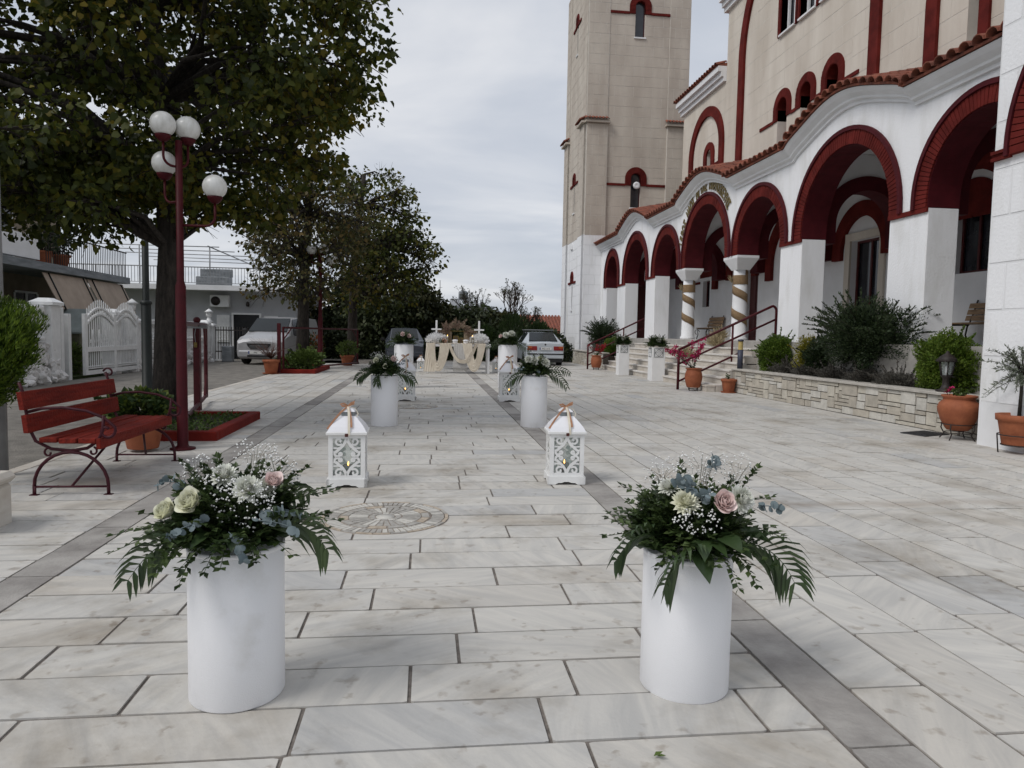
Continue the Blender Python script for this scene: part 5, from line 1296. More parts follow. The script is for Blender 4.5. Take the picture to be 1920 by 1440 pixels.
q = MB(); q.box(-10.1,33.1,3.23,-8.7,33.7,3.62,.03); q.box(-10.1,33.7,3.63,-8.7,33.85,4.0,.03); addto(h2, H2, q, 'roof_sofa', M_CONC)
# black iron fence between the houses
bf = empty('black_fence', (-8.2,31.6,0)); tag(bf, 'black iron fence to the left of the silver van', 'fence')
for z in (.35,1.25): q = MB(); q.box(-.7,-.02,z,.75,.02,z+.05); q.build('rail', M_STAND, bf)
for k in range(13): q = MB(); q.box(-.68+.11*k,-.012,.05,-.655+.11*k,.012,1.42); q.build('picket', M_STAND, bf)
ub = MB(); ub.box(-8.35,30.6,-.03,-7.95,31.0,.62,.02); tag(ub.build('utility_box', M_CONC), 'grey utility box at the end of the garden wall', 'utility box')
# ================================================================ conifer at the left edge
cf = empty('conifer_shrub', (-3.62,6.2,0)); tag(cf, 'bright green feathery conifer cut by the left edge', 'shrub')
rs = np.random.RandomState(5); P, D = ellipsoid_pts(26000, (0,0,1.06), (.46,.46,.47), 71, .6, .2)
P[:,0] *= np.clip(.55+.75*(P[:,2]-.5), .35, 1.15); P[:,1] *= np.clip(.55+.75*(P[:,2]-.5), .35, 1.15)
M_THUJA = leaf_mat('thuja_spray', ((.03,.06,.006),(.065,.115,.009),(.11,.17,.014),(.16,.23,.022)))
obj('foliage', quads_mesh('foliage', leaf_cloud(P, D*.5+np.array((0,0,.9)), .075, .018, 71, .35), M_THUJA), cf)
q = MB(); q.tube([(0,0,-.03),(0,0,1.2)], [.04,.02], 7); q.build('trunk', M_BARK, cf)
# ================================================================ white pedestals
M_PED = pm('white_textured_vinyl', (.80,.805,.825), .45, ns=4, col2=(.68,.675,.665), bump=.14, bs=260, detail=9, ramp_pos=(.24,.42), spec=.35)
def pedestal(x, y, r, h, label):
    root = empty('pedestal', (x,y,0)); tag(root, label, 'pedestal', 'white cylinder pedestals along the aisle')
    q = MB(); q.lathe([(r-.004,.0),(r,.006),(r,h-.006),(r-.004,h)], 64, cap=False); q.build('drum', M_PED, root)
    q = MB(); q.lathe([(r-.004,h),(0,h+.001)], 64, cap=False); q.build('top', M_PED, root)
    q = MB(); q.lathe([(r+.0005,h-.014),(r+.002,h-.012),(r+.002,h+.001),(r-.006,h+.002)], 64, cap=False); q.build('rim', M_PED, root)
PEDS = [(-.665,2.60,.163,.545),(.975,2.52,.163,.515),(-.58,10.14,.187,.70),(1.53,10.06,.187,.72),(-.535,17.2,.225,1.02),(1.95,17.2,.23,1.05)]
for p, lab in zip(PEDS, ('nearest white pedestal at the left of the aisle','nearest white pedestal at the right of the aisle','middle white pedestal left, behind the front lantern','middle white pedestal right, behind the front lantern','farthest white pedestal left of the draped table','farthest white pedestal right of the draped table')):
    pedestal(*p, lab)
# ================================================================ flower arrangements
M_RUSC = leaf_mat('arrangement_leaf', ((.016,.032,.010),(.034,.056,.016),(.055,.086,.026),(.085,.12,.04)), ns=6, rough=.45, spec=.35)
M_PALM = leaf_mat('palm_leaflet', ((.022,.042,.016),(.042,.072,.026),(.065,.10,.038)), ns=6, rough=.35, spec=.45)
M_EUCA = leaf_mat('eucalyptus_leaf', ((.11,.15,.165),(.16,.205,.22),(.22,.27,.29)), ns=8)
M_BROAD = leaf_mat('broad_leaf', ((.018,.036,.012),(.03,.055,.018),(.05,.085,.03)), ns=6, rough=.35, spec=.5)
M_STEM = pm('green_stem', (.06,.075,.03), .7, .2, 20)
M_WROSE = pm('ivory_rose_petal', (.82,.81,.69), .6, ns=12, col2=(.76,.76,.58))
M_PROSE = pm('pink_rose_petal', (.84,.72,.69), .6, ns=12, col2=(.80,.63,.60))
M_CHRY = pm('white_chrysanthemum_petal', (.80,.80,.76), .6, ns=20, col2=(.70,.72,.62))
M_YC = pm('flower_eye', (.66,.66,.40), .7, .2, 30)
M_GYP = pm('babys_breath_floret', (.82,.82,.80), .7, .05, 20)
def petal(mb, c, axis, ang, r, h, w, curl, tilt):
    """cupped petal patch around a rose axis"""
    ax = Vector(axis).normalized(); u = ax.orthogonal().normalized(); v = ax.cross(u)
    d = u*cos(ang) + v*sin(ang); t = ax.cross(d)
    vs = []; NU, NV = 5, 4
    for j in range(NV+1):
        f = j/NV; rad = r*(.35 + .65*sin(f*pi*.5)) + curl*f*f*f; z = h*f - curl*.6*max(0,f-.75)*4*.25
        ww = w*(sin(pi*(.12+.70*f)))
        for i in range(NU+1):
            s_ = (i/NU-.5)*2; vs.append(Vector(c) + d*(rad - .25*w*s_*s_) + t*(ww*s_) + ax*(z - .10*h*s_*s_*f))
    fs = [(j*(NU+1)+i, j*(NU+1)+i+1, (j+1)*(NU+1)+i+1, (j+1)*(NU+1)+i) for j in range(NV) for i in range(NU)]
    mb.add(vs, fs, 0, True)
def rose(root, c, axis, R, mat, seed):
    r = random.Random(seed); mb = MB()
    for k in range(22):
        t = k/21; petal(mb, c, axis, k*2.4, R*(.10+.62*t), R*(1.15-.25*t), R*(.30+.42*t), R*.30*t*t, 0)
    mb.build('rose', mat, root)
def chrys(root, c, axis, R, seed, mat=None):
    r = random.Random(seed); mb = MB(); ax = Vector(axis).normalized(); u = ax.orthogonal().normalized(); v = ax.cross(u); c = Vector(c)
    for k in range(170):
        t = k/169; a = k*2.39996; el = radians(88-95*t); d = (u*cos(a)+v*sin(a))*cos(el) + ax*sin(el); L_ = R*(.50+.25*t)*r.uniform(.85,1.12)
        mb.leaf(c + d*R*.28, d + rand_dir(r)*.18, ax, L_, R*.36, fold=.10, droop=-.55+.35*t)
    o = mb.build('chrysanthemum', mat or M_CHRY, root)
    q = MB(); q.sphere(c, R*.34, 10, 8); q.build('eye', M_YC, o)
def frond(root, pts, L, n, droop, seed, name='palm_frond', side=None, w=.0195):
    """pinnate leaf: rachis through pts, leaflets both sides"""
    r = random.Random(seed); mb = MB(); P = [Vector(p) for p in pts]
    def at(t):       # quadratic through three points
        return P[0]*(1-t)*(1-t) + P[1]*2*t*(1-t) + P[2]*t*t
    mb.tube([at(k/10) for k in range(11)], [.0035*(1-.75*k/10) for k in range(11)], 5)
    for k in range(n):
        t = .16 + .84*k/(n-1); p = at(t); d = (at(min(1,t+.03))-at(max(0,t-.03))).normalized(); s_ = d.cross(Vector((0,.85,.5)))
        if s_.length < .1: s_ = d.cross(Vector((1,0,0)))
        s_.normalize()
        for sg in (-1,1):
            l = L*(.55+.6*sin(pi*(.15+.8*t)))*r.uniform(.9,1.08)*(1-.35*t)
            dd = (s_*sg*.9 + d*(.55+.5*t) + Vector((0,-.1,-.08-.35*droop)) + Vector((r.gauss(0,.06),r.gauss(0,.06),r.gauss(0,.06)))).normalized()
            b = p; mid = b + dd*l*.4 + Vector((0,0,.012)); m2 = b + dd*l*.75 + Vector((0,0,-.01*droop)); tip = b + dd*l + Vector((0,0,-.035*l/.1*(.5+droop)))
            q = dd.cross(Vector((0,.85,.45)));  q = q.normalized() if q.length > .05 else s_
            ww = w*r.uniform(.85,1.1); up = q.cross(dd)*ww*.18
            mb.add([b - q*ww*.12, b + q*ww*.12, mid + q*ww*.5+up, mid, mid - q*ww*.5+up, m2 + q*ww*.36+up*.7, m2, m2 - q*ww*.36+up*.7, tip], [(0,1,2,3),(0,3,4),(3,2,5,6),(4,3,6,7),(6,5,8),(7,6,8)])
    mb.build(name, M_PALM, root)
def arrangement(loc, rz, sc, label, spec, seed, dens=1.0):
    root = empty('flower_arrangement', loc, rz, sc); tag(root, label, 'flower arrangement', 'flower arrangements of the wedding'); r = random.Random(seed)
    # small leaved sprays
    mb = MB()
    def spray(b, d, L, n, ll, lw, sag):
        b = Vector(b); d = Vector(d).normalized(); pts = [b + d*L*t + Vector((0,0,-sag*t*t)) for t in [k/6 for k in range(7)]]
        mb.tube(pts, [.0022,.002,.002,.0018,.0015,.0012,.001], 4, caps=False)
        for k in range(n):
            t = .18 + .82*k/(n-1); j = min(5,int(t*6)); p = pts[j].lerp(pts[j+1], t*6-j); dd = (pts[j+1]-pts[j]).normalized(); s_ = dd.cross(Vector((r.gauss(0,.4),r.gauss(0,.4),1)))
            s_ = s_.normalized() if s_.length > .05 else Vector((1,0,0))
            for sg in (-1,1):
                mb.leaf(p, s_*sg*.8 + dd*.65 + Vector((0,0,.15)), Vector((r.gauss(0,.3),r.gauss(0,.3),1)), ll*r.uniform(.75,1.15)*(1-.25*t), lw*r.uniform(.8,1.1), fold=.12, droop=.15)
        mb.leaf(pts[-1], d, (0,0,1), ll*.8, lw*.8)
    n = int(230*dens)
    for k in range(n):
        a = 2*pi*k/n*11.0 + r.gauss(0,.3); e_ = r.uniform(-.02,1.25); d = Vector((cos(a)*cos(e_), sin(a)*cos(e_)*.9, sin(e_)))
        L_ = r.uniform(.12,.23)*(1.12 if e_ < .35 else .82); spray(Vector((cos(a)*.07, sin(a)*.07, .06)), d, L_, r.randint(6,8), .040, .026, r.uniform(.0,.05) + (.03 if e_ < .1 else 0))
    for (b, d, L_) in spec.get('sprays', ()): spray(b, d, L_, 9, .038, .022, .05)
    for k in range(int(80*dens)):      # upright sprigs between the blooms
        a = r.uniform(0, 2*pi); e_ = r.uniform(.35,1.35); d = Vector((cos(a)*cos(e_), sin(a)*cos(e_), sin(e_))); q_ = r.uniform(.03,.13)
        spray(Vector((cos(a)*q_, sin(a)*q_, r.uniform(.10,.17))), d, r.uniform(.09,.16), 6, .034, .021, .01)
    mb.build('greenery', M_RUSC, root)
    cb = MB()
    for k in range(int(900*dens)):       # dense inner leaves
        d = rand_dir(r); d.z = abs(d.z); p = Vector((d.x*.18, d.y*.17, .03+d.z*.15))*r.uniform(.45,1); cb.leaf(p, d + Vector((0,0,.1)), rand_dir(r), r.uniform(.05,.075), .03, fold=.1)
    cb.build('inner_leaves', M_BROAD, root)
    for k, f in enumerate(spec.get('fronds', ())): frond(root, f[0], f[1], f[2], f[3], seed+k)
    for k, (p, ax, R, kind) in enumerate(spec.get('roses', ())): rose(root, p, ax, R, M_WROSE if kind == 'w' else M_PROSE, seed+k)
    for k, (p, ax, R) in enumerate(spec.get('chrys', ())): chrys(root, p, ax, R, seed+k)
    for k, (p, ax, R) in enumerate(spec.get('pale', ())): chrys(root, p, ax, R, seed+k, M_WROSE)
    if spec.get('euca'):
        for (b, d, L_) in spec['euca']:
            eb = MB(); b = Vector(b); d = Vector(d).normalized(); pts = [b + d*L_*t + Vector((0,0,-.05*t*t)) for t in [k/5 for k in range(6)]]; eb.tube(pts, .0018, 4)
            for k in range(12):
                t = .1 + .9*k/11; j = min(4,int(t*5)); p = pts[j].lerp(pts[j+1], t*5-j); nrm = (rand_dir(r)+Vector((0,-.9,.5))).normalized(); u = nrm.orthogonal().normalized(); v = nrm.cross(u); R_ = r.uniform(.009,.017); c_ = p + rand_dir(r)*.014
                vs = [c_ + nrm*.003] + [c_ + (u*cos(2*pi*i/8) + v*sin(2*pi*i/8)*1.15)*R_ for i in range(8)]
                eb.add(vs, [(0,1+i,1+(i+1)%8) for i in range(8)], 0, True)
            eb.build('eucalyptus_sprig', M_EUCA, root)
    gb = MB(); gs = MB()
    for (c_, rad, n_) in spec.get('gyp', ()):
        c_ = Vector(c_)
        for k in range(int(n_*.62)):
            d = rand_dir(r); p = c_ + Vector((d.x*rad[0], d.y*rad[1], d.z*rad[2]))*r.uniform(.3,1)**.6; gb.octa(p, r.uniform(.0030,.0052))
            if k % 5 == 0: gs.tube([Vector((c_.x*.4,c_.y*.4,.06)), c_.lerp(p,.4)-Vector((0,0,.02)), p], .0007, 3, caps=False)
    if gb.v: o = gb.build('babys_breath', M_GYP, root); tag(o, kind='stuff'); gs.build('fine_stems', M_STEM, root)
    for (b, d, L_, W_) in spec.get('broad', ()):
        q = MB(); b = Vector(b); d = Vector(d).normalized(); s_ = d.cross(Vector((0,-.3,1))).normalized(); up = s_.cross(d); vs = []; m = 7
        for i in range(m+1):
            t = i/m; ww = W_*.5*sin(pi*min(1,.06+.94*t)**.75) if i < m else 0; c_ = b + d*L_*t + Vector((0,0,-.35*L_*t*t))
            vs += [c_ + s_*ww + up*ww*.25, c_, c_ - s_*ww + up*ww*.25]
        q.add(vs, [(i*3+j, i*3+j+1, i*3+4+j, i*3+3+j) for i in range(m) for j in range(2)], 0, True); q.build('broad_leaf', M_BROAD, root)
    return root
SP_L = dict(
    roses=[((-.10,-.15,.175),(-.3,-.75,.6),.050,'w'),((-.185,-.12,.135),(-.5,-.6,.6),.044,'w'),((.14,-.07,.225),(.2,-.6,.75),.036,'p')],
    chrys=[((-.02,-.07,.25),(-.15,-.6,.8),.050),((.065,-.12,.215),(.15,-.75,.65),.054),((.11,-.07,.205),(.2,-.6,.7),.042)],
    euca=[((.10,-.17,.12),(.9,-.3,.15),.16),((.02,-.19,.09),(.6,-.6,-.25),.11),((-.05,-.17,.12),(-.8,-.4,.1),.13),((-.16,0,.2),(-.8,.1,.5),.12),((.12,-.15,.14),(.8,-.2,.3),.14)],
    gyp=[((-.13,0,.26),(.06,.05,.07),110),((.07,-.15,.17),(.115,.05,.095),300),((.06,.05,.32),(.10,.08,.05),110),((.14,.0,.26),(.09,.07,.07),160),((-.03,-.1,.24),(.07,.05,.05),90)],
    fronds=[(((.10,-.10,.05),(.24,-.17,.17),(.335,-.20,.03)),.165,13,.3),(((-.08,-.10,.05),(-.20,-.15,.10),(-.29,-.20,-.06)),.135,11,.1),(((.0,.10,.05),(.1,.22,.16),(.2,.3,.1)),.13,9,.2)],
    broad=[((.03,-.16,.08),(.1,-.8,-.2),.08,.05),((-.05,-.16,.08),(-.5,-.8,-.1),.08,.05)],
    sprays=[((0,-.14,.07),(-.2,-.9,-.2),.15),((-.08,-.14,.07),(-.6,-.8,-.2),.17),((.08,.02,.14),(.7,-.1,.75),.24),((.12,.0,.12),(.9,.0,.45),.25),((-.1,-.04,.08),(-.95,-.15,.1),.28),((-.08,-.13,.05),(-.25,-.8,-.4),.14),((.12,-.02,.12),(.9,-.1,.6),.24),((-.12,-.06,.08),(-.9,-.3,-.05),.25),((.14,-.1,.1),(.9,-.2,.25),.24)])
SP_R = dict(
    roses=[((.06,-.17,.22),(.1,-.85,.45),.047,'p')],
    chrys=[((.14,-.13,.225),(.35,-.8,.4),.058),((-.03,-.06,.265),(-.1,-.4,.9),.045),((-.10,-.05,.25),(-.3,-.4,.9),.042)],
    pale=[((-.065,-.15,.215),(-.1,-.6,.8),.055)],
    euca=[((-.03,-.14,.24),(-.35,-.2,.95),.13),((-.01,-.16,.23),(.1,-.3,.6),.09),((.08,.0,.32),(.15,0,1),.08),((.22,-.1,.19),(.85,-.2,.4),.10),((-.05,-.12,.27),(-.4,0,.6),.08)],
    gyp=[((-.03,-.19,.165),(.095,.04,.055),150),((-.11,.0,.30),(.085,.06,.065),120),((.05,.02,.335),(.12,.08,.06),140),((.19,.02,.30),(.075,.06,.08),110),((.0,-.1,.26),(.1,.05,.05),80)],
    fronds=[(((.10,-.12,.05),(.24,-.19,.12),(.315,-.22,-.05)),.175,12,.3),(((-.02,-.15,.05),(-.10,-.24,.08),(-.165,-.28,-.03)),.16,11,.35),(((-.10,-.06,.06),(-.23,-.12,.14),(-.31,-.17,.02)),.135,11,.15)],
    broad=[((.06,-.18,.10),(.3,-.85,.1),.11,.085),((-.01,-.18,.09),(-.2,-.9,-.1),.10,.06),((.14,-.14,.11),(.85,-.5,.1),.12,.075),((-.02,-.17,.05),(.1,-.8,-.4),.11,.08),((.02,-.18,.09),(.35,-.9,-.05),.09,.05),((.09,-.17,.08),(.6,-.8,-.05),.10,.07)],
    sprays=[((-.05,0,.12),(-.9,-.1,.35),.25),((-.08,0,.14),(-.75,-.1,.65),.25),((.1,0,.14),(.85,-.1,.5),.24),((.12,-.05,.1),(.8,-.4,.2),.2),((.05,-.17,.05),(.3,-.7,-.35),.12),((.1,-.16,.05),(.5,-.7,-.35),.12),((.0,.05,.17),(-.1,.1,1),.2),((.16,0,.17),(.45,0,.9),.22)])
arrangement((-.665,2.60,.545), .02, 1.0, 'large white and ivory flower arrangement on nearest left pedestal', SP_L, 201, 1.0)
arrangement((.975,2.52,.51), -.05, .98, 'large arrangement with a pink rose on nearest right pedestal', SP_R, 202, 1.0)
SP_M = dict(roses=[((-.1,-.13,.2),(-.2,-.8,.5),.05,'w'),((.02,-.15,.13),(0,-.9,.3),.042,'w'),((.12,-.1,.22),(.3,-.7,.5),.05,'p')], chrys=[((-.08,-.06,.26),(-.1,-.5,.8),.05)],
    gyp=[((-.1,-.02,.28),(.12,.08,.07),120),((.05,-.1,.2),(.12,.05,.08),70)], euca=[((.1,-.1,.15),(.8,-.3,.3),.2)],
    fronds=[(((.1,-.1,.02),(.28,-.16,.1),(.42,-.18,-.08)),.17,12,.3),(((-.1,-.1,.02),(-.24,-.14,.10),(-.36,-.16,-.05)),.17,12,.3),(((-.02,-.13,.02),(-.06,-.24,.05),(-.09,-.27,-.10)),.16,10,.4)], broad=[((.05,-.14,.05),(.5,-.8,-.1),.12,.08)])
SP_M2 = dict(chrys=[((-.1,-.1,.23),(-.2,-.7,.6),.065),((-.02,-.12,.21),(0,-.8,.5),.065),((.13,-.12,.19),(.3,-.8,.4),.07)], pale=[((.06,-.08,.24),(.1,-.6,.7),.05)],
    gyp=[((-.02,0,.3),(.16,.08,.06),70)], euca=[((-.1,-.1,.1),(-.8,-.3,.2),.2),((0,-.15,.1),(.1,-.8,.0),.15)],
    fronds=[(((.1,-.1,.02),(.28,-.16,.08),(.42,-.18,-.14)),.14,11,.3),(((-.1,-.1,.02),(-.26,-.14,.06),(-.40,-.16,-.12)),.13,11,.3),(((.05,-.1,.05),(.3,-.12,.15),(.46,-.15,.05)),.12,10,.2)], broad=[((.0,-.14,.05),(.2,-.8,-.1),.12,.08)])
arrangement((-.58,10.14,.70), 0, 1.0, 'flower arrangement on the middle left pedestal', SP_M, 203, .85)
arrangement((1.53,10.06,.72), 0, 1.02, 'flower arrangement with three white blooms on middle right pedestal', SP_M2, 204, .85)
SP_F = dict(roses=[((-.02,-.12,.2),(0,-.8,.5),.06,'p'),((.1,-.1,.17),(.3,-.8,.4),.055,'p')], fronds=[(((-.1,-.1,.02),(-.25,-.14,.06),(-.36,-.16,-.02)),.13,9,.3)], euca=[((.1,-.1,.1),(.8,-.3,.2),.2)])
SP_F2 = dict(chrys=[((-.06,-.12,.2),(-.1,-.8,.5),.08),((.06,-.11,.23),(.2,-.7,.6),.085)], roses=[((-.15,-.1,.17),(-.4,-.7,.5),.05,'p')], fronds=[(((-.1,-.1,.02),(-.3,-.14,.04),(-.46,-.16,-.04)),.14,9,.3),(((.1,-.1,.02),(.3,-.14,.04),(.44,-.16,-.12)),.14,9,.3)])
arrangement((-.535,17.2,1.02), 0, 1.12, 'small arrangement with pink roses on farthest left pedestal', SP_F, 205, .8)
arrangement((1.95,17.2,1.05), 0, 1.15, 'arrangement with white blooms on farthest right pedestal', SP_F2, 206, .8)
SP_B = dict(chrys=[((-.05,-.1,.17),(-.1,-.8,.5),.07)], roses=[((.12,-.08,.16),(.3,-.8,.4),.045,'w')])
arrangement((6.62,23.7,1.02), .3, 1.25, 'green arrangement with white bloom on left flower box', SP_B, 207, .8)
arrangement((6.82,20.7,1.0), .4, 1.3, 'green arrangement with white bloom on right flower box', SP_B, 208, .8)
# ================================================================ lanterns
M_LW = pm('white_lantern_paint', (.78,.78,.77), .5, .04, 8); M_LR = pm('white_lantern_roof', (.80,.80,.83), .35, .03, 5, spec=.5)
M_LGL = glass_mat('thin_clear_glass', (.58,.72,.68), .24); M_ZINC = pm('zinc_neck', (.33,.36,.38), .4, .1, 10, metal=.6)
M_RIB = pm('copper_satin_ribbon', (.42,.20,.10), .35, .15, 15, spec=.6); M_RIB2 = pm('cream_ribbon', (.70,.64,.52), .5, .1, 15)
M_CAND = pm('dark_red_candle_cup', (.09,.022,.016), .4, .2, 10); M_FLAME = pm('flame', (1,.55,.15), .5, .0, 5, emit=((1,.48,.10), 5.0))
def make_lantern(label, seed):
    root = empty('lantern'); tag(root, label, 'lantern', 'white lanterns along the aisle')
    W_, w = .165, .150
    q = MB(); 
    for s_ in range(4):
        M = Matrix.Rotation(s_*pi/2, 4, 'Z'); q.M = M
        q.prism([(-W_,0),(-.10,0),(-.075,.014),(-.04,.016),(-.02,.024),(.02,.024),(.04,.016),(.075,.014),(.10,0),(W_,0),(W_,.07),(-W_,.07)], 0, .02, lambda a,b_,d: (a,-W_+d,b_))
    q.M = None; q.box(-W_+.021,-W_+.021,.055,W_-.021,W_-.021,.07); q.build('plinth', M_LW, root)
    pz0, pz1 = .0705, .44; post = MB()
    for sx in (-1,1):
        for sy in (-1,1): post.box(sx*w, sy*w, pz0, sx*(w-.036), sy*(w-.036), pz1)
    for s_ in range(4):
        post.M = Matrix.Rotation(s_*pi/2, 4, 'Z')
        post.box(-w+.0361,-w+.002,pz0,w-.0361,-w+.016,pz0+.03); post.box(-w+.0361,-w+.002,pz1-.028,w-.0361,-w+.016,pz1)
    post.M = None; post.build('frame', M_LW, root)
    zc = (pz0+pz1)/2; hh = (pz1-pz0)/2-.028
    for s_ in range(4):
        sc_ = MB(); M = Matrix.Rotation(s_*pi/2, 4, 'Z'); sc_.M = M
        for sx in (-1,1):
            for sz in (-1,1):
                mp_ = lambda a,b_,d,sx=sx,sz=sz: (sx*a, -w+d, zc+sz*b_)
                # main stem from the top centre sweeping out to the side, then curling in to a ball near the middle
                main = [(.004,hh),(.012,hh-.03),(.032,hh-.062),(.062,hh-.09),(.090,hh-.115),(.102,.045),(.098,.02),(.085,.006),(.068,.006),(.056,.018)]
                sc_.strip(main, [.022,.023,.023,.023,.023,.022,.02,.02,.021,.022], .004, .014, mp_)
                sc_.strip([(.052+.011*cos(t),.024+.011*sin(t)) for t in [2*pi*k/10 for k in range(11)]], .019, .0045, .0138, mp_)
                sc_.strip([(a,b_+hh-.052) for a,b_ in spiral(.064,.028,.034,.010,-2.4,3.9,18)], .0165, .0042, .0139, mp_)
                sc_.strip([(.112,hh-.08),(.075,hh-.083),(.052,hh-.078)], .012, .0044, .0137, mp_)
        sc_.M = None; sc_.build('scroll_panel', M_LW, root)
    gl_ = MB(); g_ = w-.022
    for s_ in range(4): gl_.M = Matrix.Rotation(s_*pi/2, 4, 'Z'); gl_.add([(-g_,-g_,pz0),(g_,-g_,pz0),(g_,-g_,pz1),(-g_,-g_,pz1)], [(0,1,2,3)])
    gl_.M = None; gl_.build('glass', M_LGL, root)
    q = MB(); q.box(-W_-.004,-W_-.004,.4405,W_+.004,W_+.004,.466,.004); q.build('eaves_plate', M_LW, root)
    q = MB(); prof = [(.160,.4662),(.154,.480),(.138,.507),(.114,.537),(.088,.566),(.064,.589)]
    q.lathe([(r_*sqrt(2),z) for r_,z in prof], 4, a0=pi/4, smooth=False); q.build('roof', M_LR, root)
    q = MB(); q.lathe([(.052*sqrt(2),.5885),(.052*sqrt(2),.625)], 4, a0=pi/4, smooth=False, cap=False)
    for k in range(3): q.lathe([(.055*sqrt(2),.594+.011*k),(.055*sqrt(2),.598+.011*k)], 4, a0=pi/4, smooth=False, cap=False)
    q.build('vent_neck', M_ZINC, root)
    q = MB(); q.lathe([(.060*sqrt(2),.6252),(.055*sqrt(2),.635),(.03*sqrt(2),.655),(.012,.67),(0,.672)], 4, a0=pi/4, smooth=False); q.build('cap', M_LR, root)
    r = random.Random(seed); q = MB()
    def ribbon(pts, wd, mi): 
        pts = [Vector(p) for p in pts]; vs = []
        for i, p in enumerate(pts):
            d = (pts[min(i+1,len(pts)-1)] - pts[max(0,i-1)]).normalized(); s_ = d.cross(Vector((0,-1,.25))); s_ = s_.normalized()*wd/2 if s_.length > .05 else Vector((wd/2,0,0)); vs += [p-s_, p+s_]
        q.add(vs, [(2*i,2*i+1,2*i+3,2*i+2) for i in range(len(pts)-1)], mi, True)
    ribbon([(0,-.03,.672),(.03,-.05,.70),(.055,-.05,.712),(.05,-.055,.695),(0,-.035,.675)], .016, 0)
    ribbon([(0,-.03,.672),(-.035,-.05,.695),(-.06,-.05,.69),(-.045,-.055,.675),(0,-.035,.67)], .016, 0)
    ribbon([(0,-.04,.67),(.018,-.078,.625),(.03,-.104,.575),(.036,-.14,.535),(.038,-.156,.505)], .017, 0)
    ribbon([(0,-.04,.67),(-.055,-.07,.625),(-.11,-.11,.56),(-.16,-.14,.49)], .016, 0)
    ribbon([(0,-.04,.67),(.010,-.08,.625),(.014,-.108,.575),(.017,-.144,.535),(.019,-.168,.49),(.02,-.174,.44)], .019, 1)
    ribbon([(0,-.04,.67),(.06,-.03,.655),(.085,-.05,.61),(.07,-.06,.575)], .007, 1)
    q.build('ribbon_bow', [M_RIB, M_RIB2], root)
    q = MB(); q.box(-.014,-W_-.012,.428,.014,-W_-.004,.455,.003); q.build('latch', M_CAND, root)
    q = MB(); q.lathe([(.036,.071),(.042,.13),(.046,.165),(.04,.166),(.036,.13),(0,.125)], 18, cap=False); q.build('candle_cup', M_CAND, root)
    q = MB(); q.lathe([(.003,.158),(.006,.168),(.005,.178),(.002,.19),(0,.196)], 10); q.build('flame', M_FLAME, root)
    return root
LAN = [(-.655,6.18,.02,1.0,'front left lantern with ribbon beside the nearer mosaic'),(1.235,6.24,-.05,1.0,'front right lantern with ribbon on the grey stone band'),
       (-.40,13.95,.0,1.26,'left lantern half hidden behind the middle left pedestal'),(1.62,13.95,-.02,1.26,'right lantern half hidden behind the middle right pedestal'),
       (-.19,24.4,0,.80,'small lantern at the left foot of the table'),(2.37,24.4,0,.80,'small lantern at the right foot of the table')]
l0 = None
for x, y, rz, sc_, lab in LAN:
    if l0 is None: l0 = make_lantern(lab, 5); o = l0
    else: o = copy_tree(l0)
    o.location = (x,y,.001); o.rotation_euler = (0,0,rz); o.scale = (sc_,)*3; o['label'] = lab
# ================================================================ draped table with its decorations
tb = empty('wedding_table', (1.045,23.8,0)); tag(tb, 'white trestle table at the end of the aisle', 'table')
q = MB(); q.box(-1.055,-.38,.875,1.055,.38,.965,.008); q.build('table_top', M_BOXW, tb)
for sx in (-.98,.98):
    for sy in (-.3,.3): q = MB(); q.box(sx-.035,sy-.035,0,sx+.035,sy+.035,.874); q.build('leg', M_BOXW, tb)
q = MB(); q.box(-.944,.285,.10,.944,.315,.16); q.build('stretcher', M_BOXW, tb)
TI = Matrix.Identity(4)
M_VOILE = pm('cream_voile', (.76,.69,.575), .85, ns=6, col2=(.68,.60,.49), bump=.2, bs=60)
M_MACR = pm('macrame_runner', (.60,.58,.55), .9, .08, 30, bump=.6, bs=120)
def cloth(name, label, fn, nu, nv, mat, folds=9):
    mb = MB(); vs = [fn(i/nu, j/nv) for j in range(nv+1) for i in range(nu+1)]
    mb.add(vs, [(j*(nu+1)+i, j*(nu+1)+i+1, (j+1)*(nu+1)+i+1, (j+1)*(nu+1)+i) for j in range(nv) for i in range(nu)], 0, True)
    o = mb.build(name, mat, None, (1.045,23.8,0)); tag(o, label, 'cloth', 'voile drapes of the table'); return o
def swag(x0, x1, w0, w1, drop0, drop1, zt=.985, y=-.40, hang=0.0):
    """hanging U of cloth: u across the band, v along it from the left end to the right end"""
    def fn(u, v):
        # inner and outer catenaries
        t = v*2-1; sag = 1 - abs(t)**2.4
        xl, xr = x0 + w0*u, x1 - w1*u if False else x1 - w1*(u)
        x = xl + (xr-xl)*(v + .06*sin(2*pi*v)*0); dz = (drop1 + (drop0-drop1)*u)*sag
        f = .022*sin(u*pi*7 + 1.3*sin(v*5)) 
        return (x, y - .015 - abs(f)*1.2 - .03*sag, zt - dz + .012*sin(u*23+v*3))
    return fn
cloth('voile_swag', 'left hanging loop of beige voile on the table', swag(-1.04,-.28,.26,.34,.60,.93), 26, 40, M_VOILE)
cloth('voile_swag', 'middle hanging loop of beige voile on the table', swag(-.36,.62,.10,.10,.52,.66), 20, 40, M_VOILE)
cloth('voile_swag', 'right hanging loop of beige voile on the table', swag(.12,.88,.32,.26,.52,.93), 26, 40, M_VOILE)
def tail(u, v): return (-1.04 + .28*u - .10*v*(1-u), -.41 - .02*abs(sin(u*pi*5+v*2)) , .985 - .93*v)
cloth('voile_tail', 'loose end of beige voile trailing at left table leg', tail, 20, 20, M_VOILE)
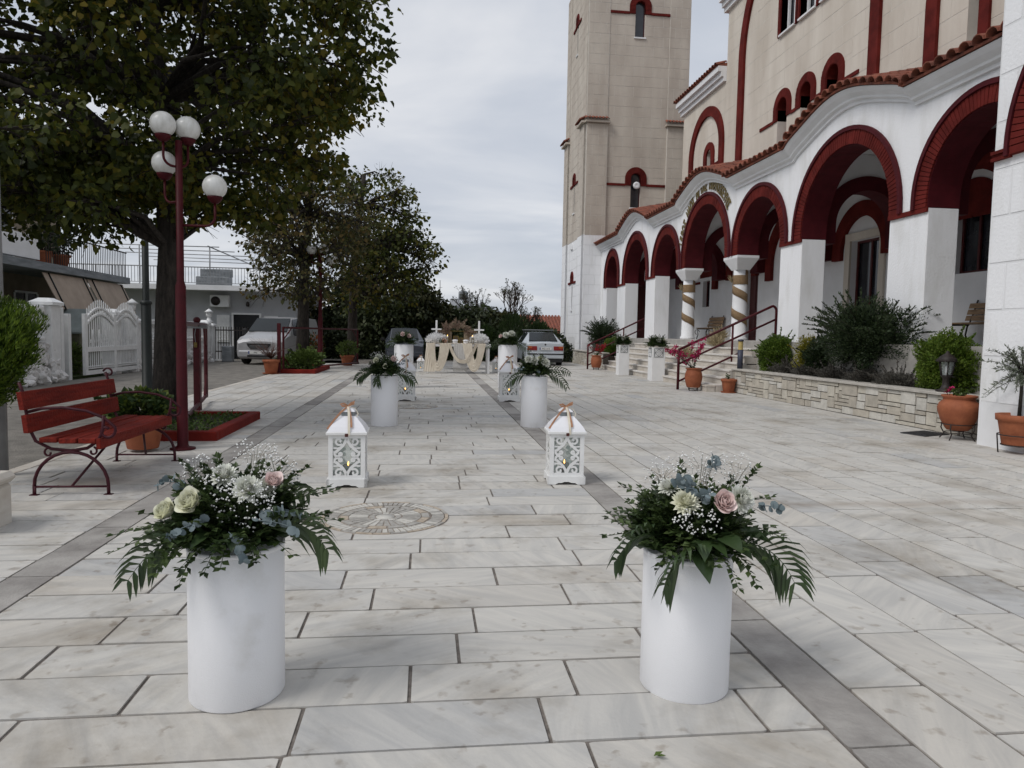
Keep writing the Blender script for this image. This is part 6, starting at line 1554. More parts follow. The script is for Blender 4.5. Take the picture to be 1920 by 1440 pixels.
def top_(u, v): return (-1.06 + 1.95*u, -.40 + .45*v, .972 + .012*abs(sin(u*31+v*4)) + .008*sin(v*17))
cloth('table_voile', 'beige voile gathered along the table top', top_, 60, 10, M_VOILE)
rn = empty('macrame_runner', (1.045,23.8,0)); tag(rn, 'pale macrame runner hanging down the middle of table', 'runner')
q = MB(); q.add([(-.17 + .45*i/12, -.405-.006*(i%2), .98-.62*j/6) for j in range(7) for i in range(13)], [(j*13+i,j*13+i+1,(j+1)*13+i+1,(j+1)*13+i) for j in range(6) for i in range(12)]); q.build('panel', M_MACR, rn)
for k in range(26): x = -.17+.45*k/25; q = MB(); q.tube([(x,-.405,.36),(x+.006*sin(k*3),-.41,.20),(x+.004*cos(k*5),-.408,.08)], .006, 4); q.build('fringe', M_MACR, rn)
M_FEATH = leaf_mat('white_feather', ((.90,.90,.90),(.93,.93,.93)), translucent=.5)
for x, lab in ((.33,'left'),(1.735,'right')):
    rt2 = empty('feather_nest', (x,23.75,.985)); tag(rt2, 'white feather ring around the %s cross on the table' % lab, 'feathers', 'feather nests on the table'); r = random.Random(int(x*100)); pp = []; dd = []
    for k in range(1300):
        d = rand_dir(r); d.z = abs(d.z); p = Vector((d.x*(.26 if lab == 'left' else .22), d.y*.2, .05+d.z*.17)); pp.append(p); dd.append(Vector((d.x,d.y,d.z*.8+.25)))
    obj('feathers', quads_mesh('feathers', leaf_cloud(pp, dd, .13, .030, 7, .45), M_FEATH), rt2)
    q = MB(); q.lathe([(.13,0),(.15,.03),(.16,.06)], 20, cap=False); q.lathe([(.13,0),(0,.001)], 20, cap=False); q.build('dish', M_BOXW, rt2)
    cr_ = empty('white_cross', (x-.01,23.76,1.02)); tag(cr_, 'white cross standing in the %s feather ring' % lab, 'cross', 'white crosses on the table')
    q = MB(); q.box(-.03,-.03,0,.03,.03,.71,.004); q.build('upright', M_BOXW, cr_); q = MB(); q.box(-.165,-.0335,.39,.165,.0335,.44,.004); q.build('crossbar', M_BOXW, cr_)
M_PAMP = leaf_mat('pampas_plume', ((.19,.12,.095),(.27,.185,.145),(.36,.27,.20),(.42,.35,.24)), ns=5, translucent=.2)
pa = empty('pampas_arch', (1.0,23.9,.965)); tag(pa, 'tan pampas grass arranged in an arch on the table', 'dried grass'); r = random.Random(31); VV = []
plumes = [((-.3,0,.35),(-.35,0,.55),.5)] + [((-.42+.9*k/10, 0, .34+.26*sin(pi*(k+.6)/11)), (r.gauss(-.3+.7*k/10,.3), r.gauss(-.2,.2), r.uniform(-.35,.6)), r.uniform(.28,.42)) for k in range(11)] + [((-.38,0,.5),(.1,0,1),.3),((.02,0,.52),(.2,0,1),.28),((.3,0,.4),(.5,0,-.6),.4),((.36,0,.35),(.3,-.1,-1),.35)]
for k, (b, d, L_) in enumerate(plumes):
    b = Vector(b); d = Vector(d).normalized(); pp = []; dd = []
    for i in range(170):
        t = r.random(); rad = .065*sin(pi*min(1,.15+.85*t)); o_ = rand_dir(r)*rad*r.random()**.4; pp.append(b + d*L_*(t-.3) + o_); dd.append(d*.9 + o_*10)
    VV.append(leaf_cloud(pp, dd, .075, .012, 300+k, .25))
obj('plumes', quads_mesh('plumes', np.concatenate(VV), M_PAMP), pa)
q = MB()
for sx in (-.26,.40): q.tube([(sx,0,0),(sx,0,.42)], .012, 6)
q.tube([(-.28,0,.42),(.42,0,.42)], .012, 6); q.build('frame', M_GOLD, pa)
M_RATT = pm('wicker_panel', (.36,.285,.20), .85, .2, 60, bump=.5, bs=150)
for sx, lab in ((-.30,'left'),(.36,'right')):
    q = MB(); q.box(1.0+sx-.13,23.92,.967,1.0+sx+.13,23.935,1.40); o = q.build('wicker_screen', M_RATT); tag(o, '%s wicker panel under the pampas grass' % lab, 'panel', 'wicker panels on the table')
M_ICON = pm('dark_icon_picture', (.12,.075,.035), .5, .3, 40, col2=(.04,.03,.02))
for x, z0, w_, h_, lab in ((.96,1.02,.17,.24,'taller gold framed icon at the middle of table'),(1.13,1.0,.14,.20,'smaller gold framed icon at the middle of table')):
    fr = empty('icon_frame', (x,23.68,z0-.03)); tag(fr, lab, 'icon', 'icons on the table')
    q = MB(); t_ = .022
    q.box(-w_/2,-.012,0,-w_/2+t_,.012,h_); q.box(w_/2-t_,-.012,0,w_/2,.012,h_); q.box(-w_/2+t_+.0005,-.0115,0,w_/2-t_-.0005,.0115,t_); q.box(-w_/2+t_+.0005,-.0115,h_-t_,w_/2-t_-.0005,.0115,h_); q.build('frame', M_GOLD, fr)
    q = MB(); q.box(-w_/2+.01,-.004,.01,w_/2-.01,.004,h_-.01); q.build('picture', M_ICON, fr)
for k, (x, lab) in enumerate(((.68,'left'),(1.50,'right'))):
    c_ = empty('gold_candle_holder', (x,23.6,.985)); tag(c_, '%s gold candle holder with a lit candle on table' % lab, 'candle holder', 'candle holders on the table')
    q = MB()
    for sx in (-.04,.04):
        for sy in (-.04,.04): q.tube([(sx,sy,0),(sx,sy,.16)], .006, 5)
    q.box(-.05,-.05,.16,.05,.05,.172); q.box(-.05,-.05,-.0,.05,.05,.01); q.build('holder', M_GOLD, c_)
    q = MB(); q.lathe([(.022,.173),(.022,.235),(0,.236)], 12); q.build('candle', M_BOXW, c_); q = MB(); q.lathe([(.004,.237),(.008,.25),(.003,.272),(0,.275)], 8); q.build('flame', M_FLAME, c_)
for k, (x, lab) in enumerate(((.93,'left'),(1.28,'right'))):
    q = MB(); q.lathe([(.07,0),(.085,.04),(.08,.075),(.10,.08),(.1,.095),(.07,.12),(0,.125)], 18); o = q.build('white_bowl', M_LR, None, (x,23.52,.985)); tag(o, '%s white bowl on the table front' % lab, 'bowl', 'white bowls on the table')
bq = empty('small_posy', (.52,23.5,.99)); tag(bq, 'small dark and pink posy lying on the table', 'posy'); r = random.Random(9)
obj('leaves', quads_mesh('leaves', leaf_cloud([rand_dir(r)*.07 + Vector((-.03,0,.05)) for _ in range(160)], [rand_dir(r) for _ in range(160)], .06, .03, 9), M_RUSC), bq)
obj('petals', quads_mesh('petals', leaf_cloud([rand_dir(r)*.06 + Vector((.05,-.02,.07)) for _ in range(120)], [rand_dir(r) for _ in range(120)], .05, .035, 10), leaf_mat('peach_petal', ((.35,.15,.10),(.5,.26,.18),(.6,.4,.3)))), bq)
# ================================================================ parked vehicles
M_TYRE = pm('tyre_rubber', (.02,.02,.02), .9, .2, 20); M_RIM = pm('alloy_rim', (.35,.36,.37), .35, .1, 10, metal=.7)
M_CGLASS = pm('car_window_glass', (.022,.028,.032), .12, .1, 2, spec=.3)
M_PLATE = pm('plate_white', (.72,.72,.70), .4, .03, 10); M_PLBLUE = pm('plate_blue', (.02,.05,.25), .4, .05, 10); M_INK = pm('plate_black', (.015,.015,.018), .6, .05, 10)
M_TAIL = pm('tail_lamp_red', (.28,.012,.012), .25, .15, 20, spec=.6); M_AMBER = pm('tail_lamp_amber', (.45,.10,.015), .25, .1, 20, spec=.6); M_HEAD = pm('headlamp_lens', (.45,.47,.48), .12, .15, 12, spec=.8)
M_BLACKP = pm('black_plastic', (.02,.02,.022), .6, .15, 15)
def loft(mb, sections, mat=0):
    """sections: list of (y, [(half width, z), ...]) from bottom to roof centre; mirrored skin"""
    k = len(sections[0][1]); vs = []
    for y, ps in sections:
        for hw, z in ps: vs.append((hw,y,z))
        for hw, z in reversed(ps): vs.append((-hw,y,z))
    m = 2*k; fs = []
    for i in range(len(sections)-1):
        for j in range(m): fs.append((i*m+j, i*m+(j+1)%m, (i+1)*m+(j+1)%m, (i+1)*m+j))
    fs += [tuple(range(m)), tuple((len(sections)-1)*m+j for j in range(m))]
    mb.add(vs, fs, mat, False)
def panel(quad, off, ins=.06, name='window', mat=None, root=None, sub=1):
    """thin pane lying just proud of a body facet; quad given counter-clockwise"""
    a, b, c, d = [Vector(p) for p in quad]; n = (b-a).cross(d-a).normalized(); ctr = (a+b+c+d)/4
    if n.z < 0 and abs(n.z) > .15 or (abs(n.z) <= .15 and n.x*ctr.x < 0): n = -n
    q = [p + (ctr-p)*ins for p in (a,b,c,d)]; mb = MB()
    mb.hexa([p + n*off*.2 for p in q] + [p + n*off for p in q]); return mb.build(name, mat, root)
def wheel(root, x, y, r, w):
    q = MB(); q.M = Matrix.Translation((x,y,r)) @ Matrix.Rotation(pi/2,4,'Y'); q.lathe([(r*.62,-w/2),(r*.94,-w/2),(r,-w/2+.03),(r,w/2-.03),(r*.94,w/2),(r*.62,w/2)], 24, cap=False); q.M = None; t = q.build('wheel', M_TYRE, root)
    q = MB(); q.M = Matrix.Translation((x,y,r)) @ Matrix.Rotation(pi/2,4,'Y'); q.lathe([(0,-w/2+.02),(r*.3,-w/2+.015),(r*.62,-w/2+.03),(r*.62,w/2-.03),(r*.3,w/2-.015),(0,w/2-.02)], 16, cap=False); q.M = None; q.build('rim', M_RIM, t)
def plate(root, loc, text, w=.52, front=True, rx=0.0):
    q = MB(); q.box(-w/2,-.012,-.055,w/2,.0,.055,.003); p = q.build('number_plate', M_PLATE, root, loc); p.rotation_euler = (rx,0,0)
    q = MB(); q.box(-w/2+.004,-.0145,-.05,-w/2+.05,-.0125,.05); q.build('blue_strip', M_PLBLUE, p)
    if text:
        me = text_mesh('plate_text', text, .098, .0008, M_INK); o = obj('plate_text', me, p, (.025,-.0138,-.035), (pi/2,0,0), (.92,1,1))
def sedan(name, label, loc, rz, paint, rear_to_viewer, H=1.44, Wd=1.70, L=4.5, boot=True):
    root = empty(name, loc, rz); tag(root, label, 'car', 'parked vehicles'); h = Wd/2; b = MB()
    # y: rear -L/2 .. front +L/2
    S = lambda y, wb, zb, z1, z2, zr, hr, hc: (y, [(wb*.80,zb),(wb*.97,zb+.08),(wb,z1),(wb*.985,z2),(hr,zr),(hc,zr+.025)])
    R_ = -L/2
    if boot:
        sec = [S(R_,h*.90,.36,.62,.92,.96,h*.72,.2), S(R_+.10,h*.97,.24,.64,.98,1.02,h*.76,.2), S(R_+.62,h,.2,.66,.99,1.04,h*.78,.2), S(R_+1.30,h,.2,.66,.98,H-.05,h*.66,.2), S(R_+2.2,h,.2,.66,.97,H-.02,h*.68,.2), S(R_+2.75,h,.2,.66,.96,H-.06,h*.66,.2), S(R_+3.35,h,.2,.65,.95,.99,h*.74,.2), S(R_+4.2,h*.96,.22,.60,.82,.86,h*.70,.2), S(R_+4.42,h*.88,.30,.56,.70,.73,h*.62,.2)]
    else:
        sec = [S(R_,h*.90,.36,.66,1.0,1.06,h*.72,.2), S(R_+.18,h*.97,.24,.66,1.02,H-.2,h*.66,.2), S(R_+.55,h,.2,.66,1.02,H-.03,h*.66,.2), S(R_+1.6,h,.2,.66,1.0,H,h*.68,.2), S(R_+2.3,h,.2,.66,.98,H-.04,h*.67,.2), S(R_+3.05,h,.2,.66,.97,1.02,h*.76,.2), S(R_+3.8,h*.96,.22,.60,.86,.90,h*.70,.2), S(R_+4.08,h*.88,.30,.56,.74,.77,h*.62,.2)]
    loft(b, sec); b.build('body', paint, root)
    V = lambda i, j, s_=1: Vector((sec[i][1][j][0]*s_, sec[i][0], sec[i][1][j][1]))
    iw = (2,3) if boot else (0,1)
    rw = [V(iw[0],4,1), V(iw[0],4,-1), V(iw[1],4,-1), V(iw[1],4,1)]
    rw = [rw[1], rw[0], rw[3], rw[2]]
    panel([rw[0],rw[1],rw[2],rw[3]], .055, .06, 'rear_window', M_CGLASS, root)
    fi = (5,6) if boot else (4,5)
    panel([V(fi[1],4,1),V(fi[1],4,-1),V(fi[0],4,-1),V(fi[0],4,1)], .055, .06, 'windshield', M_CGLASS, root)
    rng = (3,4,5) if boot else (1,2,3,4)
    for a, c in zip(rng, rng[1:]):
        panel([V(a,3,1),V(c,3,1),V(c,4,1),V(a,4,1)], .010, .09, 'side_window', M_CGLASS, root); panel([V(c,3,-1),V(a,3,-1),V(a,4,-1),V(c,4,-1)], .010, .09, 'side_window', M_CGLASS, root)
    for sx in (-1,1):
        for yv in (R_+.85, R_+L-.9): wheel(root, sx*(h-.10), yv, .31, .20)
        q = MB(); q.box(sx*(h+.02), R_+(2.95 if boot else 2.75), .96, sx*(h+.20), R_+(3.05 if boot else 2.87), 1.09, .02); q.build('mirror', M_BLACKP, root)
    q = MB(); q.box(-h*.93,R_-.06,.34,h*.93,R_+.05,.58,.03); q.build('rear_bumper', paint, root); q = MB(); q.box(-h*.94,R_-.075,.50,h*.94,R_-.061,.56,.005); q.build('bumper_strip', M_BLACKP, root)
    q = MB(); q.box(-h*.86,R_-.02,.18,h*.86,R_+.3,.338); q.build('under_tray', M_BLACKP, root)
    q = MB(); q.box(-h*.90,R_+L-.12,.30,h*.90,R_+L+.02,.52,.04); q.build('front_bumper', paint, root)
    for sx in (-1,1):
        q = MB(); q.box(sx*h*.42,R_-.022,.68,sx*h*.67,R_+.03,.86,.01); q.build('tail_lamp', M_TAIL, root)
        q = MB(); q.box(sx*h*.672,R_-.020,.68,sx*h*.905,R_+.05,.86,.01); o = q.build('tail_lamp', M_TAIL, root)
        q = MB(); q.box(sx*h*.675,R_-.026,.775,sx*h*.90,R_-.0205,.855,.003); q.build('indicator', M_AMBER, o)
        q = MB(); q.box(sx*h*.42,R_+L-.16,.56,sx*h*.82,R_+L-.03,.70,.02); q.build('headlamp', M_HEAD, root)
    q = MB(); q.box(-h*.36,R_+L-.15,.57,h*.36,R_+L-.035,.69,.01); q.build('grille', M_BLACKP, root)
    return root, R_
M_PW = pm('pale_silver_blue_paint', (.50,.54,.58), .25, .03, 3, spec=.5, coat=.5); M_PD = pm('dark_slate_paint', (.07,.08,.105), .25, .08, 3, spec=.5, coat=.6); M_PS = pm('silver_paint', (.44,.44,.45), .3, .05, 3, metal=.25, spec=.5, coat=.4)
wc, R_ = sedan('parked_car', 'white saloon with roof rack parked beside bell tower', (5.04,32.45,-.028), 0.0, M_PW, True, 1.47, 1.70)
plate(wc, (0,R_-.022,.755), 'PPZ 1575'); 
q = MB(); q.M = Matrix.Translation((0,R_+.006,.93)) @ Matrix.Rotation(pi/2,4,'X'); q.lathe([(.04,0),(.04,.012),(0,.013)], 14, cap=False); q.M = None; q.build('boot_badge', M_STAND, wc)
for yv in (R_+1.75,R_+2.65):
    q = MB(); q.box(-.66,yv-.03,1.545,.66,yv+.03,1.575,.008); q.build('roof_bar', M_GALV, wc)
    for sx in (-.58,.58): q = MB(); q.box(sx-.03,yv-.04,1.40,sx+.03,yv+.04,1.544,.008); q.build('bar_foot', M_BLACKP, wc)
dc, R2 = sedan('parked_car', 'dark grey hatchback parked behind the farthest left pedestal', (-1.02,33.3,-.028), pi+.05, M_PD, False, 1.53, 1.72, 4.1, boot=False)
plate(dc, (0,R2+4.1+.03,.42), '', front=True)
for o_ in dc.children:
    if o_.name.startswith('number_plate'): o_.rotation_euler = (0,0,pi)
# ---- silver van, nose towards the viewer
vn = empty('van', (-6.35,28.25,-.028), -.16); tag(vn, 'silver van parked at the street end, nose to viewer', 'van', 'parked vehicles')
b = MB(); h = .93
def SV(y, wb, zb, z1, z2, zr, hr): return (y, [(wb*.86,zb),(wb*.98,zb+.12),(wb,z1),(wb*.98,z2),(hr,zr),(hr*.5,zr+.04)])
sec = [SV(0,h*.86,.34,.55,.80,.86,h*.66), SV(.10,h*.96,.24,.58,.90,.97,h*.74), SV(.45,h*.99,.2,.62,1.05,1.11,h*.80), SV(.90,h,.2,.65,1.12,1.24,h*.86), SV(1.62,h,.2,.65,1.10,1.78,h*.76), SV(2.2,h,.2,.65,1.10,1.84,h*.78), SV(4.6,h,.2,.65,1.10,1.84,h*.78), SV(4.75,h*.98,.25,.65,1.08,1.78,h*.76)]
loft(b, sec); b.build('body', M_PS, vn)
V = lambda i, j, s_=1: Vector((sec[i][1][j][0]*s_, sec[i][0], sec[i][1][j][1]))
panel([V(3,4,-1),V(3,4,1),V(4,4,1),V(4,4,-1)], .06, .05, 'windshield', M_CGLASS, vn)
panel([V(3,3,1)*.55+V(4,3,1)*.45, V(5,3,1), V(5,4,1), V(4,4,1)], .012, .08, 'side_window', M_CGLASS, vn); panel([V(5,3,1),Vector((V(5,3,1).x,3.4,1.10)),Vector((V(5,4,1).x,3.4,1.84)),V(5,4,1)], .010, .1, 'side_window', M_CGLASS, vn)
panel([V(5,3,-1), V(3,3,-1)*.55+V(4,3,-1)*.45, V(4,4,-1), V(5,4,-1)], .012, .08, 'side_window', M_CGLASS, vn)
for sx in (-1,1):
    for yv in (.85,3.95): wheel(vn, sx*(h-.1), yv, .33, .21)
    q = MB(); q.box(sx*(h+.02),1.15,1.12,sx*(h+.2),1.25,1.38,.03); q.build('mirror', M_BLACKP, vn)
    q = MB(); q.hexa([(sx*h*.46,.03,.60),(sx*h*.92,.16,.62),(sx*h*.92,.3,.62),(sx*h*.46,.3,.60),(sx*h*.50,.07,.74),(sx*h*.97,.36,.93),(sx*h*.96,.5,.93),(sx*h*.5,.4,.74)]); q.build('headlamp', M_HEAD, vn)
q = MB(); q.prism([(-.46,.82),(.46,.82),(.43,.73),(.32,.61),(-.32,.61),(-.43,.73)], .0, .12, lambda a,b_,d: (a,-.028+d,b_)); g_ = q.build('grille', M_BLACKP, vn)
for k in range(3): q = MB(); q.box(-.38+.02*k,-.04,.64+.045*k,.38-.02*k,-.03,.652+.045*k); q.build('grille_bar', M_GALV, g_)
q = MB(); q.M = Matrix.Translation((0,-.045,.69)) @ Matrix.Rotation(pi/2,4,'X'); q.tube([(.07*cos(2*pi*k/18),.07*sin(2*pi*k/18),0) for k in range(18)], .008, 6, closed=True)
for k in range(3): a = pi/2+2*pi*k/3; q.tube([(0,0,0),(.07*cos(a),.07*sin(a),0)], .006, 5)
q.M = None; q.build('grille_emblem', M_GALV, g_)
q = MB(); q.box(-h*.88,-.06,.26,h*.88,.2,.56,.06); q.build('front_bumper', M_PS, vn); q = MB(); q.box(-.42,-.07,.30,.42,-.061,.38); q.build('lower_intake', M_BLACKP, vn)
plate(vn, (-.12,-.062,.475), 'PPE')
q = MB(); q.tube([(-.5,.95,1.335),(.1,.92,1.32),(.45,.94,1.34)], .012, 5); q.build('wiper', M_BLACKP, vn)
# ================================================================ trees
M_LIND = leaf_mat('linden_leaf', ((.022,.032,.007),(.042,.057,.010),(.068,.083,.013),(.10,.108,.016),(.18,.14,.018)), ns=.55, rough=.55, translucent=.35)
M_LIND2 = leaf_mat('autumn_linden_leaf', ((.034,.042,.014),(.06,.064,.018),(.09,.078,.024),(.14,.095,.03)), ns=.5, translucent=.3)
M_DARKT = leaf_mat('dark_tree_leaf', ((.014,.021,.009),(.026,.038,.014),(.042,.056,.02),(.06,.072,.027)), ns=.6)
M_OAK = leaf_mat('olive_tree_leaf', ((.02,.028,.010),(.04,.045,.014),(.065,.062,.02)), ns=.6)
def tree(name, loc, label, trunk, r0, clumps, per, leaf, mat, seed, cr=.5, group=None, branch=True, leafdir=(0,0,-.6), twig_r=.012, bark=None, extra_twigs=0):
    root = empty(name, loc); tag(root, label, 'tree', group); r = random.Random(seed); rs = np.random.RandomState(seed)
    t = MB(); k = len(trunk); t.tube(trunk, [r0*(1-.62*i/(k-1)) for i in range(k)], 12)
    t.tube([Vector(trunk[0])+Vector((0,0,-.05)), Vector(trunk[0])+Vector((0,0,.12)), Vector(trunk[0])+Vector((0,0,.3))], [r0*1.45,r0*1.18,r0*1.0], 12, caps=False)
    t.build('trunk', bark or M_BARK, root)
    P = []; D = []; br = MB()
    for c_ in clumps:
        c_ = Vector(c_)
        # limb from the nearest trunk point below
        if branch:
            i = min(range(1,k), key=lambda i_: (Vector(trunk[i_])-c_).length + .7*max(0, trunk[i_][2]-c_.z)); b0 = Vector(trunk[i]); d = c_-b0
            m1 = b0 + d*.35 + Vector((r.gauss(0,.1),r.gauss(0,.1),.12*d.length)); m2 = b0 + d*.7 + Vector((r.gauss(0,.1),r.gauss(0,.1),.08*d.length)); rb = twig_r*(1+d.length*.9)
            br.tube([b0,m1,m2,c_], [rb*1.6,rb*1.1,rb*.6,rb*.2], 5, caps=False)
            for _ in range(3+extra_twigs): e_ = c_ + rand_dir(r)*cr*1.0; br.tube([m2.lerp(c_,r.random()), (m2.lerp(c_,.6)+e_)/2+rand_dir(r)*.05, e_], [rb*.4,rb*.25,rb*.1], 3, caps=False)
        g = rs.normal(0,1,(per,3)); g /= np.linalg.norm(g,axis=1,keepdims=True); rad = cr*rs.uniform(.15,1,(per,1))**.5*np.array([1.1,1.1,.7])*r.uniform(.75,1.25)
        P.append(np.array(c_) + g*rad); D.append(g*.6 + np.array(leafdir))
    if br.v: br.build('branches', bark or M_BARK, root)
    obj('crown', quads_mesh('crown', leaf_cloud(np.concatenate(P), np.concatenate(D), leaf[0], leaf[1], seed, .5, k=6), mat, 6), root)
    return root
def clump_shell(n, c, rad, seed, zmin=-9, inner=.35, test=None):
    r = random.Random(seed); out = []
    while len(out) < n:
        d = rand_dir(r); f = 1-inner*r.random()**1.4 if r.random() < .75 else r.uniform(.3,.8); p = Vector((c[0]+d.x*rad[0]*f, c[1]+d.y*rad[1]*f, c[2]+d.z*rad[2]*f))
        if p.z > zmin and (test is None or test(p)): out.append(p)
    return out
# big linden in the left foreground (coordinates relative to its foot)
def t1(p):      # keep the window of sky round the fork and the diagonal lower right edge
    X, Z = p.x-3.43, p.z
    if -3.1 < X < -2.55 and 4.0 < Z < 4.75 and p.y < 1.5: return False
    return not (X > -2.6 and Z < 2.72 + .95*(X+2.3))
tr1 = [(0,0,0),(.02,.02,.8),(.05,.0,1.6),(.06,.05,2.3),(.02,.05,3.2),(-.05,.1,4.2),(-.1,.1,5.4),(-.05,.1,6.8)]
cl1 = clump_shell(180, (-.65,.1,5.2), (3.2,3.1,2.9), 5, 2.55, .45, t1) + clump_shell(34, (-1.3,-.2,3.2), (2.3,2.0,.6), 6, 2.45, .6, t1)
cl1 += [Vector((2.6,.1,5.05)),Vector((2.3,-.2,4.7)),Vector((2.1,0,4.2)),Vector((1.75,.1,3.6)),Vector((2.3,.1,5.5)),Vector((1.45,-.1,3.15)),Vector((1.0,0,2.85)),Vector((2.0,.3,5.9)),Vector((1.9,-.3,3.9)),Vector((.5,-.3,2.8))]
tree('linden_tree', (-3.43,9.9,.05), 'big dark linden tree shading the left of the square', tr1, .172, cl1, 200, (.088,.082), M_LIND, 21, .47, twig_r=.012, extra_twigs=3)
q_ = None
# farther trees
tr2 = [(0,0,0),(.03,0,1.0),(.05,.05,2.2),(.1,.1,3.6),(.2,.1,5.2),(.3,.1,6.9)]
cl2 = clump_shell(95, (.15,0,4.5), (2.6,2.4,2.6), 8, 2.3, .5)
tree('linden_tree', (-4.3,25.6,.05), 'thinning brown green tree by the farther gate', tr2, .25, cl2, 70, (.135,.10), M_LIND2, 22, .66, 'farther square trees', extra_twigs=9, twig_r=.014)
tr3 = [(0,0,0),(0,.05,1.2),(.05,0,2.6),(.15,.1,4.4),(.3,.1,6.2),(.45,.1,7.6)]
cl3 = clump_shell(120, (.8,0,5.0), (2.5,2.3,3.0), 9, 2.4, .5, lambda p: abs(p.x-.8) < 2.6*(1.12-max(0,(p.z-3.6))/5.2))
cl3 += [Vector((2.9,-.2,4.6)),Vector((3.2,-.3,4.2)),Vector((2.6,0,3.6)),Vector((3.0,0,3.9)),Vector((2.3,0,3.2))]
tree('linden_tree', (-3.0,29.6,.0), 'darker conical tree behind the farther lamp post', tr3, .22, cl3, 62, (.16,.12), M_LIND, 23, .62, 'farther square trees', extra_twigs=8, twig_r=.014)
# dark mass beyond the parked cars
def simple_tree(loc, h, rad, label, mat, seed, n=60, per=150, leaf=(.22,.16), group='trees beyond the parked cars', cr=.8):
    tr = [(0,0,-.2),(0,0,h*.3),(.1,0,h*.6),(.1,.1,h*.85)]; cl = clump_shell(n, (0,0,h-rad[2]), rad, seed, .3, .6)
    tree('dark_tree', loc, label, tr, .15, cl, per, leaf, mat, seed, cr, group, twig_r=.012)
simple_tree((-4.1,38.5,0), 3.8, (2.0,1.6,1.9), 'dark tree right of the flat roofed house', M_DARKT, 40)
simple_tree((-2.2,37.5,0), 3.4, (1.9,1.6,1.7), 'dark bushy tree behind the farther lamp post', M_DARKT, 41)
simple_tree((-.6,38.5,0), 3.9, (1.6,1.6,1.9), 'olive brown tree behind the dark hatchback', M_OAK, 42, 60)
simple_tree((.9,39.5,0), 2.6, (1.5,1.3,1.3), 'dark bush left of the table behind', M_DARKT, 43)
simple_tree((2.4,39.5,0), 2.5, (1.4,1.3,1.25), 'dark bush straight behind the table', M_DARKT, 44)
simple_tree((3.6,41,0), 2.7, (1.3,1.2,1.3), 'brownish bush right of the table behind', M_OAK, 45, 45)
simple_tree((5.3,41,0), 1.9, (1.4,1.2,.95), 'dark bush between table and white saloon', M_DARKT, 46, 45)
def bare_tree(loc, h, spread, label, seed, leaves=260):
    root = empty('bare_tree', loc); tag(root, label, 'tree', 'bare trees on the skyline'); r = random.Random(seed); b = MB(); P = []; D = []
    def grow(p, d, L, rad, lev):
        e_ = p + d*L; b.tube([p, (p+e_)/2 + rand_dir(r)*L*.06, e_], [rad, rad*.8, rad*.6], 4, caps=False)
        if lev == 0:
            for _ in range(2): P.append(e_); D.append(rand_dir(r))
            return
        for _ in range(r.choice((2,3,3))): nd = (d + rand_dir(r)*spread + Vector((0,0,.18))).normalized(); grow(p.lerp(e_, r.uniform(.55,1)), nd, L*r.uniform(.6,.8), rad*.62, lev-1)
    for k in range(3): grow(Vector((r.gauss(0,.15),0,0)), Vector((r.gauss(0,.3),r.gauss(0,.2),1)).normalized(), h*.36, .06, 5)
    b.build('branches', M_TWIG, root); obj('leaves', quads_mesh('leaves', leaf_cloud(P, D, .08, .05, seed), M_OAK), root)
bare_tree((4.5,40.5,1.0), 3.6, .5, 'nearly bare round headed tree above the table', 51)
bare_tree((2.75,40.8,.8), 3.4, .45, 'sparse leaning bare tree left of the round one', 52)
bare_tree((5.9,41.2,.3), 2.7, .5, 'low bare bush left of the red roof', 53)
# clipped conifers before the fence
M_CYP = leaf_mat('cypress_spray', ((.010,.022,.006),(.02,.04,.009),(.035,.06,.014)), ns=1.5)
for k, (x, y, h, rw, lab) in enumerate(((4.25,35.0,2.3,.75,'round green conifer behind right end of the table'),(5.75,36.5,1.98,.62,'round green conifer behind the white saloon'),(2.9,35.5,1.7,.6,'small dark conifer just behind the table'))):
    root = empty('conifer', (x,y,0)); tag(root, lab, 'conifer', 'clipped conifers behind the table'); P, D = ellipsoid_pts(3500, (0,0,h*.5), (rw,rw,h*.5), 500+k, .4, .1); obj('foliage', quads_mesh('foliage', leaf_cloud(P, D*.5+np.array((0,0,.8)), .16, .04, 500+k, .3), M_CYP), root)
    q = MB(); q.tube([(0,0,-.1),(0,0,h*.6)], .06, 6); q.build('trunk', M_BARK, root)
hd = empty('hedge', (1.5,36.0,0)); tag(hd, 'dark hedge closing the square behind the parked cars', 'hedge')
rs = np.random.RandomState(77); n = 16000; P = np.stack([rs.uniform(-6.5,5.8,n), rs.normal(0,.35,n), rs.uniform(0,1,n)], 1); P[:,2] = P[:,2]*(1.15+.3*np.sin(P[:,0]*1.7)+.2*np.sin(P[:,0]*4.1))
obj('foliage', quads_mesh('foliage', leaf_cloud(P, rs.normal(0,1,(n,3)), .16, .11, 77), M_DARKT), hd)
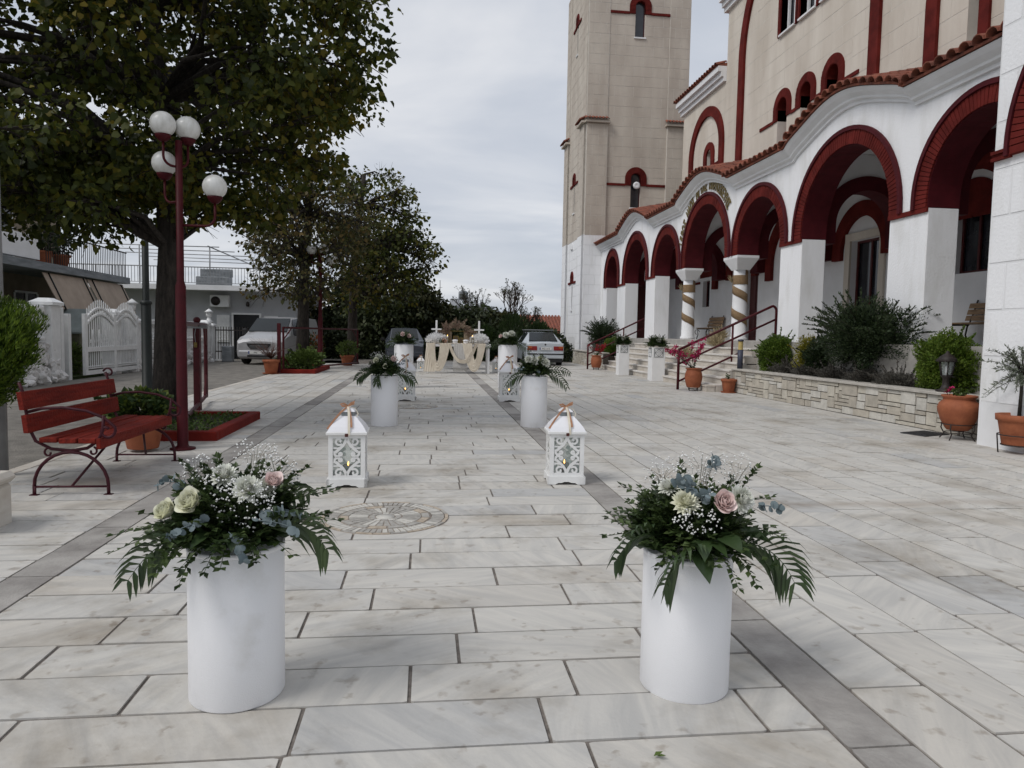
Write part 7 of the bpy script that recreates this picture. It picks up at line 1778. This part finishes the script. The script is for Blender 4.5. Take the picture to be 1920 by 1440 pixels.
# houses beyond
rh = empty('red_roof_house', (11.0,62,0)); tag(rh, 'house with red tiled roof left of the bell tower', 'house')
q = MB(); q.box(-3.2,-2.5,-1,3.2,3,1.7); q.build('wall', M_TAUPE, rh)
q = MB(); q.prism([(-3.0,1.5),(-3.0,1.6),(0,2.95),(3.0,1.6),(3.0,1.5)], -3.5, 3.5, lambda a,b_,d: (d,a,b_)); rf2 = q.build('roof', M_TILE, rh)
x = -3.45; tm = MB(); half_pipe(tm, 3.4, .11, .11, n=4); tme = tm.mesh('roof_tile', M_TILE)
while x < 3.5:
    o = obj('roof_tile', tme, rf2, (x,-3.02,1.60), None); o.rotation_euler = (0,0,0); o.matrix_basis = Matrix.Translation((x,-3.03,1.60)) @ Matrix.Rotation(pi/2,4,'Z') @ Matrix.Rotation(-math.atan2(1.35,3.0),4,'Y'); x += .28
fb = empty('distant_flat_house', (3.2,82,0)); tag(fb, 'distant flat roofed house on the skyline behind trees', 'house')
q = MB(); q.box(-3.6,-3,-1,3.8,3,4.15); q.build('wall', M_H2, fb); q = MB(); q.box(-4,-3.3,4.151,4.2,3.3,4.35); q.build('roof_slab', M_CONC, fb)
q = MB(); q.box(-.6,-1,4.352,.5,1,5.2); q.build('stair_tower', M_H2, fb); q = MB(); q.lathe([(.55,5.2),(.55,6.0),(.3,6.2),(0,6.22)], 14, (.9,0,0)); q.build('water_tank', M_CONC, fb)
q = MB(); q.tube([(-1.7,0,4.35),(-1.75,0,7.3)], .035, 5); q.tube([(-2.0,0,6.4),(-1.5,0,6.5)], .02, 4); q.build('antenna', M_STAND, fb)
for k in range(4): q = MB(); q.box(-3.0+1.8*k,-3.06,2.2,-2.0+1.8*k,-3.0,3.5); q.build('window', M_DKWIN, fb)
fb2 = empty('distant_block', (-.9,84,0)); tag(fb2, 'distant pale block peeping above the olive tree', 'building')
q = MB(); q.box(-.6,-2,-1,.45,2,6.5); q.build('wall', M_WHITES, fb2); q = MB(); q.box(-.7,-2.1,6.501,.55,2.1,6.65); q.build('roof', M_CONC, fb2)
for k in range(2): q = MB(); q.box(-.35+.4*k,-2.05,5.2,-.12+.4*k,-2.0,6.0); q.build('window', M_DKWIN, fb2)
# far hills
hb = MB(); n = 60; vs = []
for i in range(n+1):
    x = -1400 + 2800*i/n; hgt = 30 + 26*mnoise.noise(Vector((x*.003,1.3,0))) + 10*mnoise.noise(Vector((x*.011,5,0))); vs += [(x,1500,-1),(x,1500,max(6,hgt)),(x,1900,-1)]
hb.add(vs, [(i*3+j,i*3+3+j,i*3+4+j,i*3+1+j) for i in range(n) for j in range(2)], 0, True)
tag(hb.build('hills', pm('hazy_hill_scrub', (.10,.125,.13), .95, .15, .01)), kind='structure')
